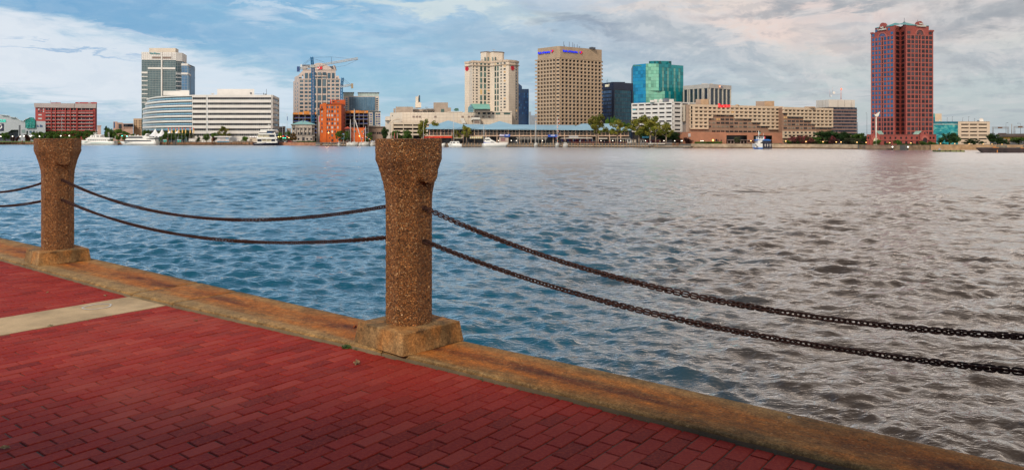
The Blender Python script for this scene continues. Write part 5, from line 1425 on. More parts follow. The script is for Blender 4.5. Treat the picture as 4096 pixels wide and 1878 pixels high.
# dark glass bank tower
D0 = 560.0; H = (HY-329)*D0/F_PX; l, m, r, bk = quad(H, (2392,335.5), (2452,329), (2530.5,334))
bd = Bld('office_tower', 'squat dark blue-black glass tower between the tan and green towers', (*P(2452, D0), GZ)); nav = mat('black_navy_metal', (.012,.020,.05), .4, .15, .2)
b = MB(); b.prism([l, m, r, bk], GZ, EYE+H); b.build('body', mat('ink_glass', (.008,.03,.06), .15, .3, .2, spec=.8), bd.root)
F1, F2 = face(l, m), face(m, r); b = MB()
for F in (F1, F2): b.fbox(F, .02, F[3]-.02, Z(357,D0), EYE+H+.05, 0, .5)
b.fbox(F1, F1[3]-1.2, F1[3]-.02, GZ, Z(357,D0)-.02, 0, .6); b.fbox(F2, .02, 1.0, GZ, Z(357,D0)-.02, 0, .6); b.fbox(F2, F2[3]-1.6, F2[3]-.02, GZ, Z(357,D0)-.02, 0, .55)
b.build('metal_frame', nav, bd.root)
gA = glassmat('slate_blue_strip_glass', (.05,.11,.22), (.11,.19,.32), .35, .15); gB = glassmat('petrol_glass', (.006,.055,.09), (.02,.085,.12), .3, .12)
for k in range(8):
    z = Z(366.5+15*k, D0); n = 11
    for j in range(n): bd.win(F1, (j+.5)*(F1[3]-1.3)/n, z, (F1[3]-1.3)/n*.72, 1.85, gA)
    n = 9
    for j in range(n): bd.win(F2, 1.2+(j+.5)*(F2[3]-3)/n, z, (F2[3]-3)/n*.93, 2.2, gB)
t = text_part('BB&T', 2.5, tuple(F1[0]+F1[1]*UU(F1,2432)+F1[2]*.6)+(Z(341,D0),), mat('cream_letters', (.80,.76,.58), .5, emit=(.8,.75,.5), estr=.2), bd.root, ang=math.atan2(F1[1].y,F1[1].x), bold=.09, depth=.3, squash=.95)
b = MB(); b.tube((X(2427,D0+12),D0+12,Z(333,D0)),(X(2427,D0+12),D0+12,Z(316,D0)),.1); b.tube((X(2431,D0+12),D0+12,Z(333,D0)),(X(2431,D0+12),D0+12,Z(311,D0)),.1); b.px(2445,2500,328,331,D0+10,3); b.build('roof_mast', nav, bd.root)
bd.done(nav)

# turquoise glass tower
D0 = 620.0; H = (HY-254.5)*D0/F_PX
bd = Bld('office_tower', 'faceted turquoise and pale green mirror-glass tower', (*P(2600, D0), GZ))
l, m, n_, r = [Vector(q) for q in corners(H, [(2532,259.5),(2583,254.5),(2635,254.8),(2733,263)])]
bk1, bk2 = r+Vector((-8,34)), l+Vector((4,34))
b = MB(); b.prism([l, m, n_, r, bk1, bk2], Z(363,D0)+.02, EYE+H); n2 = n_+(r-n_)*.235
b.prism([l+Vector((-.1,-.1)), m+Vector((0,-.6)), n2+Vector((-.1,-.7)), r+Vector((.1,-.1)), bk1, bk2], GZ, Z(363,D0)); b.build('core', mat('dark_teal_joint', (.006,.10,.11), .4), bd.root)
g1_ = glassmat('azure_mirror_glass', (.010,.22,.42), (.02,.30,.50), .3, .12); g2_ = glassmat('pale_green_mirror_glass', (.20,.50,.36), (.26,.58,.42), .3, .15); g3_ = glassmat('teal_mirror_glass', (.008,.21,.24), (.012,.26,.28), .3, .10); g4_ = glassmat('sage_reflection_strip', (.12,.33,.28), (.18,.38,.32), .4, .15)
def skin(A, B, z0, z1, nc, nr, g, alt=None, gap=.02, up=.03):
    F = face(A, B); cw = F[3]/nc; ch = (z1-z0)/nr
    for r_ in range(nr):
        for c_ in range(nc):
            gg = alt if (alt and c_ in altc) else g
            bd.win(F, (c_+.5)*cw, z0+(r_+.5)*ch, cw*.985, ch*.955, gg, .07)
zs, zt_ = Z(363,D0), EYE+H
altc = ()
skin(l, m, zs, zt_, 5, 8, g1_); skin(m, n_, zs, zt_, 5, 8, g2_)
altc = (2, 5, 9, 12); skin(n_, r, zs, zt_-2.8, 15, 7, g3_, g4_)
altc = (); skin(n_, r, zt_-2.75, zt_, 8, 1, g3_)
z0_ = Z(418,D0); o_ = Vector((0,-.6))
skin(l, m+o_, z0_, zs, 5, 4, g1_); skin(m+o_, n2+o_, z0_, zs, 7, 4, g2_)
altc = (2, 5); skin(n2+o_, r, z0_, zs, 10, 4, g3_, g4_)
b = MB(); pd = D0+10; b.prism([P(2596,pd+3), P(2622,pd), P(2686,pd+3), P(2686,pd+14), P(2596,pd+14)], EYE+H-.5, Z(243.5,pd)); b.build('penthouse', mat('teal_penthouse_glass', (.01,.20,.22), .2, .3, .4), bd.root)
b = MB()
for x0, x1 in ((2596.5,2600),(2618,2621),(2634,2645),(2675,2684)): b.px(x0, x1, 245, 254, pd-.4 if x0 > 2610 else pd+1.5, .3)
b.build('penthouse_louvre', mat('dark_teal_louvre', (.01,.06,.06), .7), bd.root)
F = face(l, m); b = MB()
for k, (x0, x1) in enumerate(((2534,2540),(2541,2547),(2549,2554),(2555,2560),(2561,2566))): b.fbox(F, UU(F,x0), UU(F,x1), ZZ(F,UU(F,x0),265.5), ZZ(F,UU(F,x0),261), .2, .4)
b.build('sign_lettering', mat('dull_green_sign', (.08,.28,.22), .6), bd.root)
bd.done(g1_)

# pier-faced bank tower with orange logo
D0 = 600.0; H = (HY-335.5)*D0/F_PX; l, m, r, bk = quad(H, (2735,344), (2836,335.5), (2922,343))
bd = Bld('office_tower', 'grey-capped tower of tall pale piers and dark glass with an orange logo', (*P(2836, D0), GZ)); pg = mat('pale_grey_precast', (.50,.47,.43), .75, .05, .2)
b = MB(); b.prism([l, m, r, bk], GZ, Z(352,D0)); b.build('glass_body', mat('navy_shaft_glass', (.010,.018,.040), .15, .3, .3, spec=.8), bd.root)
b = MB(); b.prism([l+Vector((-.6,-.4)), m+Vector((0,-.9)), r+Vector((.7,-.3)), bk], Z(352,D0)+.02, EYE+H); b.px(2806,2832,334,337,D0+6,4); b.px(2840,2852,333.6,337,D0+7,4); b.build('fascia', pg, bd.root)
F1, F2 = face(l, m), face(m, r); b = MB(); b2 = MB()
for F, xs_ in ((F1,(2736,2752.5,2759,2776,2794,2811,2816.5,2834)), (F2,(2838,2855.5,2872,2889,2904.5,2920.5))):
    for x in xs_: u = UU(F, x); b.fbox(F, u-.32, u+.32, GZ, Z(352,D0), 0, .8)
    for a, c in zip(xs_, xs_[1:]):
        if c-a > 10:
            for q in (.2, .8): u = UU(F, a+(c-a)*q); b2.fbox(F, u-.25, u+.25, GZ, Z(352.5,D0), 0, .35)
b.build('pier', mat('ivory_pier', (.62,.56,.47), .75), bd.root); b2.build('inner_pier', mat('grey_green_fin', (.13,.16,.16), .6), bd.root)
F = F2; u = UU(F, 2874.5); p = F[0]+F[1]*u; z = ZZ(F, u, 346.5); b = MB(); K = 20
for rr_, nn, mi in ((1.05, 1.15, 0), (.72, 1.22, 1)):
    vs = []
    for dn in (0, .12):
        for k in range(K): a = 2*math.pi*k/K; q = p+F[1]*(rr_*math.cos(a))+F[2]*(nn+dn); vs.append((q.x,q.y,z+rr_*math.sin(a)))
    b.add(vs, [tuple(range(K-1,-1,-1)), tuple(range(K,2*K))]+[(k,(k+1)%K,K+(k+1)%K,K+k) for k in range(K)], mi)
b.build('round_logo', [mat('orange_logo', (.85,.20,.03), .5, emit=(1,.25,.04), estr=.5), mat('logo_glow_white', (.9,.75,.55), .5, emit=(1,.8,.6), estr=.5)], bd.root)
text_part('PNC', 1.5, tuple(p+F[1]*3.0+F[2]*1.2)+(z-.1,), mat('grey_blue_letters', (.20,.22,.36), .5), bd.root, ang=math.atan2(F[1].y,F[1].x), depth=.2)
bd.done(pg)

# white parking garage
D0 = 480.0; H = (HY-407)*D0/F_PX
bd = Bld('parking_garage', 'white seven-deck parking garage below the turquoise tower', (*P(2692, D0), GZ))
l, m, r = [Vector(q) for q in corners(H, [(2529,413.5),(2692,407),(2782,411)])]; bk = l+(r-m)
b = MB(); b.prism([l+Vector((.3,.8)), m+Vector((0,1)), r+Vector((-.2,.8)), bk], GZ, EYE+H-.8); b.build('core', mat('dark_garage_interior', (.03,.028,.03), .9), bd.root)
for A, B, nc in ((l, m, 6), (m, r, 3)):
    bd.facade(A, B, Z(527,D0), EYE+H, nc, 7, .80, .36, d=.7, glass=mat('garage_opening', (.02,.02,.025), .9), pane_d=.05, vproud=.2)
b = MB(); F = face(l, m); u = UU(F, 2539.5); b.fbox(F, u-1.9, u+1.0, ZZ(F,u,441), ZZ(F,u,435), .1, .3); b.build('teal_screen', mat('teal_screen', (.01,.33,.40), .6), bd.root)
b = MB(); b.px(2600,2616,400.5,408.5,D0+8,4); b.px(2616,2630,397.5,408,D0+9,4); b.px(2634,2650,398.5,408,D0+8,4); b.px(2676,2695,396.5,407.5,D0+8,4); b.px(2640,2646,395.8,398.4,D0+9,2)
b.build('roof_plant', white, bd.root)
b = MB()
for k in range(5): b.px(2652+k*4.6, 2655.4+k*4.6, 394+k%2, 406, D0+7, .5)
b.px(2651, 2676, 393.4, 394.6, D0+6.9, 3); b.px(2651,2676,402,407,D0+7.6,3); b.build('cooling_towers', mat('grey_cooling_unit', (.22,.22,.26), .6), bd.root)
bd.done(white, 'deck_grid')

# long beige and brick hotel
D0 = 410.0
bd = Bld('hotel', 'long low beige and brown hotel with stepped overhang and red letters', (*P(2930, D0), GZ))
brown = mat('brown_precast', (.36,.215,.145), .85, .08, .2); beige = mat('beige_precast', (.66,.52,.37), .8, .06, .15); brk = mat('hotel_brick', (.38,.165,.095), .85, .12, .25); taupe = mat('taupe_precast', (.38,.29,.225), .8, .06, .2)
gsh = glassmat('curtained_hotel_window', (.045,.04,.04), (.30,.25,.19), .4, .25, lit=.02)
H = (HY-419)*D0/F_PX
a0, a1 = [Vector(q) for q in corners(H, [(2757,419),(3127,427.5)])]
b0, b1 = [Vector(q) for q in corners((HY-429)*430/F_PX, [(3127.5,429),(3327,434)])]
FA, FB = face(a0, a1), face(b0, b1)
b = MB(); b.prism([a0, a1, a1+Vector((2,18)), a0+Vector((2,22))], GZ, EYE+H); b.prism([b0, b1, b1+Vector((2,18)), b0+Vector((0,18))], GZ, EYE+(HY-429.5)*430/F_PX); b.build('core', brown, bd.root)
b = MB(); b.prism([P(2730,D0+6), P(2744,D0-.2), P(2757,D0+.6), P(2757,D0+22), P(2733,D0+24)], GZ, Z(418,D0)); b.build('end_tower', taupe, bd.root)
bM, wM = MB(), MB()
zl = lambda k: Z(419+0, D0)
row_c = [429.5+14.9*k for k in range(6)]
def zrow(F, k, kind='A'): return
top = EYE+H; rp = 14.9*D0/F_PX; wz = [Z(429.5+14.9*k+1.2, D0) for k in range(6)]; wh_ = 7.2*D0/F_PX
ncol = 19; L = FA[3]; u_s = UU(FA, 2775)
cols = []
xs0 = [2776+i*17.95 for i in range(20)]
def wingrow(F, xs, z, h, g, w=13.2, n=.1):
    for x in xs:
        u0_, u1_ = UU(F, x), UU(F, x+w); bd.win(F, (u0_+u1_)/2, z, u1_-u0_, h, g, n)
        wM.fbox(F, (u0_+u1_)/2-.09, (u0_+u1_)/2+.09, z-h/2, z+h/2, n+.07, n+.14)
for k in range(6): wingrow(FA, xs0, wz[k], wh_, gsh)
xA = [2848+i*17.95 for i in range(11)]+[3050.0]; wingrow(FA, xA[:11], Z(524.5,D0), 5.2*D0/F_PX, gl_dark)
def beige_band(F, x0, x1, z0, z1, d=1.1): bM.fbox(F, max(.02, UU(F,x0)), UU(F,x1), z0, z1, 0, d)
def beige_piers(F, xs, x0, x1, z0, z1, gap=4.7, d=1.0):
    for x in xs:
        if x0-6 <= x-gap and x <= x1+3: bM.fbox(F, max(.05,UU(F,x-gap)), UU(F,x), z0, z1, 0, d)
def under(k): return wz[k]-wh_/2
def over(k): return wz[k]+wh_/2
beige_band(FA, 2757, 3126.7, over(0), top+.2)
reg = {0:[(2757,3126.7)],1:[(2757,3126.7)],2:[(2757,2847),(2935,3126.7)],3:[(2757,2829),(3005,3126.7)],4:[(2757,2829),(3038.5,3126.7)],5:[(2757,2829),(3072,3126.7)]}
for k in range(6):
    lo = over(k+1) if k < 5 else under(5)-1.0
    for x0, x1 in reg[k]:
        beige_band(FA, x0, x1, lo, under(k)); beige_piers(FA, xs0+[3127.0], x0, x1, under(k), over(k))
bM.fbox(FA, .02, UU(FA,2775), under(5)-1.0, top, 0, 1.05)
for k in range(6): bd.win(FA, UU(FA,2761.5), wz[k], .95, 1.6, gl_brown, 1.1)
# upper cantilevered block on the end tower
b = MB(); b.prism([P(2727,D0+3), P(2741.5,D0-1.6), P(2741.5,D0+8), P(2729,D0+9)], Z(485.5,D0), Z(419,D0)); b.build('end_block', beige, bd.root)
Fe = face(P(2727,D0+3), P(2741.5,D0-1.6))
for k in range(4): bd.win(Fe, 1.3, Z(433+14.8*k,D0), 1.0, 1.6, gl_brown, .06)
# east wing
wzb = [Z(441.5+14.0*k, 430) for k in range(6)]; whb = 7.0*430/F_PX; xs1 = [3134.5+i*16.05 for i in range(12)]
for k in range(6): wingrow(FB, xs1, wzb[k], whb, gsh, w=12.2)
topb = EYE+(HY-429.5)*430/F_PX
bM.fbox(FB, .3, FB[3], wzb[0]+whb/2, topb+.2, 0, 1.1)
regb = {0:(3128,3327),1:(3147,3327),2:(3212,3327),3:(3243,3327),4:(3259,3327)}
for k in range(5):
    x0, x1 = regb[k]; lo = wzb[k+1]+whb/2
    bM.fbox(FB, max(.3,UU(FB,x0)), min(FB[3],UU(FB,x1)), lo, wzb[k]-whb/2, 0, 1.1)
    for x in xs1+[3327.0]:
        if x-4 >= x0-3: bM.fbox(FB, max(.3,UU(FB,x-3.8)), min(FB[3],UU(FB,x)), wzb[k]-whb/2, wzb[k]+whb/2, 0, 1.0)
for x in xs1[:1]+[]: pass
for k, y in enumerate((530,543)):
    for i in range(8): u0_, u1_ = UU(FB, 3134+16.1*i), UU(FB, 3146+16.1*i); bd.win(FB, (u0_+u1_)/2, Z(y,430), u1_-u0_, 6*430/F_PX, gl_dark, .1)
    bM.fbox(FB, .3, UU(FB,3262), Z(y+9.2,430), Z(y+3.2,430), 0, 1.0)
    for i in range(9): bM.fbox(FB, max(.3,UU(FB,3130+16.1*i)), UU(FB,3133.6+16.1*i), Z(y+3.2,430), Z(y-3.2,430), 0, .95)
bM.fbox(FB, .3, UU(FB,3262), Z(526.6,430), Z(524,430), 0, .3)
bM.build('beige_overhang', beige, bd.root); wM.build('window_mullion', mat('bronze_mullion', (.10,.085,.075), .6), bd.root)
b = MB(); b.px(2782.5, 2803, 397, 419.5, D0+10, 8); b.px(3023, 3058, 405, 428, D0+31, 8); b.build('lift_house', taupe, bd.root)
b = MB(); b.px(2803.1, 2834.5, 396.5, 419.5, D0+9.6, 9); b.px(3058.1, 3097, 404, 428, D0+30.6, 9); b.px(3218, 3262, 426.5, 431, D0+28, 6); b.lathe((X(2948,D0+14),D0+14,Z(424,D0+14)), [(1.5,0),(1.2,.45),(.6,.8),(.1,.9)], 14); b.build('lift_house_brown', mat('ochre_brown_precast', (.45,.30,.18), .85), bd.root)
# brick base
b = MB(); b.prism([P(2711,D0+2), P(2758,D0-6.2), P(2905,D0-7), P(2905,D0-.1), P(2716,D0+8)], GZ, Z(528,D0-6)); b.px(2905.1, 2988, 531, 541, D0-6.5, 6.3); b.px(2988.1, 3014, 531, 570, D0-6.6, 6.4); b.px(3014.1, 3088, 531, 542, D0-6.5, 6.3); b.px(3088.1, 3129.5, 531, 572, D0-7, 6.8); b.px(2905.1,2906,541.1,572,D0-6.5,6.3)
b.build('brick_base', brk, bd.root)
b = MB(); b.px(2906.2, 2988, 541.1, 559, D0-2.5, 2); b.px(3014.2, 3088, 542.1, 559, D0-2.5, 2); b.build('ballroom_glass', mat('black_window_band', (.02,.02,.025), .3, .3, .5), bd.root)
b = MB(); b.px(2906.2,2988,559,573,D0-1.5,1); b.px(3014.2,3088,559,573,D0-1.5,1); b.build('arcade_shadow', mat('arcade_paint', (.10,.06,.05), .8), bd.root)  # dark panel painted for the shade inside the arcade
b = MB()
for x in list(range(2909,2988,13))+list(range(3016,3088,12)): b.px(x, x+3.2, 560.5, 573, D0-3.5, 1)
b.px(2906.3,2988,559.2,561,D0-4.4,2); b.px(3014.3,3088,559.2,561,D0-4.4,2); b.px(2989,3013,559.2,561,D0-8,1.3); b.build('arcade', mat('arcade_grey_pink', (.36,.26,.23), .8), bd.root)
b = MB(); b.px(2753,2762.5,534,547,D0-6.6,.35); b.build('vent_grille', mat('pale_grille', (.45,.40,.38), .8), bd.root)
for x0,x1,y0,y1 in ((2862,2868,556,564),(2870.5,2873.5,559,573),(2883,2886,559,573)): bd.pxwin(x0,x1,y0,y1,D0-7,gl_dark)
for x0,x1,y0,y1 in ((2713,2719,528.6,536),(2723,2730,528.6,536)): bd.pxwin(x0,x1,y0,y1,D0-.5,gl_dark)
t = text_part('Sheraton', 3.0, (X(2893.5,D0), a0.y-1.4, Z(423.3,D0)), mat('neon_red_letters', (.85,.005,.02), .5, emit=(1,.0,.02), estr=.35), bd.root, bold=.10, depth=.35); w = max(abs(v.co.x) for v in t.data.vertices)*2; t.data.transform(Matrix.Diagonal(((49*D0/F_PX)/w, 1, 1, 1)))
bd.done(brown, 'wall_bands') if bd.mb.v else bd.done(brown)

# brown-banded office with white top and antenna mast
D0 = 470.0; H = (HY-399)*D0/F_PX; l, m, r = [Vector(q) for q in corners(H, [(3264,402),(3315,398.5),(3419.5,400)])]; bk = l+(r-m)
bd = Bld('office_building', 'brown-banded office block with white panelled top and roof antenna, left of the red tower', (*P(3330, D0), GZ))
b = MB(); b.prism([l, m, r, bk], Z(428.5,D0), EYE+H); b.build('white_top', mat('ivory_panels', (.66,.60,.52), .75, .05, .2), bd.root)
l2, m2_, r2 = [Vector(P(x, y)) for x, y in ((3264,478),(3318,470.3),(3423,473.5))]
b = MB(); b.prism([l+Vector((.3,.6)), m+Vector((0,.9)), r+Vector((.5,.6)), bk], GZ, Z(428.6,D0)); b.build('core', mat('dark_core', (.035,.033,.035), .6), bd.root)
rb_ = mat('rose_brown_band', (.30,.185,.155), .8, .08, .3); gwb = glassmat('dark_strip_window', (.03,.032,.05), (.08,.075,.09), .35, .15)
for A, B in ((m+Vector((.1,0)), r+Vector((1.2,0))), (l+Vector((-.2,0)), m)):
    F = face(A, B); n = 26 if F[3] > 12 else 12
    for k in range(9):
        zc = Z(434+12.8*k, D0)
        bd.mb.fbox(F, 0, F[3], zc-12.8*D0/F_PX+.68, zc-.66, -.3, .5)
        for j in range(n): bd.win(F, (j+.5)*F[3]/n, zc, F[3]/n*.86, 1.3, gwb, .15)
b = MB()
for x in (3327,3352,3378,3405): b.px(x, x+.7, 400, 428.4, D0-.35 if x < 3300 else D0-.2, .2)
for i in range(1,4): p_ = l.lerp(m, i/4); b.box(p_.x-.06, p_.x+.06, p_.y-.12, p_.y, Z(428,D0), EYE+H-.1)
b.build('panel_joints', mat('grey_joint', (.40,.36,.32), .9), bd.root)
b = MB(); mp = mat('red_white_mast', (.55,.42,.42), .6); xm, ym = X(3364,D0+14), D0+14
b.tube((xm,ym,EYE+H-.2),(xm,ym,Z(352,D0)),.42,.3,6); b.tube((xm,ym,Z(352,D0)),(xm,ym,Z(331,D0)),.16,.06,6); b.tube((X(3357,D0),ym,Z(382,D0)),(X(3357,D0),ym,Z(353,D0)),.12,.1,5); b.tube((X(3369,D0),ym,Z(361,D0)),(X(3369,D0),ym,Z(342,D0)),.08,.08,5)
b.tube((xm,ym,Z(372,D0)),(X(3357,D0),ym,Z(372,D0)),.08,.08,5); b.lathe((xm,ym,Z(399,D0)), [(.9,0),(.7,.9),(.4,1.1)], 8)
b.build('antenna_mast', mp, bd.root)
b = MB(); b.tube((X(3371,D0),ym-1.2,Z(366,D0)),(X(3371,D0),ym-.4,Z(366,D0)),.85,.75,12); b.tube((X(3360,D0),ym-1,Z(380,D0)),(X(3360,D0),ym-.4,Z(380,D0)),.45,.4,10); b.build('dish', white, bd.root)
b = MB(); b.lathe((xm,ym-.5,Z(350.5,D0)), [(.1,-.6),(.5,-.3),(.55,.1),(.1,.55)], 10); b.build('beacon', mat('red_beacon', (.9,.2,.1), .5, emit=(1,.18,.08), estr=1.2), bd.root)
bd.done(rb_, 'band')
# tall red granite tower
bd = Bld('office_tower', 'very tall red granite tower with arched windows and bank lettering at the right', (*P(3605, 346), GZ))
redg = mat('red_granite', (.30,.066,.052), .7, .07, .12); redg2 = mat('rose_granite', (.40,.115,.09), .7, .07, .12)
Lc, L1, N0, R1, Rc = [Vector(P(x, d)) for x, d in ((3484,357),(3579,346.5),(3601.5,351),(3623,345),(3733,349))]
HM, HU = EYE+50.0, EYE+52.2
bk = [Rc+Vector((14,30)), Lc+Vector((13,24))]
b = MB(); b.prism([Lc, L1, N0, R1, Rc]+bk, GZ, HM)
FL, FR, FA_, FB_ = face(Lc, L1), face(R1, Rc), face(L1, N0), face(N0, R1)
uL, uR = UU(FL, 3500), UU(FR, 3716)
b.prism([FL[0]+FL[1]*uL+FL[2]*-.05, L1+Vector((0,-.06)), N0, R1+Vector((0,-.06)), FR[0]+FR[1]*uR+FR[2]*-.05, FR[0]+FR[1]*uR+Vector((11,24)), FL[0]+FL[1]*uL+Vector((11,20))], HM+.01, HU)
b.build('shaft', redg, bd.root)
bd.mb.fbox(FL, -.1, FL[3]*.1, HM-.5, HM+.25, -.3, .4); bd.mb.fbox(FR, FR[3]*.87, FR[3]+.1, HM-.5, HM+.25, -.3, .4)
def gable(F, xc, half, base, apex, name):
    uc = UU(F, xc); b = MB(); n = 14; prof = [(-half*1.45, base)]
    for k in range(n+1):
        a = math.pi*(1-k/n); prof.append((math.cos(a)*half*(1.0 if True else 1), base+.2+(apex-base-.2)*math.sin(a)**.9))
    prof.append((half*1.45, base))
    vs = []
    for nn in (.35, -1.2):
        for du, z in prof: q = F[0]+F[1]*(uc+du)+F[2]*nn; vs.append((q.x, q.y, z))
    m_ = len(prof); b.add(vs, [tuple(range(m_-1,-1,-1)), tuple(range(m_,2*m_))]+[(k,(k+1)%m_,m_+(k+1)%m_,m_+k) for k in range(m_)])
    return b.build(name, redg, bd.root)
gable(FR, 3679, 1.75, HU-.3, EYE+54.1, 'arched_gable'); gable(FL, 3531.5, 1.55, HU-.3, EYE+54.1, 'arched_gable')
b = MB()
def slope(F, xa, xb, za, zb_, dep):
    A = F[0]+F[1]*UU(F, xa); B = F[0]+F[1]*UU(F, xb); n = F[2]
    A0, B0 = A+n*.2, B+n*.2; A1, B1 = A-n*dep, B-n*dep
    b.add([(A0.x,A0.y,HU+.02),(B0.x,B0.y,HU+.02),(B1.x,B1.y,zb_),(A1.x,A1.y,za)], [(0,1,2,3)]); b.add([(A0.x,A0.y,HU-.25),(B0.x,B0.y,HU-.25),(B0.x,B0.y,HU+.02),(A0.x,A0.y,HU+.02)], [(0,1,2,3)])
slope(FR, 3625, 3668, EYE+53.2, EYE+54.6, 7); slope(FL, 3543, 3576, EYE+54.4, EYE+53.2, 7); slope(FR, 3692, 3714, EYE+53.6, EYE+52.8, 6); slope(FL, 3502, 3520, EYE+53.0, EYE+53.8, 6)
b.build('teal_roof', mat('teal_metal_roof', (.06,.27,.28), .45), bd.root)
g_l = glassmat('blue_reflecting_pane', (.02,.085,.19), (.03,.12,.25), .4, .12); g_r = gl_red; g_n = glassmat('black_pane', (.012,.012,.016), (.02,.02,.025), .2, .3)  # left panes carry a painted blue sky reflection in their base colour
ys = [533-18.22*k for k in range(22)]
for i, y in enumerate(ys):
    z = EYE+(HY-y)*347/F_PX
    for x0, x1 in ((3489,3498),(3502,3510.5),(3514.5,3523),(3536,3546),(3550,3559.5),(3563,3572.5)):
        u0_, u1_ = UU(FL,x0), UU(FL,x1); bd.win(FL, (u0_+u1_)/2, z, u1_-u0_, 1.32, g_l if i > 3 else g_n, .05)
    for x0, x1 in ((3629,3641),(3644,3656),(3660,3671.5),(3686,3698),(3701,3712),(3715,3728)):
        u0_, u1_ = UU(FR,x0), UU(FR,x1); bd.win(FR, (u0_+u1_)/2, z, u1_-u0_, 1.32, g_r, .05)
    for F, x0, x1 in ((FA_,3584,3596.5),(FB_,3606.5,3617.5)):
        u0_, u1_ = UU(F,x0), UU(F,x1); bd.win(F, (u0_+u1_)/2, z, (u1_-u0_), 1.4, g_n, .05)
z = EYE+(HY-131.5)*347/F_PX
for F, x0, x1, g in ((FL,3489,3498,g_l),(FL,3563,3572.5,g_l),(FR,3629,3641,g_r),(FR,3715,3727,g_r),(FA_,3584,3596.5,g_n),(FB_,3606.5,3617.5,g_n)): u0_, u1_ = UU(F,x0), UU(F,x1); bd.win(F, (u0_+u1_)/2, z, (u1_-u0_), 1.25, g, .05)
for x0, x1 in ((3569,3580),): pass
for F, xa, xb in ((FL,3553,3559.5),(FL,3502,3508)): bd.win(F, (UU(F,xa)+UU(F,xb))/2, HU-1.5, 1.0, 1.1, g_l, .06)
for xa, xb in ((3582,3592),(3592,3600)): bd.win(FA_, UU(FA_,(xa+xb)/2), HU-1.3, .9, .8, g_n, .05)
b = MB(); zl0, zl1 = Z(553,347), EYE+(HY-143)*347/F_PX
for F, xs_ in ((FL,(3486,3500,3512.5,3526,3534,3548,3561.5,3576)), (FR,(3626,3642.5,3658,3673,3684,3699.5,3713.5,3730.5))):
    for x in xs_: u = UU(F,x); b.fbox(F, u-.16, u+.16, zl0, zl1, 0, .22)
for F in (FL, FR):
    for y in ys: zz_ = EYE+(HY-(y-9.2))*347/F_PX; b.fbox(F, .15, F[3]-.15, zz_-.14, zz_+.14, 0, .17)
b.build('granite_grid', redg2, bd.root)
b = MB()
for F, x0, x1 in ((FL,3528,3532.5),(FR,3676,3681)):
    u0_, u1_ = UU(F,x0), UU(F,x1); b.fbox(F, u0_, u1_, Z(548,347), EYE+(HY-141)*347/F_PX, .0, .10)
b.build('dark_slot', mat('slot_shadow_glass', (.010,.008,.010), .3), bd.root)
for F, xc, yb, rad, g, hb in ((FL,3529.8,148,1.95,g_l,0),(FR,3678.5,141,2.05,g_r,0)):
    uc = UU(F,xc); zc_ = EYE+(HY-yb)*348/F_PX; K = 20; b = MB(); b2 = MB()
    def arcpoly(mbx, r0, r1, n0, n1):
        for k in range(K):
            a0, a1 = math.pi*k/K, math.pi*(k+1)/K; vs = []
            for nn in (n1, n0):
                for r_, a in ((r0,a0),(r1,a0),(r1,a1),(r0,a1)): q = F[0]+F[1]*(uc+r_*math.cos(a))+F[2]*nn; vs.append((q.x,q.y,zc_+r_*1.12*math.sin(a)))
            mbx.add(vs, [(0,1,2,3),(7,6,5,4),(0,4,5,1),(1,5,6,2),(2,6,7,3),(3,7,4,0)])
    arcpoly(b, .42, rad*.95, .0, .10); arcpoly(b2, rad, rad*1.24, .0, .3); arcpoly(b2, .25, .42, .0, .25)
    for k in range(1,6): a = math.pi*k/6; q0 = F[0]+F[1]*(uc+.42*math.cos(a))+F[2]*.14; q1 = F[0]+F[1]*(uc+rad*.95*math.cos(a))+F[2]*.14; b2.tube((q0.x,q0.y,zc_+.47*math.sin(a)),(q1.x,q1.y,zc_+rad*1.06*math.sin(a)),.06,None,4)
    b.build('arched_window', g, bd.root); b2.build('arch_surround', redg2, bd.root)
lm = mat('ivory_sign_letters', (.58,.57,.50), .6)
for F, xc, yy in ((FL,3530,113.5),(FR,3680.5,105.5)):
    u = UU(F,xc); ang = math.atan2(F[1].y,F[1].x); p = F[0]+F[1]*u+F[2]*.55
    for tx, sz, dx, dz, wd in (('TOWNE',1.0,.1,1.0,2.1),('TowneBank',1.25,0,0,5.9)):
        t = text_part(tx, sz, (p.x+F[1].x*dx, p.y+F[1].y*dx, EYE+(HY-yy)*348/F_PX+dz), lm, bd.root, ang=ang, bold=.04, depth=.2) if tx != 'TOWNE' else text_part('bank', sz, (p.x, p.y, EYE+(HY-yy)*348/F_PX+dz), lm, bd.root, ang=ang, bold=.04, depth=.2)
        w = max(v.co.xy.length for v in t.data.vertices)*2; s = wd/w*(.82 if F is FL else 1); t.data.transform(Matrix.Rotation(ang,4,'Z') @ Matrix.Diagonal((s,1,1,1)) @ Matrix.Rotation(-ang,4,'Z'))
b = MB(); xm = X(3617,355); b.tube((xm,355,HU-.2),(xm,355,Z(72,355)),.14,.08,6); b.lathe((xm,355,Z(95,355)), [(.1,-1.2),(.75,-.8),(.35,.1),(.7,.4),(.1,1.0)], 8); b.tube((X(3671,350),350,HU),(X(3671,350),350,Z(79,350)),.1,.1,5); b.build('roof_antenna', mat('dark_fittings', (.06,.07,.09), .6), bd.root)
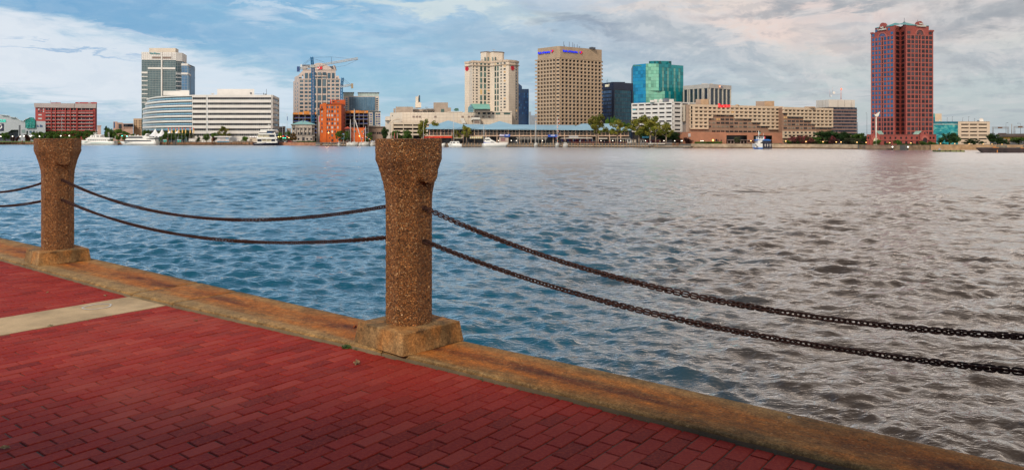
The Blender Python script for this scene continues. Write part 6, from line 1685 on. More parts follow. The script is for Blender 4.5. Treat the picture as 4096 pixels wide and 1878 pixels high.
# podium
D0 = 341.5; b = MB(); b.px(3467, 3745, 538.5, 581, D0, 26); b.build('podium', redg, bd.root)
b = MB(); b.px(3466, 3746, 557.5, 560, D0-.3, .28); b.px(3465.5, 3746.5, 537.3, 538.8, D0-.35, 26.5); b.build('string_course', redg2, bd.root)
for x in (3473,3519.5,3540,3561,3582,3604,3625,3646.5,3667.5,3721,3734): bd.pxwin(x-3.2, x+3.2, 547, 555.3, D0, g_n, proud=.08)
for x in (3540,3561,3604,3625,3646.5,3667.5,3721): bd.pxwin(x-4, x+4, 564.5, 577, D0, g_n, proud=.08)
for xc in (3498, 3694):
    b = MB(); b.profile([(X(x,D0),Z(y,D0)) for x, y in ((xc-19,560),(xc-19,543),(xc,522.5),(xc+19,543),(xc+19,560))], D0-1.0, D0-.4); b.px(xc-19, xc+19, 560.2, 581, D0-1, .6)
    b.build('entrance_gable', redg, bd.root)
    b = MB(); K = 16; xw, zw = X(xc,D0), Z(560,D0)
    for k in range(K):
        a0, a1 = math.pi*k/K, math.pi*(k+1)/K
        vs = []
        for yy in (D0-1.35, D0-1.05):
            for r_, a in ((.98,a0),(1.75,a0),(1.75,a1),(.98,a1)): vs.append((xw+r_*math.cos(a), yy, zw+r_*1.15*math.sin(a)))
        b.add(vs, [(0,1,2,3),(7,6,5,4),(0,4,5,1),(1,5,6,2),(2,6,7,3),(3,7,4,0)])
    b.build('entrance_arch', redg2, bd.root)
    b = MB(); b.profile([(xw-.97,zw-2.2),(xw+.97,zw-2.2)]+[(xw+.97*math.cos(math.pi*k/12), zw+.97*1.15*math.sin(math.pi*k/12)) for k in range(13)], D0-1.12, D0-1.03)
    b.build('entrance_opening', mat('lit_entrance', (.3,.25,.15), .6, emit=(1,.85,.5), estr=.45) if xc == 3498 else mat('dark_door', (.03,.02,.025), .6), bd.root)
    b = MB(); b.lathe((xw, D0-1.05, Z(532,D0)), [(.1,-.4),(.33,-.2),(.33,.15),(.1,.35)], 8); b.build('round_window', g_n, bd.root)
b = MB()
for q in (((3506,523),(3527,523),(3538,538),(3514,538)), ((3655,538),(3666,523.5),(3690,523.5),(3675,538))): b.profile([(X(x,D0),Z(y,D0)) for x, y in q], D0+.4, D0+.9)
b.build('verdigris_roof', mat('pale_verdigris', (.26,.42,.36), .6), bd.root)
bd.done(redg)

# blue mural building and its car park
D0 = 372.0
bd = Bld('mural_building', 'building painted with a turquoise sea mural right of the red tower', (*P(3780, D0), GZ))
mm = bpy.data.materials.new('sea_mural_paint'); mm.use_nodes = True; T = NT(mm.node_tree); bb = T.n['Principled BSDF']; oc = T.node('ShaderNodeTexCoord').outputs['Object']
nz = T.noise(T.mapping(oc, sc=(.5,1,1)), .42, 4, .5, 2.0); T.val(bb.inputs['Base Color'], T.ramp(nz, [(.30, (.003,.09,.16)), (.43, (.008,.21,.27)), (.52, (.02,.33,.36)), (.60, (.12,.42,.40)), (.72, (.35,.52,.48))])); bb.inputs['Roughness'].default_value = .7
b = MB(); b.px(3728, 3832, 493, 585, D0, 20); b.px(3728, 3740.5, 453.5, 493, D0+1, 6); b.build('painted_wall', mm, bd.root)
b = MB(); b.px(3727, 3832, 486, 492.9, D0-.1, 20.2); b.build('painted_parapet', mat('deep_teal_paint', (.01,.15,.22), .7, .3, .4), bd.root)
b = MB(); b.px(3728, 3832, 495.5, 498.5, D0-.12, .1); b.build('pale_stripe', mat('pale_paint_stripe', (.45,.52,.48), .7), bd.root)
b = MB(); b.px(3741, 3766.5, 454.5, 486, D0+1.2, 5); b.build('stair_tower', beige, bd.root)
b = MB(); b.px(3757, 3761.5, 478, 485.5, D0+1.05, .12); b.build('tower_opening', mat('pale_opening', (.55,.6,.62), .6), bd.root)
bd.done(beige)
bd = Bld('parking_garage', 'cream parking garage with dark slots and white rooftop dish, far right', (*P(3895, D0), GZ)); cg_ = mat('warm_cream_concrete', (.64,.51,.38), .8, .05, .15)
b = MB(); zs_ = [(497.5-3,), ]
D1 = D0-1
ys_ = [(495,500),(509.5,514),(524,528.5),(538.5,543),(553,557.5),(568,571.5),(582,586)]
prev = 486.5
for y0, y1 in ys_:
    b.px(3845.2, 3946.8, prev, y0, D1, 1.0); prev = y1
b.px(3832.5, 3845, 486, 586, D1-.02, 18); b.px(3947, 3959.5, 488, 586, D1-.02, 18)
for x in (3875.8, 3910.2): b.px(x, x+4, 487, 586, D1+.05, .8)
b.px(3832.6, 3959.4, 485.6, 487.4, D1-.15, 18.3); b.build('wall', cg_, bd.root)
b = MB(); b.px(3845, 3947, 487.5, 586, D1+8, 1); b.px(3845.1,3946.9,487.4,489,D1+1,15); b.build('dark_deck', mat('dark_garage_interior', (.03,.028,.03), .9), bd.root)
b = MB()
for y0, y1 in ys_[:4]:
    for x in (3918,3931,3892,3904): b.px(x, x+6.5, y1-1.9, y1+.5, D1+2.2, 1.6)
b = MB(); b.px(3908, 3929, 482.5, 485.5, D1+3, 2); b.build('roof_box', mat('blue_black_box', (.03,.06,.12), .5), bd.root)
b = MB(); b.lathe((0,0,0), [(.15,0),(.75,.12),(1.05,.35),(1.13,.42),(1.0,.38),(.7,.2),(.12,.1)], 20)
rot = Matrix.Translation((X(3939,D1),D1+3,Z(481,D1))) @ Matrix.Rotation(R(80), 4, 'X'); b.v = [tuple(rot @ Vector(v)) for v in b.v]; b.build('satellite_dish', white, bd.root)
bd.done(cg_)
def mast(name, label, x, yt, D, r=.12, arm=0, zb=GZ, col=(.20,.22,.24), group=None):
    b = MB(); zt = Z(yt, D); b.tube((X(x,D),D,zb),(X(x,D),D,zt),r,r*.6,6)
    if arm: b.tube((X(x,D),D,zt),(X(x+arm,D),D,zt+abs(arm)*.02),r*.6,r*.5,5); b.px(x+arm-1.4, x+arm+1.4, yt-.6, yt+.6, D-.2, .5)
    return tag(b.build(name, mat('lamp_mast_'+'_'.join(str(int(q*100)) for q in col), col, .6), None, (X(x,D),D,zb)), label, 'lamp post', group)
zr_ = Z(486, D1)
mast('street_lamp', 'roof lamp with two small heads nearest the red tower on the mural building roof', 3788.5, 472, D0+5, .1, 2.5, zr_); mast('street_lamp', 'single-arm roof lamp second from the left above the mural building', 3809, 467, D0+5, .1, 3, zr_)
mast('street_lamp', 'flat-headed roof lamp above the left end of the cream garage', 3850, 472, D0+5, .1, 3, zr_); mast('street_lamp', 'tall single-arm roof lamp above the middle of the cream garage', 3874, 467, D0+5, .1, 3, zr_); mast('street_lamp', 'short roof lamp just left of the white dish', 3898, 475, D0+5, .1, 1.5, zr_)
# motorway bridge
br = thing('bridge', 'elevated road bridge with yellow girder at the far right', 'bridge', (*P(4030, 380), GZ))
b = MB(); deckc = mat('bridge_deck_concrete', (.20,.15,.12), .9, .15, .3)
A, B = Vector(P(3985, 400)), Vector(P(4700, 300)); F = face(A, B)
def zline(x, y, D): return Z(y, D)
za, zb2 = Z(542,395), Z(542,395)+.0
b.fbox(F, 0, F[3], za-.6, za+.9, -9, 0); b.build('deck', deckc, br)
b = MB(); b.fbox(F, 2, F[3], za-1.75, za-.62, -8, -.4); b.build('girder', mat('yellow_girder', (.42,.24,.03), .6), br)
b = MB()
for x, D in ((4035,388),(4100,375)): b.px(x-5.5, x+5.5, 556, 590, D, 6)
b.build('pier', mat('brown_pier', (.34,.21,.15), .85), br)
def gantry(x0, x1, yt, yb, D, label):
    b = MB(); m = mat('galvanised_steel', (.30,.31,.32), .5); g = thing('sign_gantry', label, 'gantry', (*P((x0+x1)/2, D), Z(yb, D)))
    for x in (x0, x0+5, x1-5, x1): b.tube((X(x,D),D,Z(yb,D)),(X(x,D),D,Z(yt,D)),.12,None,5)
    for y in (yt, yt+5): b.tube((X(x0,D),D,Z(y,D)),(X(x1,D),D,Z(y,D)),.12,None,5)
    n = int((x1-x0)/5)
    for k in range(n): b.tube((X(x0+5*k,D),D,Z(yt+(5 if k%2 else 0),D)),(X(x0+5*k+5,D),D,Z(yt+(0 if k%2 else 5),D)),.06,None,4)
    for x in (x0, x1-5):
        for k in range(4): yy = yt+5+k*(yb-yt-5)/4; y2 = yt+5+(k+1)*(yb-yt-5)/4; b.tube((X(x,D),D,Z(yy,D)),(X(x+5,D),D,Z(y2,D)),.06,None,4)
    b.build('truss', m, g); b = MB(); b.px((x0+x1)/2-9, (x0+x1)/2+8, yt-.5, yt+6, D-.5, .3); b.build('sign_panel', mat('brown_sign_back', (.16,.09,.06), .7), g)
gantry(3969, 4035, 508, 540, 398, 'road sign gantry over the bridge, left of the two'); gantry(4055, 4110, 505, 537, 395, 'road sign gantry over the bridge at the right edge of the view')
mast('street_lamp', 'curved-arm motorway lamp rising above the left gantry', 4024, 491, 399, .12, 8, Z(540,399)); mast('street_lamp', 'curved-arm motorway lamp above the right gantry', 4082, 494, 396, .12, -10, Z(538,396)); mast('mast', 'plain straight mast between the two road gantries', 4047, 495, 397, .22, 0, Z(540,397), (.35,.28,.22))
bd = Bld('small_house', 'small dark-roofed house seen through the left road gantry', (*P(4004, 420), GZ)); b = MB(); b.px(3988, 4022, 537, 560, 420, 8); b.build('walls', mat('house_grey', (.30,.28,.27), .8), bd.root); b = MB(); b.profile([(X(x,420),Z(y,420)) for x, y in ((3985,537),(3988,532),(4020,532),(4024,537))], 419, 429); b.build('roof', mat('dark_roof_tile', (.10,.06,.06), .8), bd.root); bd.done(deckc)
mast('street_lamp', 'thin tall lamp mast in the gap left of the red tower', 3467.5, 452, 420, .12, -2); mast('mast', 'short grey mast in the gap left of the red tower', 3430, 488, 430, .28, 0)

# blue-roofed waterfront pavilion
D0 = 452.0
bd = Bld('waterfront_pavilion', 'long two-storey waterfront shopping pavilion with pale blue metal roofs', (*P(2110, D0), GZ))
blue_roof = mat('pale_blue_metal_roof', (.26,.44,.54), .45, .05, .1); wood = mat('dark_bronze_frame', (.055,.05,.05), .6); colm = mat('peach_column', (.52,.36,.26), .8)
def q4(b, pts): b.add([(X(x,D),D,Z(y,D)) for x, y, D in pts], [tuple(range(len(pts)))])
rf = MB(); E, RG = D0-3, D0+12; BK = D0+34
def rp_(x, y, D): return (X(x,D), D, Z(y,D))
def slab_roof(x0, x1, ye0, ye1, yr0, yr1):
    rf.add([rp_(x0,ye0,E), rp_(x1,ye1,E), rp_(x1,yr1,RG), rp_(x0,yr0,RG), rp_(x0,ye0-10,BK), rp_(x1,ye1-10,BK)], [(0,1,2,3),(3,2,5,4)])
slab_roof(1716, 2300, 512.5, 517, 496, 500)
def pyr(x0, x1, ye, xa, ya, lift=.0):
    c_ = [rp_(x0,ye,E-.35), rp_(x1,ye,E-.35), rp_(x1-20,ye-3,E+30), rp_(x0+20,ye-3,E+30)]; ap = rp_(xa,ya,RG)
    rf.add(c_+[ap], [(0,1,4),(1,2,4),(2,3,4),(3,0,4)])
pyr(1700, 1902, 513, 1793, 481.5); pyr(1908, 2110, 515, 1998.5, 484)
c_ = [rp_(2262,517,E-.4), rp_(2524,518.5,E-.4), rp_(2500,515,BK), rp_(2285,514,BK)]; t_ = [rp_(2328,494.5,RG), rp_(2458,494.5,RG)]
rf.add(c_+t_, [(0,1,5,4),(1,2,5),(2,3,4,5),(3,0,4)])
rf.build('roof', blue_roof, bd.root)
b = MB()
FE = face(P(1703, E-.5), P(2524, E-.5)); zE0, zE1 = Z(513,E), Z(518.6,E)
b.add([(X(1703,E),E-.55,zE0-.02),(X(2524,E),E-.55,zE1-.02),(X(2524,E),E-.55,zE1-.5),(X(1703,E),E-.55,zE0-.5),(X(1703,E),E-.1,zE0-.02),(X(2524,E),E-.1,zE1-.02),(X(2524,E),E-.1,zE1-.5),(X(1703,E),E-.1,zE0-.5)], [(0,1,2,3),(4,7,6,5),(0,4,5,1),(2,6,7,3)])
b.build('gutter', mat('steel_blue_gutter', (.24,.40,.50), .5), bd.root)
b = MB()
b = MB(); b.px(1712, 2516, 513, 582, D0+1.6, .5); b.build('back_wall', mat('dim_interior_wall', (.05,.055,.065), .7, .5, .3), bd.root)
b = MB(); b.px(1700, 2516, 541, 545, D0-1.6, 4); b.build('floor_band', colm, bd.root)
b = MB(); x = 1718; k = 0
while x < 2516:
    w = 3.4 if k % 3 == 0 else 1.6; b.px(x-w/2, x+w/2, 516.7, 540.8, D0-1.2, .8); b.px(x-w/2, x+w/2, 545.2, 574, D0-1.4, .8) if k % 3 == 0 else None; x += 22.5/1.5; k += 1
b.build('column', colm, bd.root)
b = MB(); cw_ = mat('cream_window_bar', (.50,.46,.40), .7); x = 1718; k = 0
b.px(1718, 2515, 530, 531.3, D0-.3, .25)
for i in range(int((2515-1718)/3.75)): xx = 1718+3.75*i; b.px(xx-.3, xx+.3, 531.4, 540.7, D0-.3, .2)
for i in range(18):     # arched heads
    xc = 1741+45*i
    if xc > 2500: break
    for s_ in (-11, 0+11):
        pr = None
        for j in range(9):
            a = math.pi*j/8; q = (X(xc+s_-0+6.8*math.cos(a),D0), D0-.3, Z(530-8.5*math.sin(a),D0))
            if pr: b.tube(pr, q, .09, None, 4)
            pr = q
b.build('window_bars', cw_, bd.root)
random.seed(11)
gp = glassmat('pavilion_glass', (.02,.045,.06), (.10,.13,.14), .35, .12, lit=.05)
x = 1720
while x < 2514: bd.pxwin(x, x+6.4, 518, 529.6, D0+.6, gp); bd.pxwin(x, x+6.4, 531.6, 540.4, D0+.6, gp); x += 7.5
x = 1722
while x < 2512: bd.pxwin(x, x+9.6, 551, 567, D0+.9, glassmat('shop_front_glass', (.025,.03,.04), (.14,.12,.10), .3, .15, lit=.06)); x += 11.2
b = MB(); b.px(2065, 2190, 549, 550.6, D0-3.0, 2.2); b.px(2068,2188,555.5,556.7,D0-3.1,.5); b.px(2440, 2522, 552.5, 554.5, D0-3.2, 3); b.px(2395,2430,551.5,556,D0-2.6,2)
for x in list(range(2070,2190,14))+list(range(2442,2522,10)): b.px(x-.5, x+.5, 554.6 if x > 2400 else 550.7, 575, D0-3.1, .2)
b.build('white_shopfront', mat('cream_trim', (.60,.55,.48), .7), bd.root)
for x0, x1 in ((2400,2411),(2415,2427)): bd.pxwin(x0, x1, 557, 566, D0-1, gl_dark)
b = MB(); b.px(1996, 2034, 549, 571, D0-2.4, 1.2); b.build('entrance_bay', mat('peach_entrance', (.50,.40,.34), .8), bd.root)
b = MB(); b.px(2003,2021,552,556,D0-2.55,.1); b.px(2003,2021,558.5,563,D0-2.55,.1); b.build('menu_board', mat('plum_board', (.20,.05,.08), .7), bd.root)
b = MB()
for x0, x1, y0, y1 in ((1700,1716,547,551),(1717,1738,545,551),(1739,1775,544.3,551.3),(1776,1812,544.3,551.3)): b.add([(X(x0,D0),D0-5.5,Z(y1,D0)),(X(x1,D0),D0-5.5,Z(y1,D0)),(X(x1,D0),D0-2,Z(y0,D0)),(X(x0,D0),D0-2,Z(y0,D0)),(X(x0,D0),D0-5.5,Z(y1-1.7,D0)),(X(x1,D0),D0-5.5,Z(y1-1.7,D0))], [(0,1,5,4),(4,5,2,3)])
tag(b.build('awning', mat('bright_red_awning', (.72,.055,.018), .7), None, (X(1756,D0),D0-4,Z(548,D0)), False), 'bright red awning over the ground floor at the left end of the pavilion', 'awning')
b = MB(); cols_ = 12
for k in range(cols_):
    x0, x1 = 1881+(1931-1881)*k/cols_, 1881+(1931-1881)*(k+1)/cols_
    b.add([(X(x0,D0),D0-6,Z(554,D0)),(X(x1,D0),D0-6,Z(554,D0)),(X(x1,D0),D0-2,Z(545,D0)),(X(x0,D0),D0-2,Z(545,D0))], [(0,1,2,3)], k%2)
tag(b.build('awning', [mat('cream_canvas', (.62,.58,.48), .8), mat('mustard_canvas', (.55,.42,.16), .8)], None, (X(1906,D0),D0-4,Z(549,D0)), False), 'cream and mustard striped awning on the pavilion', 'awning')
b = MB()
for k in range(9):
    x0, x1 = 1817+(1852-1817)*k/9, 1817+(1852-1817)*(k+1)/9
    b.add([(X(x0,D0),D0-6,Z(554,D0)),(X(x1,D0),D0-6,Z(554,D0)),(X(x1,D0),D0-2,Z(547,D0)),(X(x0,D0),D0-2,Z(547,D0))], [(0,1,2,3)], k%2)
tag(b.build('awning', [mat('cream_canvas', (.62,.58,.48), .8), mat('mustard_canvas', (.55,.42,.16), .8)], None, (X(1834,D0),D0-4,Z(550,D0)), False), 'short mustard striped awning half hidden behind a thin tree', 'awning')
def banner(x0, x1, y0, y1, label, base, words, tcol):
    r_ = thing('banner', label, 'banner', (X((x0+x1)/2,D0), D0-3.2, Z(y1,D0))); b = MB(); b.px(x0,x1,y0,y1,D0-3.2,.15); b.build('cloth', base, r_)
    if words: t = text_part(words, (y1-y0)*.72*D0/F_PX, (X((x0+x1)/2,D0), D0-3.3, Z((y0+y1)/2,D0)), tcol, r_, 'banner_lettering', depth=.05, bold=.02)
pale_l = mat('pale_banner_print', (.62,.66,.78), .7)
b = None
banner(1998, 2017, 537, 545.5, 'white, blue and red banner at the pavilion entrance', mat('pale_banner_cloth', (.45,.42,.55), .7), None, pale_l)
banner(2018, 2040, 537, 547, 'blue banner with pale print beside the white and red one', mat('cobalt_banner', (.01,.08,.45), .7), None, pale_l)
banner(2192, 2232, 538.5, 548, 'wide cobalt blue banner on the pavilion front right of the entrance', mat('cobalt_banner', (.01,.08,.45), .7), None, pale_l)
b = MB(); b.px(2203,2220,540,543.5,D0-3.36,.08); b.px(2022,2034,539,542.5,D0-3.36,.08); b.px(2000,2005,538,541,D0-3.36,.08); b.build('banner_print', pale_l, bd.root)
b = MB(); ap_ = [(2240,554.5),(2249,552),(2300,549),(2365,549.5),(2372,554)]; b.profile([(X(x,D0-8),Z(y,D0-8)) for x, y in ap_], D0-9, D0-3)
for x in (2262,2292,2322,2352,2370): b.tube((X(x,D0-8),D0-8.5,Z(554,D0)),(X(x,D0-8),D0-8.5,GZ),.10,None,5)
tag(b.build('canopy', mat('pale_fabric_canopy', (.50,.45,.40), .8), None, (X(2306,D0-8),D0-8,GZ)), 'long low pale fabric canopy on posts beside the pavilion', 'canopy')
b = MB(); b.px(2275, 2313, 542.5, 545.8, D0-3, 2.5); b.profile([(X(x,D0),Z(y,D0)) for x, y in ((2275,550),(2275,547.5),(2311,547.5),(2313,550))], D0-3, D0-1); tag(b.build('dark_sign_box', mat('white_navy_sign', (.50,.50,.50), .6), None, (X(2290,D0),D0-3,Z(550,D0))), 'white ribbon-shaped sign above the fabric canopy', 'sign'); 
b = MB()
rr = random.Random(9)
for i in range(16):
    x = 2246+8*i; b.px(x, x+rr.uniform(2,5), 556, 566, D0-5-rr.random(), .1, i%3)
tag(b.build('hanging_flags', [mat('blue_cloth', (.03,.06,.35), .8), mat('magenta_cloth', (.25,.03,.16), .8), mat('red_cloth', (.45,.03,.03), .8)], None, (X(2306,D0),D0-5,Z(566,D0))), 'row of blue, magenta and red cloth screens under the fabric canopy', 'cloth screens')
b = MB(); b.px(2285,2450,567,571,D0-9,.4); b.px(2395,2520,567.5,571,D0-8,.3); tag(b.build('planter', mat('maroon_planter', (.13,.035,.03), .8), None, (X(2400,D0),D0-9,GZ)), 'long low maroon planter wall on the quay under the plane trees', 'planter')
# sheds at the ferry landing
D1 = 425.0
def shed(x0, x1, yt, yb, D, col, label, door=None, roofc=None, name='kiosk'):
    bd = Bld(name, label, (*P((x0+x1)/2, D), Z(yb, D)), 'kiosk'); b = MB(); b.px(x0, x1, yt, yb, D, 3); b.build('walls', col, bd.root); b = MB(); b.px(x0-1.2, x1+1.2, yt-1.4, yt-.02, D-.5, 4); b.build('roof', roofc or mat('dark_flat_roof', (.10,.07,.07), .8), bd.root)
    if door: bd.pxwin(door[0], door[1], door[2], door[3], D, gl_brown)
    bd.done(col); return bd
shed(2507, 2526, 556, 571, D1, white, 'small white hut with a dark-framed window at the end of the pavilion', (2513,2519,559,567))
shed(2529, 2545, 557, 571, D1, cream_d, 'narrow cream hut right of the white hut', (2532,2536,559,569)); shed(2554, 2577, 556, 571, D1+3, mat('grey_hut', (.42,.38,.34), .8), 'grey hut under the plane trees', (2567,2571,561,570))
b = MB(); b.px(2578, 2660, 559, 575, D1+2, .4); tag(b.build('hoarding', mat('maroon_hoarding', (.11,.03,.035), .85, .15, .5, streak=True), None, (X(2618,D1),D1+2,GZ)), 'dark maroon board fence beside the grey hut', 'fence')
b = MB(); b.px(2569, 2595, 545.5, 552, D1-.5, .3); tag(b.build('blue_awning', mat('turquoise_canvas', (.10,.40,.55), .7), None, (X(2582,D1),D1,Z(552,D1))), 'turquoise awning glimpsed between the plane trees', 'awning')
b = MB(); b.px(2592,2660,573,577,sD(2620)-4,2); b.px(2600,2604,567,573,sD(2620)-4,.3); b.px(2560,2690,571.5,572.3,sD(2620)-5.0,.2)
for x in range(2562,2690,6): b.px(x, x+.6, 572.3, 579, sD(2620)-5.0, .2)
tag(b.build('ferry_landing', mat('pale_landing_paint', (.50,.46,.40), .8), None, (X(2620,418),418,WATER)), 'pale railed ferry landing at the right end of the dock', 'landing stage')
b = MB()
for x in range(2130,2560,5): b.px(x, x+.6, 571.5+(x-2130)*.003, 578, 433-(x-2130)*.04, .15)
tag(b.build('quay_railing', mat('pale_green_rail', (.40,.38,.30), .8), None, (X(2340,430),430,GZ)), 'pale quay railing along the pavilion dock', 'railing')
# ------------------------------------------------------------------ trees
def leafmat(name, base, tip, rndc=.25):
    m = bpy.data.materials.new(name); m.use_nodes = True; T = NT(m.node_tree); b = T.n['Principled BSDF']
    oc = T.node('ShaderNodeTexCoord').outputs['Object']; r = T.node('ShaderNodeObjectInfo').outputs['Random']
    n = T.noise(oc, .45, 3, .6); c = T.mix(T.maprange(n, .38, .66), base, tip)
    n2 = T.noise(oc, 3.5, 2, .5); c = T.mix(T.maprange(n2, .35, .7, 0, .5), c, tuple(q*.35 for q in base))
    c = T.mix(1, c, T.ramp(r, [(0, 1-rndc), (1, 1+rndc)]), 'MULTIPLY')
    T.val(b.inputs['Base Color'], c); b.inputs['Roughness'].default_value = .7; b.inputs['Specular IOR Level'].default_value = .25
    return m
LG = leafmat('mid_green_leaves', (.045,.105,.018), (.13,.22,.03)); LO = leafmat('olive_plane_leaves', (.13,.16,.02), (.36,.30,.045)); LD = leafmat('dark_evergreen_leaves', (.016,.046,.012), (.045,.09,.02))
LP = leafmat('plum_leaves', (.05,.018,.018), (.10,.035,.025)); LR = leafmat('crape_myrtle_blooms', (.05,.05,.02), (.42,.05,.09)); LY = leafmat('bright_green_leaves', (.08,.17,.02), (.14,.27,.03)); LT = leafmat('turning_leaves', (.12,.09,.02), (.30,.13,.03)); LGG = leafmat('grey_olive_leaves', (.06,.07,.03), (.13,.125,.06))
bark = mat('grey_tan_bark', (.24,.18,.13), .9, .3, 2); dbark = mat('dark_bark', (.07,.05,.04), .9, .3, 2)
def tree_proto(kind, seed, lm, bm_):
    r = random.Random(seed)
    root = bpy.data.objects.new('tree', None); ORG[root.name] = Vector((0,0,0))
    tr = MB(); cr = MB(); blobs = []
    if kind == 'round':     # 10 m
        tr.tube((0,0,-.3),(0,0,3.0),.25,.18,7)
        for k in range(6): a = k*1.05+r.random(); e = Vector((1.8*math.cos(a),1.8*math.sin(a),5+r.random()*1.5)); tr.tube((0,0,2.2+.3*k*.4), e, .12, .04, 5)
        for k in range(22):
            a = r.uniform(0,6.28); z = r.uniform(2.6,8.8); rad = 3.0*math.sqrt(max(.05, 1-((z-5.2)/4.4)**2))*r.uniform(.3,.95); blobs.append((Vector((rad*math.cos(a),rad*math.sin(a),z)), r.uniform(.9,1.5)))
        n, ls = 2300, .30
    elif kind == 'plane':   # 10 m, open limbs
        tr.tube((0,0,-.3),(.1,0,3.2),.26,.2,7); tr.tube((.1,0,3.2),(.2,.1,8.4),.19,.05,6)
        for k in range(9):
            a = k*2.4+r.random()*.5; z0 = 2.6+.55*k; L = r.uniform(1.8,3.2)*(1-.06*k); e = Vector((L*math.cos(a), L*math.sin(a), z0+1.3+r.random())); tr.tube((.1,0,z0), e, .10, .03, 5)
            for q in (.55,.8,1.0,1.12): blobs.append((Vector((.1,0,z0)).lerp(e, q)+Vector((r.uniform(-.5,.5),r.uniform(-.5,.5),r.uniform(-.1,.6))), r.uniform(.5,.95)))
        for k in range(5): blobs.append((Vector((r.uniform(-.8,.8),r.uniform(-.8,.8),r.uniform(7.5,9.4))), r.uniform(.45,.75)))
        n, ls = 2300, .24
    elif kind == 'dome':    # 6 m tall, wide clipped dome
        tr.tube((0,0,-.3),(0,0,2.4),.32,.25,7)
        for k in range(5): a = k*1.3; tr.tube((0,0,1.6),(2.2*math.cos(a),2.2*math.sin(a),3.2),.15,.06,5)
        for k in range(46):
            a = r.uniform(0,6.28); u = r.random()**.5; rad = 3.9*u; z = .7+4.4*math.sqrt(max(0,1-u*u))*r.uniform(.25,1); blobs.append((Vector((rad*math.cos(a),rad*math.sin(a),z)), r.uniform(.55,.85)))
        n, ls = 4200, .20
    elif kind == 'shrub':   # 3 m
        tr.tube((0,0,-.2),(0,0,1.2),.10,.06,6)
        for k in range(14): a = r.uniform(0,6.28); rad = 1.1*r.random()**.6; blobs.append((Vector((rad*math.cos(a),rad*math.sin(a),r.uniform(.7,2.5))), r.uniform(.45,.7)))
        n, ls = 1200, .15
    elif kind == 'cone':
        tr.tube((0,0,-.3),(0,0,7.5),.18,.04,6)
        for k in range(20): z = 1.4+k*.42; a = r.uniform(0,6.28); rad = 1.5*(1-z/11)*r.random(); blobs.append((Vector((rad*math.cos(a),rad*math.sin(a),z)), 1.15*(1-z/12)))
        n, ls = 1800, .24
    tot = sum(b_[1]**2 for b_ in blobs)
    for c, rad in blobs:
        m = int(n*rad*rad/tot)
        for i in range(m):
            d = Vector((r.gauss(0,1), r.gauss(0,1), r.gauss(0,1))).normalized(); p = c+d*rad*(r.random()**.35)*Vector((1,1,.8)).length/1.62
            u = Vector((r.gauss(0,1), r.gauss(0,1), r.gauss(0,1))).normalized(); v = u.cross(Vector((r.gauss(0,1), r.gauss(0,1), r.gauss(0,1)))).normalized(); s = ls*r.uniform(.6,1.3)
            cr.add([p-u*s, p-v*s*.7, p+u*s, p+v*s*.7], [(0,1,2,3)])
    tr.build('trunk', bm_, root); cr.build('crown', lm, root, recalc=False)
    for ch in root.children: COL.objects.unlink(ch)
    return root
protos = {}
for key, kind, seed, lm, bk_ in (('g1','round',1,LG,dbark),('g2','round',2,LG,dbark),('g3','round',3,LG,dbark),('p1','plane',4,LO,bark),('p2','plane',5,LO,bark),('p3','plane',6,LO,bark),('d1','dome',7,LD,dbark),('d2','round',8,LD,dbark),('plum','shrub',9,LP,dbark),('myr','shrub',10,LR,dbark),('y','shrub',11,LY,dbark),('s1','shrub',12,LG,dbark),('c1','cone',13,LD,dbark),('t1','plane',14,LT,bark),('t2','round',15,LT,dbark),('o1','round',16,LGG,dbark)):
    protos[key] = (tree_proto(kind, seed, lm, bk_), {'round':(10,6.4),'plane':(9.9,6.2),'dome':(5.6,9),'shrub':(3,3),'cone':(9.8,3.2)}[kind])
def plant(key, x, yt, w, label, D=None, off=12, group=None, zb=GZ, name='tree', cat='tree'):
    D = D or sD(x)+off; root, (h0, w0) = protos[key]; h = Z(yt, D)-zb; wd = w*D/F_PX
    c = root.copy(); COL.objects.link(c); c.name = name; c.location = (X(x,D), D, zb); c.scale = (wd/w0, wd/w0, h/h0); c.rotation_euler = (0,0,random.uniform(0,6.28))
    for ch in root.children: q = ch.copy(); COL.objects.link(q); q.parent = c
    tag(c, label, cat, group); return c
random.seed(21)
for x, yt, w in ((158,524,34),(181,526,30),(205,522,34),(232,521,36),(262,523,34),(289,520,36),(318,520,36),(347,519,36),(374,521,34)):
    plant(random.choice(['g1','g2','g3']), x, yt, w, 'leafy tree of the row before the red apartments', off=34, group='tree row on the left lawn')
for x, yt, w in ((443,518,40),(475,515,36),(503,524,30),(530,533,24),(585,516,36),(648,522,34),(673,524,34),(690,526,30),(708,520,30),(735,517,44)):
    plant(random.choice(['g1','g2','g3']), x, yt, w, 'dense green tree between the yachts and the curved white offices', off=24, group='trees in front of the curved offices')
plant('c1', 424, 502, 34, 'tall dark pine standing above the tree row right of the red apartments', off=90); plant('g2', 436, 508, 30, 'bushy mid-green tree beside the tall pine', off=80)
plant('g1', 22, 527, 32, 'green tree at the far left edge below the museum', off=26); plant('plum', 52, 541, 22, 'dark plum-leaved tree by the museum steps', off=26, cat='tree'); plant('plum', 70, 543, 16, 'small round plum tree beside the museum lamp', off=24); plant('plum', 109, 535, 30, 'tall dark plum-leaved tree below the green gable', off=24); plant('c1', 108, 524, 16, 'thin dark conifer behind the plum tree', off=34)
plant('g3', 138, 528, 26, 'green tree just left of the first row tree, below the wall sign', off=30)
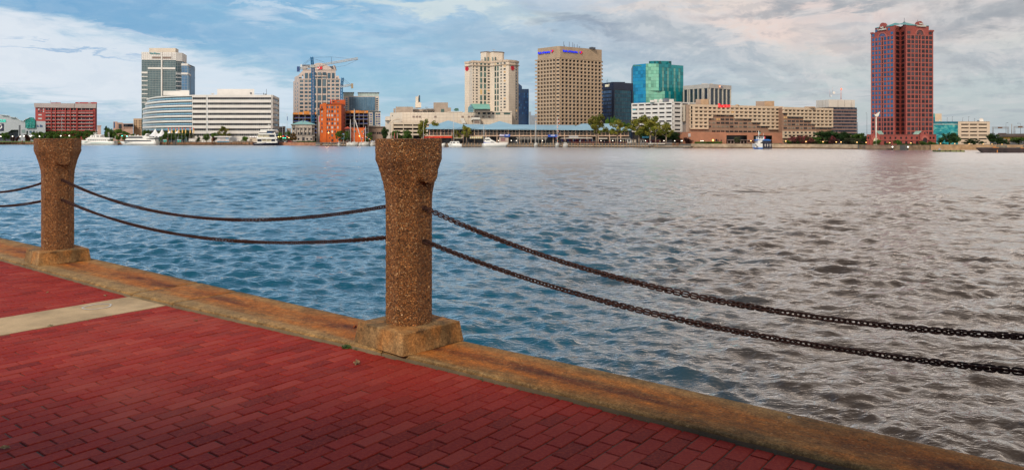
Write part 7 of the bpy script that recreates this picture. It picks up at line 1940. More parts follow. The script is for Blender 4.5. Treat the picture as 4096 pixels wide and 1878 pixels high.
plant('o1', 762, 527, 30, 'brownish sparse tree under the feather banners', off=24); plant('c1', 793, 539, 20, 'small pointed green tree left of centre of the white offices', off=20); plant('g2', 826, 532, 26, 'dark tree left of the tall mooring pile', off=20); plant('g1', 860, 528, 28, 'green tree behind the ticket kiosk, left one', off=24); plant('p2', 896, 507, 44, 'taller yellow-green tree behind the ticket kiosk', off=26); plant('plum', 855, 542, 20, 'dark red shrub left of the ticket kiosk', off=20); plant('y', 979, 545, 32, 'bright green round tree left of the dinner boat', off=14)
plant('g2', 1122, 526, 20, 'dark green street tree left of the tall flagpole', off=40); plant('g3', 1151, 525, 26, 'dark green street tree right of the tall flagpole', off=40); plant('t2', 1172, 531, 28, 'tree with reddish-brown leaves left of the custom house', off=12)
plant('g1', 1360, 520, 34, 'dark green tree behind the gazebo, left one', off=10); plant('g2', 1388, 521, 34, 'dark green tree behind the gazebo, right one', off=12); plant('d2', 1541, 503, 34, 'dark evergreen against the end of the beige mall', off=36); plant('g3', 1478, 529, 26, 'small tree below the brown stone building', off=10)
plant('g1', 1585, 519, 44, 'bushy green tree below the parking decks, left one', off=14); plant('g2', 1628, 518, 46, 'bushy green tree below the parking decks, right one', off=14)
plant('p3', 1692, 479, 50, 'tall thin olive tree before the left end of the pavilion', off=4); plant('p1', 1745, 484, 50, 'tall leafy tree left of the first pyramid roof', off=3); plant('p1', 1688, 500, 40, 'lower olive tree beside the tall thin one', off=5)
plant('p2', 1826, 520, 34, 'sparse yellow-brown tree left of the bushy plane tree in front of the pavilion', off=2); plant('p1', 1866, 500, 46, 'bushy olive plane tree in front of the middle of the pavilion', off=2)
plant('p3', 2385, 461, 84, 'tallest olive plane tree with bare trunk before the right part of the pavilion', off=1); plant('p2', 2469, 480, 68, 'medium plane tree before the right end of the pavilion', off=1); plant('p1', 2556, 462, 92, 'big yellow-olive plane tree left of centre of the grove below the white garage', off=1); plant('p3', 2600, 469, 84, 'big plane tree right of centre of the grove below the white garage', off=2); plant('p2', 2622, 492, 60, 'lower plane tree at the right of the grove', off=3); plant('p1', 2664, 488, 64, 'thin-trunked plane tree standing apart before the dark mass of trees', off=1)
plant('d2', 2690, 524, 60, 'dark evergreen mass behind the thin plane tree, right part', off=10); plant('d2', 2645, 518, 66, 'dark evergreen mass behind the thin plane tree, left part', off=12); plant('d2', 2575, 500, 60, 'dark evergreen behind the big plane trees', off=22)
plant('y', 2430, 470, 26, 'yellow-green treetop behind the pavilion roof, left one', D=500); plant('y', 2452, 464, 30, 'yellow-green treetop behind the pavilion roof, middle one', D=500); plant('g1', 2500, 484, 48, 'dark treetop behind the right end of the pavilion roof', D=500); plant('c1', 2297, 479, 10, 'tiny pointed treetop before the tan grid tower', D=495)
plant('plum', 2748, 548, 50, 'bare purplish shrub against the hotel brick wall', off=6); plant('plum', 2718, 553, 40, 'lower purplish shrub at the left corner of the brick wall', off=7); plant('o1', 2949, 545, 30, 'round olive-grey tree before the hotel windows', off=8)
for x in (2812, 2835, 2855): plant('s1', x, 566+random.uniform(-1,1), 26, 'low green shrub at the foot of the hotel brick wall', off=3, group='shrubs under the hotel brick wall', name='shrub', cat='shrub')
for x, yt, w, lb in ((3172,541,40,'left'),(3198,538,40,'second'),(3222,537,36,'third'),(3240,545,34,'fourth')): plant('myr', x, yt, w, lb+' crape myrtle with pink-red blooms behind the hedge', off=10)
plant('myr', 3330, 540, 34, 'crape myrtle with red blooms before the big dark trees', off=8); plant('plum', 3340, 552, 44, 'dark bushy plum shrub below the right crape myrtle', off=7)
plant('d2', 3290, 519, 66, 'large dark evergreen left of the rightmost hotel wing', off=20); plant('d2', 3330, 517, 76, 'largest dark evergreen behind the red-bloomed shrub', off=20); plant('d2', 3370, 522, 64, 'large dark evergreen right of the red-bloomed shrub', off=20)
plant('g1', 3405, 533, 56, 'mid-green tree left of the red tower, first of three', off=22); plant('g2', 3438, 530, 56, 'mid-green tree left of the red tower, second of three', off=24); plant('d2', 3466, 538, 46, 'dark tree against the corner of the red tower podium', off=8)
plant('o1', 3392, 550, 40, 'grey-olive round tree behind the riverside lamps, left', off=8); plant('o1', 3418, 551, 34, 'grey-olive round tree behind the riverside lamps, middle', off=7); plant('o1', 3446, 552, 36, 'grey-olive round tree behind the riverside lamps, right', off=7)
plant('g3', 3262, 547, 50, 'green tree behind the hedge below the hotel wing', off=12); plant('g1', 3150, 560, 26, 'low green shrub left of the clipped hedge', off=8)
plant('s1', 3510, 556, 34, 'clipped round tree before the red podium, beside the white pylon', off=5); plant('s1', 3589, 556, 36, 'clipped round tree before the middle of the red podium', off=5); plant('s1', 3690, 562, 36, 'low dark shrub before the right podium arch', off=4); plant('s1', 3550, 571, 22, 'tiny shrub before the red podium', off=4); plant('s1', 3725, 565, 34, 'low dark shrub at the right end of the red podium', off=4)
plant('d1', 3798, 525, 98, 'large dark green dome-shaped tree before the mural', off=8); plant('d1', 3894, 552, 76, 'dark green clipped dome tree before the cream garage', off=8); plant('d2', 3972, 528, 48, 'dark tree right of the cream garage', off=14); plant('d1', 4010, 556, 60, 'round green tree under the bridge', off=20); plant('g1', 4075, 548, 80, 'pale green tree beyond the bridge at the right edge', off=60); plant('d2', 3990, 545, 50, 'dark tree beside the bridge end', off=22)
# clipped hedge
def leafbox(x0, x1, yt, yb, D, dep, lm, label, n, name='hedge', ls=.16):
    b = MB(); r = random.Random(x0); xa, xb, z0, z1 = X(x0,D), X(x1,D), Z(yb,D), Z(yt,D)
    for i in range(n):
        p = Vector((r.uniform(xa,xb), D+r.random()**1.5*dep, r.uniform(z0,z1)+.12*math.sin(i))); u = Vector((r.gauss(0,1),r.gauss(0,1),r.gauss(0,1))).normalized(); v = u.cross(Vector((r.gauss(0,1),r.gauss(0,1),r.gauss(0,1)))).normalized(); s = ls*r.uniform(.6,1.3)
        b.add([p-u*s, p-v*s, p+u*s, p+v*s], [(0,1,2,3)])
    return tag(b.build(name, lm, None, ((xa+xb)/2, D, z0), False), label, 'hedge')
leafbox(3156, 3330, 566, 579, 381, 3, leafmat('hedge_leaves', (.035,.095,.012), (.07,.16,.02)), 'long clipped green hedge on top of the sea wall', 5500)
leafbox(2782, 2890, 567, 575, 398, 3, LG, 'low green planting along the foot of the hotel brick wall', 1800, 'planting')
leafbox(3380, 3470, 573, 581, 358, 3, LD, 'dark low planting left of the white pylon', 1200, 'planting')
leafbox(3600, 3790, 575, 583, 337, 3, LD, 'dark low planting at the foot of the red tower podium', 2400, 'planting')
leafbox(1185, 1262, 564, 568, 540, 2, LG, 'low planting at the foot of the custom house', 800, 'planting')
leafbox(1540, 1700, 563, 569, 470, 3, LP, 'dark planting in front of the parking decks', 1300, 'planting')
b = MB(); r = random.Random(4)
for i in range(9000):
    x = r.uniform(-200, 4300); D = 880+r.random()*60; p = Vector((X(x,D), D, r.uniform(GZ, Z(552-3.5*noise.noise(Vector((x*.01,0,0))),D)))); u = Vector((r.gauss(0,1),r.gauss(0,1),r.gauss(0,1))).normalized(); v = u.cross(Vector((r.gauss(0,1),r.gauss(0,1),r.gauss(0,1)))).normalized(); s = r.uniform(.7,1.6)
    b.add([p-u*s, p-v*s, p+u*s, p+v*s], [(0,1,2,3)])
tag(b.build('distant_woods', LG, None, (0,900,GZ), False), 'band of distant trees behind the city', None, kind='stuff')

# ------------------------------------------------------------------ cranes
def lattice(b, p0, p1, w, n, m=0, r=.12, tri=False):
    p0, p1 = Vector(p0), Vector(p1); d = (p1-p0).normalized(); up = Vector((0,1,0)); s = d.cross(up).normalized(); offs = [(s*sa*w/2+up*sb*w/2) for sa, sb in ((-1,-1),(1,-1),(1,1),(-1,1))]
    for o in offs: b.tube(p0+o, p1+o, r, None, 4, m)
    for k in range(n):
        a, c = p0.lerp(p1, k/n), p0.lerp(p1, (k+1)/n)
        for i in range(4):
            o1, o2 = (offs[i], offs[(i+1)%4]) if k % 2 else (offs[(i+1)%4], offs[i]); b.tube(a+o1, c+o2, r*.6, None, 3, m); b.tube(a+offs[i], a+offs[(i+1)%4], r*.6, None, 3, m)
cb_ = mat('crane_blue', (.015,.16,.36), .5); cw = mat('crane_white', (.62,.60,.56), .6); cd = mat('crane_navy', (.01,.05,.18), .5)
D = 600.0; cr = thing('tower_crane', 'tall blue tower crane with long white jib above the granite tower', 'crane', (*P(1252, D), GZ)); q = lambda x, y, D=D: (X(x,D), D, Z(y,D))
b = MB(); lattice(b, q(1252,575), q(1252,270), 2.0, 56, r=.22); b.build('mast', cb_, cr)
b = MB(); lattice(b, q(1250,263), q(1247,228), 1.6, 6, r=.24); b.build('tower_head', cb_, cr)
b = MB(); lattice(b, q(1255,268), q(1300,258), 1.5, 8, r=.13); lattice(b, q(1300,257), q(1432,234), 1.4, 26, r=.13); b.build('jib', cw, cr)
b = MB(); lattice(b, q(1248,267), q(1197,274), 1.6, 9, r=.18); b.px(1202,1208,258,268,D-.8,1.6); b.build('counter_jib', cw, cr)
b = MB(); b.px(1187.5,1199,266,286,D-1.3,2.6); b.build('counterweight', cd, cr)
b = MB(); b.px(1243,1256,259,270,D-1.6,3.2); b.build('cab', mat('crane_cab', (.35,.38,.36), .5), cr)
b = MB()
for a, c in ((q(1250,230),q(1326,228)),(q(1326,228),q(1393,234.5)),(q(1250,233),q(1299,250)),(q(1245,231),q(1211,258)),(q(1246,235),q(1219,258)),(q(1431,239),q(1380,263)),(q(1380,263),q(1340,269))): b.tube(a, c, .09, None, 4)
b.tube(q(1326,228), q(1326,252), .14, None, 4); b.build('stay_cable', mat('cable_grey', (.12,.17,.25), .6), cr)
D = 615.0; cr = thing('tower_crane', 'smaller blue tower crane right of the granite tower', 'crane', (*P(1366, D), GZ))
b = MB(); lattice(b, q(1366,560,D), q(1366,350,D), 1.6, 36, r=.2); b.build('mast', cb_, cr)
b = MB(); lattice(b, q(1367,344,D), q(1371,311,D), 1.4, 6, r=.2); b.build('tower_head', cb_, cr)
b = MB(); lattice(b, q(1366,346,D), q(1405,340,D), 1.4, 7, r=.15); lattice(b, q(1366,346,D), q(1350,349,D), 1.2, 3, r=.15); b.build('jib', cw, cr)
b = MB(); b.px(1404,1413,334,353,D-1.2,2.4); b.build('counterweight', mat('tan_weight', (.35,.28,.18), .8), cr)
b = MB(); b.tube(q(1372,314,D), q(1402,338,D), .09, None, 4); b.tube(q(1370,318,D), q(1394,340,D), .09, None, 4); b.build('stay_cable', mat('cable_grey', (.12,.17,.25), .6), cr)

# ------------------------------------------------------------------ boats
hullw = mat('white_gelcoat', (.74,.73,.68), .25, .04, .3); navy = mat('navy_hull', (.008,.012,.035), .3, .1, .3); smoked = mat('smoked_boat_glass', (.012,.014,.03), .12, .3, 1)
def hull(b, xs, xb, ys, yb_, D, beam, mi=0, rake=.10, low=0.0, zb=None, ybot=None):
    """loft from stern column xs to bow column xb; deck rows ys (stern) and yb_ (bow)"""
    n = 14; rows = []; x_s, x_b = X(xs,D), X(xb,D); Lh = x_b-x_s; zs, zb_ = Z(ys,D), Z(yb_,D); zw = (WATER-.25 if zb is None else zb)+low
    for i in range(n+1):
        t = i/n; w = beam/2*max(.03, (1-max(0,(t-.35)/.65)**2.3)); zt = zs+(zb_-zs)*t**1.6
        xt = x_s+Lh*t; xl = x_s+Lh*(t*(1-rake)); wl = w*(.80-.25*t)
        rows.append([(xt, D-w, zt), ((xt*.6+xl*.4), D-w*.93, zw+(zt-zw)*.45), (xl, D-wl, zw), (xl, D+wl, zw), ((xt*.6+xl*.4), D+w*.93, zw+(zt-zw)*.45), (xt, D+w, zt)])
    base = len(b.v)
    for r_ in rows: b.v.extend(r_)
    for i in range(n):
        for k in range(6): b.face([base+i*6+k, base+i*6+(k+1)%6, base+(i+1)*6+(k+1)%6, base+(i+1)*6+k], mi, k in (0,1,3,4))
    b.face([base+k for k in range(6)], mi); b.face([base+n*6+k for k in range(5,-1,-1)], mi)
def prof(b, pts, D, w, mi=0): b.profile([(X(x,D),Z(y,D)) for x, y in pts], D-w/2, D+w/2, mi)
def boat(name, label, x, D, cat='boat'): return thing(name, label, cat, (X(x,D), D, WATER))
# yacht 1
D = sD(400)-9; bt = boat('motor_yacht', 'older white motor yacht with green trim at the left sea wall', 392, D, 'yacht')
b = MB(); hull(b, 463.5, 319.5, 565, 560, D, 5.2, 0, .06); b.build('hull', hullw, bt)
b = MB(); prof(b, ((344,567),(351,557.5),(436,559),(437,566)), D, 4.2); prof(b, ((348,556),(362,548.5),(398,548),(445,551),(446,557),(436,558.8),(350,557.3)), D, 4.8); prof(b, ((364,548.3),(368,541),(411,538.5),(414,549)), D, 3.6); prof(b, ((380,541),(384,537.8),(409,538),(411,540.5)), D, 3.8); b.build('deckhouse', hullw, bt)
b = MB()
for x in (354,361,368,375,383,391,399,407,415,422): b.px(x-2, x+2, 558.5, 562.5, D-2.13, .05)
for x0, x1 in ((367,371),(375,379),(386,396),(400,410)): b.px(x0, x1, 543.2, 547, D-1.83, .05)
b.build('window', smoked, bt)
b = MB(); b.px(362, 450, 570.9, 572.2, D-2.62, .05); b.px(327,348,566,567,D-2.3,.1); b.build('green_stripe', mat('sea_green_stripe', (.12,.38,.30), .5), bt)
b = MB(); b.tube((X(384,D),D,Z(538,D)),(X(386,D),D,Z(528,D)),.16,.08,6); b.tube((X(376,D),D,Z(541,D)),(X(386,D),D,Z(531,D)),.12,.1,5); b.tube((X(383,D),D,Z(517,D)),(X(383,D),D,Z(538,D)),.05,.04,4); b.tube((X(433,D),D,Z(529,D)),(X(433,D),D,Z(551,D)),.12,.06,5); b.px(373,384,532,534,D-.5,1); b.build('mast', hullw, bt)
b = MB()
for k in range(24): x = 322+k*5.7; b.tube((X(x,D),D-2.3+.02*k if x>340 else D-1.2,Z(560+k*.2,D)),(X(x,D),D-2.3+.02*k if x>340 else D-1.2,Z(556.5+k*.3,D)),.03,None,3)
b.build('guard_rail', hullw, bt)
# yacht 2
D = sD(560)-9; bt = boat('dinner_yacht', 'sleek white double-deck charter yacht with dark wraparound windows', 556, D, 'yacht')
b = MB(); hull(b, 631, 480.5, 566, 565.5, D, 6.4, 0, .10); b.build('hull', hullw, bt)
b = MB(); prof(b, ((499,567),(511,556),(519,549),(519.5,545),(602,545),(604,549),(608,556.5),(627,557),(628,567)), D, 5.6); prof(b, ((511,548),(524,543.5),(598,543.3),(590,545)), D, 5.0); prof(b, ((577,545),(583,543),(592,534),(595,535),(586,545)), D, 4.6); prof(b, ((606,551.5),(626,550.5),(626,552.5),(606,553.5)), D, 5.4); b.build('deckhouse', hullw, bt)
b = MB(); 
b.profile([(X(x,D),Z(y,D)) for x, y in ((515,552.5),(523,546),(575,546.5),(580,552.5))], D-2.86, D-2.81); b.profile([(X(x,D),Z(y,D)) for x, y in ((500,565.5),(505,560.5),(610,561.5),(614,566.5))], D-2.86, D-2.81); b.px(586,624,554.5,557.2,D-2.8,5.4); b.build('window_band', smoked, bt)
b = MB(); pr = None
for k in range(17):
    a = 2*math.pi*k/16; p_ = (X(586+4.2*math.cos(a)+2.5*math.sin(a),D), D, Z(538.5-4.5*math.sin(a),D))
    if pr: b.tube(pr, p_, .2, None, 6)
    pr = p_
b.tube((X(520,D),D,Z(545,D)),(X(520.5,D),D,Z(540,D)),.2,.2,6); b.lathe((X(552,D),D,Z(545,D)), [(.5,0),(.7,.4),(.4,1.0),(.1,1.1)], 10); b.tube((X(536,D),D,Z(545,D)),(X(541,D),D,Z(536,D)),.14,.1,5); b.tube((X(546,D),D,Z(545,D)),(X(541,D),D,Z(536,D)),.1,.1,5); b.build('radar_arch', hullw, bt)
# navy and white dinner boat
D = sD(1065)-12; bt = boat('dinner_boat', 'three-deck navy and white dinner cruise boat moored stern-on right of the white offices', 1068, D, 'ship')
b = MB(); hull(b, 1021, 1117, 572, 566, D, 9.0, 0, .03); b.build('hull', navy, bt)
b = MB(); b.px(1027.5, 1105, 566.5, 571.5, D-4.2, 8.4); b.px(1026,1101,548.5,555.5,D-4.2,8.4); b.px(1034,1099,533,538,D-4.0,8); prof(b, ((1047,523),(1049,518),(1102,518.5),(1108,524),(1108,530),(1050,530.5)), D, 7.0)
prof(b, ((1100,571.5),(1101,530),(1106,529),(1114,548),(1116.5,571)), D, 7.6); b.build('white_decks', hullw, bt)
b = MB(); b.px(1027,1101,555.6,566.4,D-2.6,5.2); b.px(1033,1099,538.1,548.4,D-2.6,5.2); b.build('inner_wall', mat('cream_cabin_wall', (.55,.50,.36), .7), bt)
b = MB(); b.px(1030,1047,556.5,566,D-2.75,.1); b.px(1085,1100,556,565.5,D-4.25,.1); b.px(1077,1098,539,547.5,D-4.1,.1); b.px(1037,1096,530.6,533,D-3.9,7.8); b.px(1067,1102,522.5,530,D-3.6,.1); b.px(1103,1112,540,546,D-3.85,.1); b.px(1104,1114,556,563,D-3.85,.1); b.build('dark_window', smoked, bt)
b = MB(); b.px(1068,1088,529,531.5,D-3.8,.15); b.build('blue_canvas', mat('azure_canvas', (.01,.18,.45), .6), bt)
b = MB(); b.tube((X(1052,D),D-2.9,Z(556,D)),(X(1068,D),D-2.9,Z(566,D)),.22,None,5); b.tube((X(1057,D),D-2.9,Z(556,D)),(X(1073,D),D-2.9,Z(566,D)),.12,None,5); b.build('stair', cream, bt)
b = MB()
for x in (1028,1047,1066,1085,1100): b.px(x-.5,x+.5,555.6,566.4,D-4.15,.3); b.px(x+2-.5,x+2+.5,538.1,548.4,D-4.05,.3) if x < 1099 else None
b.tube((X(1075,D),D,Z(518,D)),(X(1074.5,D),D,Z(488,D)),.2,.06,6); b.px(1068,1082,506,508,D-.5,1); b.px(1071,1080,498,499.5,D-.4,.8); b.build('mast', hullw, bt)
b = MB(); b.px(1058,1063,514,518,D-1,1); b.px(1086,1094,514.5,518,D-1,1.5); b.build('roof_gear', navy, bt)
# big white motor yacht at the pavilion
D = sD(1990)-13; bt = boat('motor_yacht', 'modern white motor yacht with raked bridge and blue hull stripe before the pavilion entrance', 1985, D, 'yacht')
b = MB(); hull(b, 1934, 2034, 571.5, 569.5, D, 5.0, 0, .14); b.build('hull', hullw, bt)
b = MB(); prof(b, ((1935,572),(1935,565),(1962,562),(1985,569),(1990,572)), D, 4.2); prof(b, ((1937,562),(1938,557),(1962,556),(1986,569.5),(1978,570),(1958,563)), D, 3.6); prof(b, ((1938,556),(1942,551),(1956,550),(1963,556)), D, 3.0); b.build('deckhouse', hullw, bt)
b = MB(); b.profile([(X(x,D),Z(y,D)) for x, y in ((1938,559.3),(1938,556.9),(1957,556.5),(1962,560.8))], D-1.86, D-1.81); b.profile([(X(x,D),Z(y,D)) for x, y in ((1962,570.3),(1964,566.8),(1974,567.5),(1980,570.3))], D-2.16, D-2.11); b.build('window', smoked, bt)
b = MB(); b.profile([(X(x,D),Z(y,D)) for x, y in ((1935,571.8),(1935,566.5),(1944,570),(1962,570.5),(1962,572.2))], D-2.2, D-2.13); b.build('blue_stripe', mat('royal_blue_stripe', (.01,.05,.42), .4), bt)
b = MB(); b.tube((X(1948,D),D,Z(550,D)),(X(1946,D),D,Z(545,D)),.1,.06,5); b.tube((X(1956,D),D,Z(550,D)),(X(1956,D),D,Z(547,D)),.2,.15,6); b.build('mast', hullw, bt)
# small cabin boat
D = sD(1820)-13; bt = boat('cabin_boat', 'small white cabin cruiser left of the raked motor yacht', 1822, D)
b = MB(); hull(b, 1848, 1791, 575, 573, D, 4.0, 0, .10); b.build('hull', hullw, bt); b = MB(); prof(b, ((1797,576),(1802,565.5),(1836,565),(1840,576)), D, 3.2); b.build('cabin', hullw, bt)
b = MB(); 
for x0, x1 in ((1802,1808),(1812,1820),(1829,1834)): b.px(x0,x1,568,572,D-1.66,.05)
b.build('window', smoked, bt)
# red-boated sterns at the left end of pavilion
D = sD(1765)-8; bt = boat('cabin_boat', 'white bow of a small boat just right of the middle bollard', 1774, D); b = MB(); hull(b, 1765, 1781, 574, 571, D, 2.6, 0, .15); b.build('hull', hullw, bt)
hulls = mat('dull_white_gelcoat', (.50,.49,.45), .4, .1, .5)
def sail(x, yt, label, hx0, hx1, D=None, boom=None, extra=None, hw=1.0):
    D = D or sD(x)-9; bt = boat('sailing_boat', label, x, D, 'sailing boat'); b = MB(); hull(b, hx0, hx1, 573.5-(0 if x > 1700 else 3), 572-(0 if x > 1700 else 3), D, 3.4, 0, .12); b.build('hull', hulls, bt)
    w = abs(hx1-hx0); xc = (hx0+hx1)/2; b = MB(); prof(b, ((xc-w*.22,575-(0 if x>1700 else 3)),(xc-w*.18,569.5-(0 if x>1700 else 3)),(xc+w*.15,569.5-(0 if x>1700 else 3)),(xc+w*.22,575-(0 if x>1700 else 3))), D, 2.0); b.build('cabin', hulls, bt)
    b = MB(); b.tube((X(x,D),D,Z(574,D)),(X(x,D),D,Z(yt,D)),.24*hw,.14*hw,6); b.build('mast', mat('pale_mast', (.55,.52,.48), .5), bt)
    b = MB(); zt = Z(yt+2,D)
    for xx in (hx0, hx1): b.tube((X(x,D),D,zt),(X(xx,D),D,Z(572,D)),.025,None,3)
    if boom: b.tube((X(x,D),D-.2,Z(boom[1],D)),(X(boom[0],D),D-.3,Z(boom[2],D)),.17,.12,6)
    b.build('rigging', mat('pale_rigging', (.5,.5,.5), .5), bt); return bt, D
sail(1402, 477, 'thin white mast boat left of the tallest pair of masts by the gazebo', 1388, 1412); bt, D = sail(1417, 436, 'sailing boat with the tallest white mast and a leaning boom by the gazebo', 1400, 1432, hw=1.3)
b = MB(); b.tube((X(1421,D),D-.3,Z(480,D)),(X(1449,D),D-1,Z(566,D)),.28,.28,6); b.build('leaning_boom', mat('pale_mast', (.55,.52,.48), .5), bt)
sail(1462, 505, 'sailing boat with short grey mast beside the signal flags', 1448, 1475); sail(1815, 452, 'sailing boat whose tall thin mast rises behind the small cabin cruiser', 1803, 1832, D=sD(1815)-4, hw=.8); sail(1935.5, 496, 'sailing boat whose mast stands at the stern of the raked motor yacht', 1928, 1950, D=sD(1935)-4, hw=.9)
sail(2143, 480, 'white sailing boat with twin thin masts left of centre of the dock', 2137, 2151, hw=1.0); bt, D = sail(2229, 468, 'sailing boat dressed with coloured signal flags beside the cobalt banner', 2222, 2237, hw=1.0)
b = MB(); fl = [mat('flag_red', (.80,.01,.03), .5), mat('flag_white', (.75,.75,.72), .7), mat('flag_navy', (.02,.04,.25), .7), mat('flag_yellow', (.65,.50,.05), .7)]
rr = random.Random(3)
for k in range(26): y = 480+k*3.5; x = 2230+3.5*math.sin(k*.5)+ (2 if k < 20 else rr.uniform(-8,8)); b.px(x, x+2.6, y, y+2.2, D-.3-.01*k, .04, k % 4)
b.build('signal_flags', fl, bt)
b = MB(); D = sD(1460)-9
flg = thing('signal_flags', 'string of coloured signal flags beside the short grey mast', 'flags', (X(1460,D),D,WATER))
for k in range(14): y = 512+k*4.2; x = 1457-k*.9; b.px(x, x+2.6, y, y+2.4, D-.3, .04, k % 4)
for k in range(9): x = 1462+k*3.2; y = 545+k*2.2; b.px(x, x+2.6, y, y+3, D-.5, .04, (k*3+1) % 4)
b.tube((X(1460,D),D-.28,Z(508,D)),(X(1446,D),D-.28,Z(572,D)),.03,None,3); b.build('flag_string', fl, flg)
for i, (x0, x1) in enumerate(((1352,1362),(1436,1450),(1464,1478),(1482,1498),(2252,2272),(1500,1520))):
    D = sD(x0)-8; bt = boat('small_boat', ['tiny white boat left of the gazebo','tiny white boat right of the leaning boom','tiny white boat under the short grey mast','tiny white boat just left of the middle bollard','small white boat right of the flag-dressed sailing boat','tiny white boat partly behind the middle bollard'][i], (x0+x1)/2, D); b = MB(); hull(b, x0, x1, 576 if x0 > 2000 else 574, 574.5 if x0 > 2000 else 573, D, 2.4); prof(b, ((x0+2,575),(x0+3,569.5),(x1-6,570),(x1-4,575)), D, 1.6); b.build('hull', hulls, bt)
# tug
D = 352.0; bt = boat('tug_boat', 'blue and white tug with dark house and tall white mast before the long hotel', 3048, D, 'tug')
tb = mat('bright_blue_paint', (.01,.15,.52), .4); tdk = mat('navy_black_paint', (.012,.014,.03), .5, .2, .4)
b = MB(); hull(b, 3048, 3013.5, 590, 588, D, 5.0, 0, .04); b.build('blue_hull', tb, bt)
b = MB(); prof(b, ((3015,589.8),(3015.5,574),(3044,573),(3046,589.8)), D, 4.4); prof(b, ((3026,573),(3027,558),(3054,558),(3054,560),(3034,573)), D, 3.6); prof(b, ((3028,557.8),(3028.5,546),(3052,546),(3052.5,557.8)), D, 3.2); b.build('white_house', hullw, bt)
b = MB(); b.px(3026,3054.5,544,546,D-2,4); b.px(3043,3046,549,554.5,D-1.68,.06); b.px(3036,3041,549,554.5,D-1.68,.06); b.px(3047.5,3051,549,554.5,D-1.68,.06); b.lathe((X(3022,D),D-2.3,Z(586,D)), [(.2,0),(.55,.1),(.55,.2),(.2,.3)], 10); b.px(3022,3026,578,583,D-2.28,.06); b.build('dark_trim', tdk, bt)
b = MB(); prof(b, ((3044,594),(3046,562),(3075,562),(3077,572),(3081,594.3)), D, 5.4); b.build('dark_house', tdk, bt)
b = MB(); prof(b, ((3021,562),(3024,558.4),(3040,560)), D, 3.9); prof(b, ((3042,561.8),(3050,557.5),(3068,557),(3077,562.3)), D, 5.5); b.build('blue_roof', tb, bt)
b = MB()
for x in (3053,3062.5,3072.5): b.lathe((X(x,D),D-2.75,Z(588,D)), [(.1,0),(.28,.3),(.33,.9),(.25,1.4),(.1,1.5)], 10)
b.build('fender', mat('pale_fender', (.42,.38,.35), .7), bt)
b = MB(); b.tube((X(3035,D),D,Z(546,D)),(X(3035,D),D,Z(523,D)),.28,.14,7); b.tube((X(3054,D),D,Z(546,D)),(X(3054,D),D,Z(533,D)),.08,.05,4); b.build('mast', hullw, bt)
b = MB(); b.px(3038,3042,530,535,D-.1,.04,1); b.px(3058,3061,546,554,D-.1,.04,0); b.build('flag', [fl[0], mat('sea_green_flag', (.05,.40,.33), .7)], bt)
# barge
D = 15000/(609.5-HY); bt = boat('barge', 'long dark steel barge at the right edge of the river', 4000, D, 'barge')
b = MB(); prof(b, ((3870,592),(3874,590),(4520,594),(4520,614),(3900,610.5),(3893,609.5)), D, 9); b.build('hull', mat('rusty_black_steel', (.035,.022,.022), .6, .5, .5), bt)
b = MB(); b.px(3972,3995,588.8,591,D-4.55,.4); b.px(3988,3991,600,609,D-4.6,.1); b.px(3975,3980,586,590,D-2,.3); b.px(4083,4096,590,593,D-4.55,.3); b.build('orange_fitting', mat('orange_paint', (.60,.22,.05), .6), bt)
b = MB(); b.px(3990,4026,582.5,588,D-1,2); b.px(3989,3992,581.5,590,D-1.2,.3); b.px(4025,4028,581.5,590,D-1.2,.3); b.px(4070,4520,588.5,590.4,D-2,.6); b.build('deck_gear', mat('grey_green_gear', (.16,.17,.14), .7), bt)
D = 15000/(607-HY); fd = thing('floating_dock', 'low algae-green floating dock left of the barge', 'floating dock', (X(3792,D),D,WATER)); b = MB(); prof(b, ((3742,608.6),(3742,600.5),(3846,600.8),(3847,608.6)), D, 4); b.build('pontoon', mat('algae_timber', (.16,.17,.06), .9, .5, .6), fd)
b = MB()
for x in (3742,3760,3783,3803,3826,3843): b.px(x-1.1, x+1.1, 599.5, 608.4, D-2.15, .12)
b.build('dock_post', darkwood, fd); b = MB(); b.lathe((X(3752,D),D-1,Z(603,D)), [(.3,0),(.45,.4),(.3,.9),(.1,1.0)], 8); b.build('marker_buoy', mat('buoy_black_white', (.3,.3,.32), .5), fd)
for x, lb in ((3570,'left'),(3632,'right')): 
    D = sD(x)-2; o = thing('dock_light', lb+' white dock light on a dark post before the red tower', 'light', (X(x,D),D,WATER)); b = MB(); b.tube((X(x,D),D,WATER-.5),(X(x,D),D,Z(590,D)),.22,None,6); b.build('post', darkwood, o); b = MB(); b.lathe((X(x,D),D,Z(590,D)), [(.1,0),(.27,.15),(.27,.4),(.08,.55)], 8); b.build('lamp_globe', mat('cool_lamp_globe', (.8,.8,.8), .5, emit=(1,.95,.85), estr=2.5), o)
b = MB(); D = sD(3560)-3.2; prof(b, ((3456,594),(3458,583.5),(3485,582),(3560,583),(3600,583),(3626,579.5),(3648,583),(3666,592),(3666,595)), D+2, 2.5); tag(b.build('landing_stage', mat('grey_brown_steps', (.20,.135,.095), .85, .2, .4), None, (X(3560,D),D,WATER)), 'curved brown landing steps at the foot of the red tower', 'landing stage')

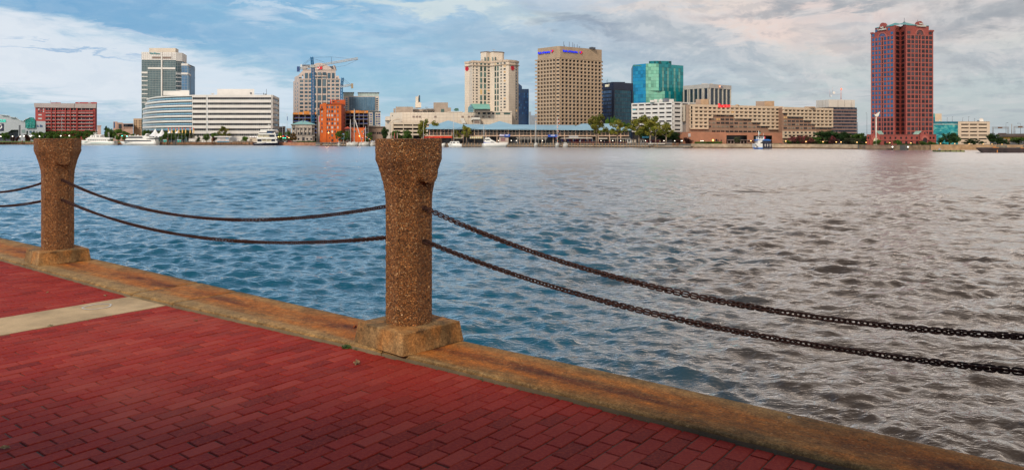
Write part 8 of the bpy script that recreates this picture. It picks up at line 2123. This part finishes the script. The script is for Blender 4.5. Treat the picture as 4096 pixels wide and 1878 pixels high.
# ------------------------------------------------------------------ shore furniture
gm_ = mat('warm_lamp_globe', (.9,.7,.4), .5, emit=(1.0,.50,.10), estr=2.2); gw_ = mat('white_lamp_globe', (.9,.85,.8), .5, emit=(1.0,.88,.7), estr=3.2)
def lamp_proto(h, r, gmx, label, group, loc):
    o = thing('street_lamp', label, 'street lamp', loc, group); x, y, z = loc; b = MB(); b.tube((x,y,z),(x,y,z+h-r),.11,.07,6); b.lathe((x,y,z), [(.2,0),(.16,.4),(.1,.5)], 8); b.build('post', mat('dark_green_post', (.04,.06,.05), .6), o)
    b = MB(); b.lathe((x,y,z+h-r), [(.03,-r*.9),(r*.75,-r*.6),(r,0),(r*.75,r*.65),(.04,r)], 10); b.build('lamp_globe', gmx, o); return o
D = sD(3143)+3; l0 = lamp_proto(Z(564,D)-GZ+.25, .30, gm_, 'lit globe lamp of the row along the right-hand promenade', 'globe lamps along the right promenade', (X(3143,D),D,GZ))
for x in (3003.5,3224,3292,3345,3364,3428,3464.5,3559,3643.5,3762,3819,3877,3933,3968,4008):
    D = sD(x)+3; copy_tree(l0, (X(x,D),D,GZ), 0, (1,1,(Z(565+ (x-3143)*.0155,D)-GZ+.25)/(Z(564,sD(3143)+3)-GZ+.25)))
D = sD(120)+6; l1 = lamp_proto(Z(545,D)-GZ+.3, .40, gw_, 'lit white globe lamp on the lawn below the museum', 'globe lamps on the left lawn', (X(50,D),D,GZ))
for x in (3,81,96,121,126,158,243,277):
    D = sD(x)+6+random.uniform(-1,1); copy_tree(l1, (X(x,D),D,GZ), 0, (1,1,random.uniform(.98,1.12)))
D = sD(1650); l2 = lamp_proto(Z(561,sD(2400)+2)-GZ, .22, gw_, 'small white lamp of those scattered along the pavilion quay', 'small lamps along the pavilion quay', (X(1941,440),440,GZ))
for x in (1969,1994,2045,2066,2170,2404,2451,2483,2582,2656,2699,2725,2729,2804,2812): D = sD(x)+1.5; copy_tree(l2, (X(x,D),D,GZ), 0)
for x, y, D, lb, c in ((1314,531,555.0,'warm wall lamp glowing on the orange brick building','w'),(1438,544,553.5,'bright lamp on the low orange brick wing','w'),(2852,561,402.5,'orange wall lamp on the hotel brick wall','w')):
    b = MB(); b.lathe((X(x,D),D,Z(y,D)), [(.05,-.5),(.4,-.2),(.45,.1),(.05,.5)], 8); b.tube((X(x,D),D,Z(y,D)),(X(x,D),D+2,Z(y,D)),.06,None,4); o = b.build('wall_lamp', mat('orange_wall_lamp', (.9,.6,.3), .5, emit=(1,.5,.12), estr=4), None, (X(x,D),D,Z(y,D))); tag(o, lb, 'wall lamp')
    if D > 500:
        pl = bpy.data.lights.new('wall_lamp_light', 'POINT'); pl.energy = 300; pl.color = (1,.55,.18); pl.shadow_soft_size = .6; po = bpy.data.objects.new('wall_lamp_light', pl); COL.objects.link(po); po.location = (X(x,D), D-2.6, Z(y,D))
# flagpoles and masts on the shore
def pole(x, yt, label, D, r=.11, flag=None, col=(.45,.47,.46)):
    o = thing('flagpole', label, 'flagpole', (X(x,D),D,GZ)); b = MB(); b.tube((X(x,D),D,GZ),(X(x,D),D,Z(yt,D)),r,r*.5,6); b.build('pole', mat('pole_'+str(int(col[0]*100)), col, .5), o)
    if flag: b = MB(); y0, y1, w, m = flag; b.px(x+.3, x+w, y0, y1, D-.05, .06); b.build('flag', m, o)
pole(1148, 453, 'tall flagpole with blue and yellow flag left of the custom house', 545, .16, (466,482,3.2,mat('blue_yellow_flag', (.10,.18,.35), .7))); pole(1130, 497, 'plain flagpole left of the tall flagpole', 550, .14)
pole(1211.5, 467, 'flagpole with dark flag in front of the custom house', 545, .12, (470,487,3,mat('navy_flag_cloth', (.02,.03,.14), .7)), (.2,.2,.22)); pole(1276, 462, 'flagpole with red flag left of the orange brick building', 548, .12, (466,488,3.4,mat('red_flag_cloth', (.5,.03,.05), .7)))
pole(246, 469, 'pale radio mast before the red apartments', 660, .25); pole(1408, 527, 'red banner pole beside the masts', 538, .35, None, (.5,.12,.08)); pole(1565, 531, 'pale pink banner pole left of the pavilion', 470, .3, None, (.55,.35,.3)); pole(1578, 531, 'pale banner pole second from left of the pavilion', 470, .3, None, (.5,.48,.45)); pole(1589, 531, 'peach banner pole third from left of the pavilion', 470, .3, None, (.55,.38,.25)); pole(1694, 488, 'thin string-light mast before the left end of the pavilion', 446, .14)
pole(437, 529, 'short pale pole in the lawn right of the older yacht', 570, .2); pole(461, 544, 'short white post beside the older yacht', 560, .25); pole(709, 547, 'thin post right of the portable toilets', 560, .15); pole(745, 546, 'pale green post in front of the leafy trees', 560, .18, None, (.3,.45,.38)); pole(935, 548, 'pale green post right of the ticket kiosk', 560, .15, None, (.35,.45,.38)); pole(1345, 549, 'thin pale post left of the gazebo', 542, .14)
# feather banners
fb = [mat('feather_red', (.62,.05,.04), .7), mat('feather_yellow', (.75,.45,.10), .7)]; first = None
for i, x in enumerate((673.5,687,702,715,729,742,760,774.5)):
    D = 566; o = thing('feather_banner', 'red and yellow feather banner before the curved white offices', 'banner', (X(x,D),D,Z(545,D)), 'feather banners before the curved offices')
    b = MB(); b.profile([(X(x-1.5,D),Z(513,D)),(X(x-1.6,D),Z(509.5,D)),(X(x+1.5,D),Z(512,D)),(X(x+2.2,D),Z(517,D)),(X(x-.5,D),Z(518,D))], D-.05, D+.05, 0); b.profile([(X(x-.6,D),Z(518,D)),(X(x+2,D),Z(517.2,D)),(X(x+2.6,D),Z(528,D)),(X(x+1.5,D),Z(533,D)),(X(x-1.2,D),Z(532,D))], D-.05, D+.05, 1); b.build('banner_cloth', fb, o); b = MB(); b.tube((X(x-1.5,D),D,Z(510,D)),(X(x-1.5,D),D,GZ),.06,None,4); b.build('pole', cw, o)
# tensile tent
o = thing('tent', 'white peaked tensile tent behind the charter yacht', 'tent', (X(625,570),570,GZ)); b = MB(); D = 570; G = 26; vs = []
for j in range(9):
    for i in range(G+1):
        t = i/G; x = 593+(657-593)*t; v_ = j/8
        ridge = min(546, 512+abs(x-621)*1.15) ; r2 = min(546, 512+abs(x-648)*1.5); top = min(ridge, r2)
        top = 512+ (1-math.exp(-min(abs(x-621),abs(x-648))/9))*30 if x > 618 else 512+(1-math.exp(-(621-x)/15))*36
        edge = 547+2.0*math.sin(i*1.2); y = top+(edge-top)*(v_**.6); vs.append((X(x,D), D-6*v_, Z(y,D)))
b.add(vs, [(j*(G+1)+i, j*(G+1)+i+1, (j+1)*(G+1)+i+1, (j+1)*(G+1)+i) for j in range(8) for i in range(G)], 0, True); b.build('canvas', mat('white_canvas', (.80,.80,.78), .7), o, recalc=False)
b = MB(); b.tube((X(621,D),D,GZ),(X(621,D),D,Z(510,D)),.2,.15,6); b.tube((X(648,D),D,GZ),(X(648,D),D,Z(510,D)),.2,.15,6); b.build('tent_pole', cw, o)
for xc, lb in ((679,'left'),(709,'right')):
    b = MB(); b.add([(X(xc-5,566),564,Z(533,566)),(X(xc+5,566),564,Z(533,566)),(X(xc+5,566),570,Z(533,566)),(X(xc-5,566),570,Z(533,566)),(X(xc,566),567,Z(520,566))], [(0,1,4),(1,2,4),(2,3,4),(3,0,4)]); tag(b.build('tent', mat('white_canvas', (.80,.80,.78), .7), None, (X(xc,566),567,Z(533,566))), lb+' small white pointed tent among the feather banners', 'tent')
# portable toilets
teal_p = mat('teal_plastic', (.02,.42,.36), .5)
for x, lb in ((661,'left teal portable toilet beside the tall mooring piles'),(717,'right teal portable toilet under the dark trees')):
    D = 559; o = thing('portable_toilet', lb, 'portable toilet', (X(x,D),D,Z(571,D))); b = MB(); b.px(x-6.5, x+6.5, 560, 571.5, D, 2.4); b.build('cabin', teal_p, o); b = MB(); prof(b, ((x-7,560),(x-5,557.5),(x+5,557.5),(x+7,560)), D+1.2, 2.6); b.build('roof', mat('pale_plastic_roof', (.5,.6,.58), .5), o); b = MB(); b.px(x-2.5,x+3,561.5,571,D-.08,.06); b.build('door', mat('dark_teal_plastic', (.01,.25,.22), .5), o)
# ticket kiosk
D = 556; bd = Bld('kiosk', 'white and blue ticket kiosk with flat overhanging roof', (X(893,D),D,Z(570,D)), 'kiosk'); b = MB(); b.px(869, 916, 549, 564.5, D, 4); b.build('walls', mat('pinkish_white_paint', (.66,.60,.57), .7), bd.root); b = MB(); b.px(869, 916, 564.6, 571, D-.02, 4); b.build('blue_base', mat('kiosk_blue', (.03,.22,.38), .6), bd.root); b = MB(); b.px(857, 927, 545, 548.6, D-1.5, 7); b.build('roof', white, bd.root); b = MB(); b.px(903,914,550,558,D-.15,.1); b.build('round_sign', mat('pale_blue_sign', (.35,.5,.62), .6), bd.root); bd.pxwin(881,902,552,562,D,mat('grey_shutter', (.48,.44,.42), .7),'shutter'); bd.done(white)
shed(997, 1030, 549, 566, 562, cream_d, 'small cream hut with globe lights left of the dinner boat', (1000,1009,556,562)); shed(807, 818, 557, 571, 562, white, 'small white hut behind the lawn left of the kiosk'); shed(755, 781, 553, 566, 563, white, 'white marquee-like hut under the feather banners'); shed(930, 1008, 566, 569, 558, cream_d, 'low cream wall with posts right of the ticket kiosk')
for i, x in enumerate((1001,1008.5,1015,1022,1029)): D = 561; b = MB(); b.lathe((X(x,D),D,Z(550,D)), [(.1,0),(.42,.3),(.42,.7),(.1,1.0)], 8); tag(b.build('globe_light', mat('soft_globe', (.85,.82,.8), .5, emit=(1,.9,.85), estr=.6), None, (X(x,D),D,Z(550,D))), 'white globe light of the row on the small cream hut', 'light', 'globe lights on the cream hut')
# gazebo
D = 538; bd = Bld('gazebo', 'octagonal gazebo with blue roof and lantern beside the masts', (X(1374,D),D,GZ-.4), 'gazebo'); b = MB(); cx, cz = X(1374,D), Z(556.5,D); b.lathe((cx,D,cz), [(4.4,0),(3.6,.25),(1.2,1.7),(1.05,1.75)], 8, 0, False); b.lathe((cx,D,Z(538.5,D)), [(1.35,0),(.9,.35),(.2,.9)], 8, 0, False); b.build('roof', mat('dusk_blue_roof', (.16,.29,.42), .5), bd.root)
b = MB(); b.lathe((cx,D,cz+1.6), [(.85,0),(.85,1.6)], 8, 0, False); b.build('lantern', mat('lantern_glass', (.4,.38,.32), .4, emit=(1,.8,.5), estr=.25), bd.root)
b = MB()
for k in range(8): a = 2*math.pi*k/8+.2; b.tube((cx+3.1*math.cos(a),D+3.1*math.sin(a),GZ-.6),(cx+3.1*math.cos(a),D+3.1*math.sin(a),cz+.1),.22,None,6); 
for k in range(8):
    a, c = 2*math.pi*k/8+.2, 2*math.pi*(k+1)/8+.2; b.tube((cx+3.1*math.cos(a),D+3.1*math.sin(a),GZ+.5),(cx+3.1*math.cos(c),D+3.1*math.sin(c),GZ+.5),.08,None,4)
b.build('post', cream, bd.root); bd.done(white)
b = MB()
for x in range(1352,1500,5): b.px(x, x+2.6, 568, 577, 541, .12)
b.px(1352,1500,569,570,540.9,.1); tag(b.build('white_fence', hullw, None, (X(1425,541),541,GZ)), 'white paling fence along the dock below the gazebo and masts', 'fence')
# white pylon
D = sD(3504)+4; o = thing('pylon', 'slender white pylon topped by a boat-shaped vane before the red tower', 'monument', (X(3504,D),D,GZ)); b = MB(); b.tube((X(3504.5,D),D,GZ),(X(3504.5,D),D,Z(466,D)),.34,.24,8); b.build('shaft', mat('pylon_white', (.72,.66,.56), .6), o)
b = MB(); b.profile([(X(x,D),Z(y,D)) for x, y in ((3494.5,455.5),(3502,459),(3517.5,447.5),(3513,463),(3506,468),(3500,465))], D-.5, D+.5); b.build('vane', mat('pylon_white', (.72,.66,.56), .6), o)
b = MB(); b.px(3487, 3522, 579.5, 582.5, D-2, 4); b.build('plinth', mat('russet_plinth', (.34,.19,.12), .8), o)
# traffic signals and cars between the offices and the custom house
for x, y, c, lb in ((1114,547.5,(1,.6,.2),'amber light left of the street'),(1123,547,(1,.5,.15),'amber light over the street'),(1133,552,(.05,1,.45),'green traffic light, left one'),(1141,552.5,(.05,.9,.6),'green traffic light, right one'),(1133,545.5,(.9,.02,.02),'red traffic light above the green ones'),(1149,548,(1,.12,.05),'red light right of the street'),(1156,551,(1,.7,.3),'warm light at the right of the street'),(489,543.5,(.1,1,.7),'green light above the bow of the charter yacht'),(508,545,(.3,1,.9),'bright green-white light above the bow of the charter yacht'),(2212,466.5,(1,.97,.9),None)):
    if lb is None: continue
    D = 556; o = thing('traffic_signal', lb, 'traffic light', (X(x,D),D,GZ)); b = MB(); b.tube((X(x,D),D,GZ),(X(x,D),D,Z(y+1.5,D)),.1,.08,5); b.px(x-1.2, x+1.2, y-2, y+2, D, .4); b.build('post', darkwood, o); b = MB(); b.lathe((X(x,D),D-.15,Z(y,D)-.2), [(.05,0),(.42,.15),(.42,.45),(.05,.6)], 8); b.build('signal_light', mat('signal_%d_%d_%d' % tuple(int(q*10) for q in c), c, .5, emit=c, estr=3.0), o)
def car(x, y, D, col, label, L=4.4):
    o = thing('parked_car', label, 'car', (X(x,D),D,GZ)); cx = X(x,D); b = MB(); b.profile([(cx-L/2,GZ+.25),(cx-L/2,GZ+.75),(cx-L*.32,GZ+.85),(cx-L*.2,GZ+1.35),(cx+L*.18,GZ+1.38),(cx+L*.33,GZ+.9),(cx+L/2,GZ+.75),(cx+L/2,GZ+.25)], D-.85, D+.85); b.build('body', mat('car_'+label.split()[0], col, .3), o)
    b = MB(); b.profile([(cx-L*.27,GZ+.88),(cx-L*.18,GZ+1.28),(cx+L*.16,GZ+1.3),(cx+L*.28,GZ+.9)], D-.88, D-.851); b.build('side_window', smoked, o)
    for s_ in (-.3,.3): b = MB(); b.tube((cx+L*s_,D-.9,GZ+.32),(cx+L*s_,D-.6,GZ+.32),.32,None,10); b.build('wheel', tdk, o)
for x, c, lb in ((1126,(.05,.06,.07),'dark parked car left of the street by the custom house'),(1142,(.55,.55,.55),'silver parked car in the street left of the custom house'),(1157,(.3,.05,.05),'red-brown parked car nearest the reddish-brown tree'),(1236,(.03,.035,.06),'black parked car before the custom house'),(1492,(.5,.5,.52),'white parked van-like car left of the middle bollard')): car(x, 0, 548, c, lb)
# people on the quay: one body skinned round a jointed skeleton
def person_mesh(seed):
    r = random.Random(seed); me = bpy.data.meshes.new('person'); st = .12+r.random()*.1
    V_ = [(0,0,.92),(0,0,1.15),(0,0,1.42),(0,0,1.52),(0,0,1.66),(-.18,0,1.40),(-.24,.02,1.12),(-.22,-.08,.88),(.18,0,1.40),(.24,.03,1.12),(.22,-.06,.88),(-.09,0,.88),(-.10,-st*.5,.48),(-.10,st,.08),(-.10,st-.16,.04),(.09,0,.88),(.10,-st,.48),(.10,-st*.6,.08),(.10,-st*.6-.16,.04),(0,0,1.74)]
    E_ = [(0,1),(1,2),(2,3),(3,4),(4,19),(2,5),(5,6),(6,7),(2,8),(8,9),(9,10),(0,11),(11,12),(12,13),(13,14),(0,15),(15,16),(16,17),(17,18)]
    R_ = [.15,.14,.17,.055,.10,.065,.045,.035,.065,.045,.035,.095,.065,.045,.04,.095,.065,.045,.04,.07]
    me.from_pydata(V_, E_, []); ob = bpy.data.objects.new('p', me); COL.objects.link(ob); ob.modifiers.new('s','SKIN'); 
    for v, q in zip(me.skin_vertices[0].data, R_): v.radius = (q, q*.8)
    me.skin_vertices[0].data[0].use_root = True; sb = ob.modifiers.new('u','SUBSURF'); sb.levels = 1; sb.render_levels = 1
    dg = bpy.context.evaluated_depsgraph_get(); m2 = bpy.data.meshes.new_from_object(ob.evaluated_get(dg)); bpy.data.objects.remove(ob)
    shirt = [(.6,.6,.6),(.45,.04,.04),(.04,.08,.3),(.5,.45,.2),(.05,.05,.06)][seed % 5]; tr_ = [(.04,.05,.09),(.2,.16,.1),(.03,.03,.03)][seed % 3]
    for m_ in (mat('skin_tone', (.42,.25,.17), .6), mat('shirt_%d' % (seed%5), shirt, .8), mat('trousers_%d' % (seed%3), tr_, .8), mat('dark_hair', (.03,.02,.015), .8)): m2.materials.append(m_)
    for p in m2.polygons:
        z = p.center.z; ax_ = abs(p.center.x); p.material_index = 3 if z > 1.70 else 0 if z > 1.5 else (0 if (z < .96 and ax_ > .17) else (1 if z > .95 else 2)); p.use_smooth = True
    return m2
PMs = [person_mesh(i) for i in range(6)]; prr = random.Random(8)
desc = ['in pale shirt','in red shirt','in navy shirt','in mustard shirt','in black top','in light shirt']
for i, x in enumerate((1322,1336,1350,1461,2246,2320,2418,2440,2480,2494,2508,2540,2566,2588,2604,2640)):
    D = sD(x)-(1.5 if x > 1500 else 5) ; z = GZ+.05 if x > 1500 else WATER+1.0; D = sD(x)+1.0 if x > 1500 else sD(x)-6
    o = bpy.data.objects.new('person', PMs[i % 6]); COL.objects.link(o); o.location = (X(x,D), D, z); o.rotation_euler = (0,0,prr.uniform(0,6.28)); s_ = prr.uniform(.95,1.05); o.scale = (s_,s_,s_)
    tag(o, 'person '+desc[i % 6]+' on the quay '+['left of the gazebo','below the orange building','near the gazebo','beside the signal flags','beside the flag-dressed boat','near the orange pile bundle','under the tallest plane tree','right of the tallest plane tree','before the white shopfront','left of the white hut','in front of the white hut','in front of the cream hut','in front of the grey hut','by the maroon board fence','at the ferry landing rail','at the right end of the ferry landing'][i], 'person')
# low flower beds
for x0, x1, c, lb, D in ((3094,3116,(.50,.38,.08),'yellow flower bed at the corner of the hotel brick base',384),(3126,3138,(.40,.02,.03),'red flower bed right of the hotel brick base',383),(3672,3710,(.55,.35,.10),'orange sand-coloured bed right of the landing steps',333),(3715,3740,(.55,.35,.10),'orange bed beside the sea wall right of the red tower',334)):
    leafbox(x0, x1, 576 if x0 < 3500 else 580.5, 579.5 if x0 < 3500 else 584, D, 1.2, mat('bed_'+lb.split()[0], c, .8, .3, 3), lb, 260, 'flower_bed', .12)

# pieces that belong to a part hang one level deeper
SUBS = dict(panel_print='poster_panel', gable_frame='gable_window', gable_bars='atrium_gable', hood_louvre='loading_hood', logo_letter='round_logo', logo_crescent='logo_square', banner_lettering='cloth',
    penthouse_louvre='penthouse', penthouse_coping='penthouse', tower_shadow_slot='roof_tower', curtain_mullions='curtain_glass', wing_mullions='wing_glass', wing_band='wing_glass', entrance_opening='entrance_gable', round_window='entrance_gable',
    tower_opening='stair_tower', dish='antenna_mast', beacon='antenna_mast', pale_stripe='painted_wall', menu_board='entrance_bay', tower_head='mast', stair='inner_wall', lantern='roof', blue_base='walls', mullions='window_strip')
for o in list(bpy.data.objects):
    want = SUBS.get(o.name.split('.')[0])
    if want and o.parent and not o.parent.parent:
        for c in o.parent.children:
            if c.name.split('.')[0] == want and c is not o and c.location.length < 1e-6: o.parent = c; break

# neighbours that look alike are told apart by their place in the row
ORD = 'first second third fourth fifth sixth seventh eighth ninth tenth eleventh twelfth thirteenth fourteenth fifteenth sixteenth'.split()
same = {}
for o in bpy.data.objects:
    if o.parent is None and o.get('group') and o.get('label'): same.setdefault(o['label'], []).append(o)
for lb, lst in same.items():
    if 1 < len(lst) <= 16:
        for i, o in enumerate(sorted(lst, key=lambda q: q.location.x/max(1, q.location.y))): o['label'] = '%s, %s from the left' % (lb, ORD[i])
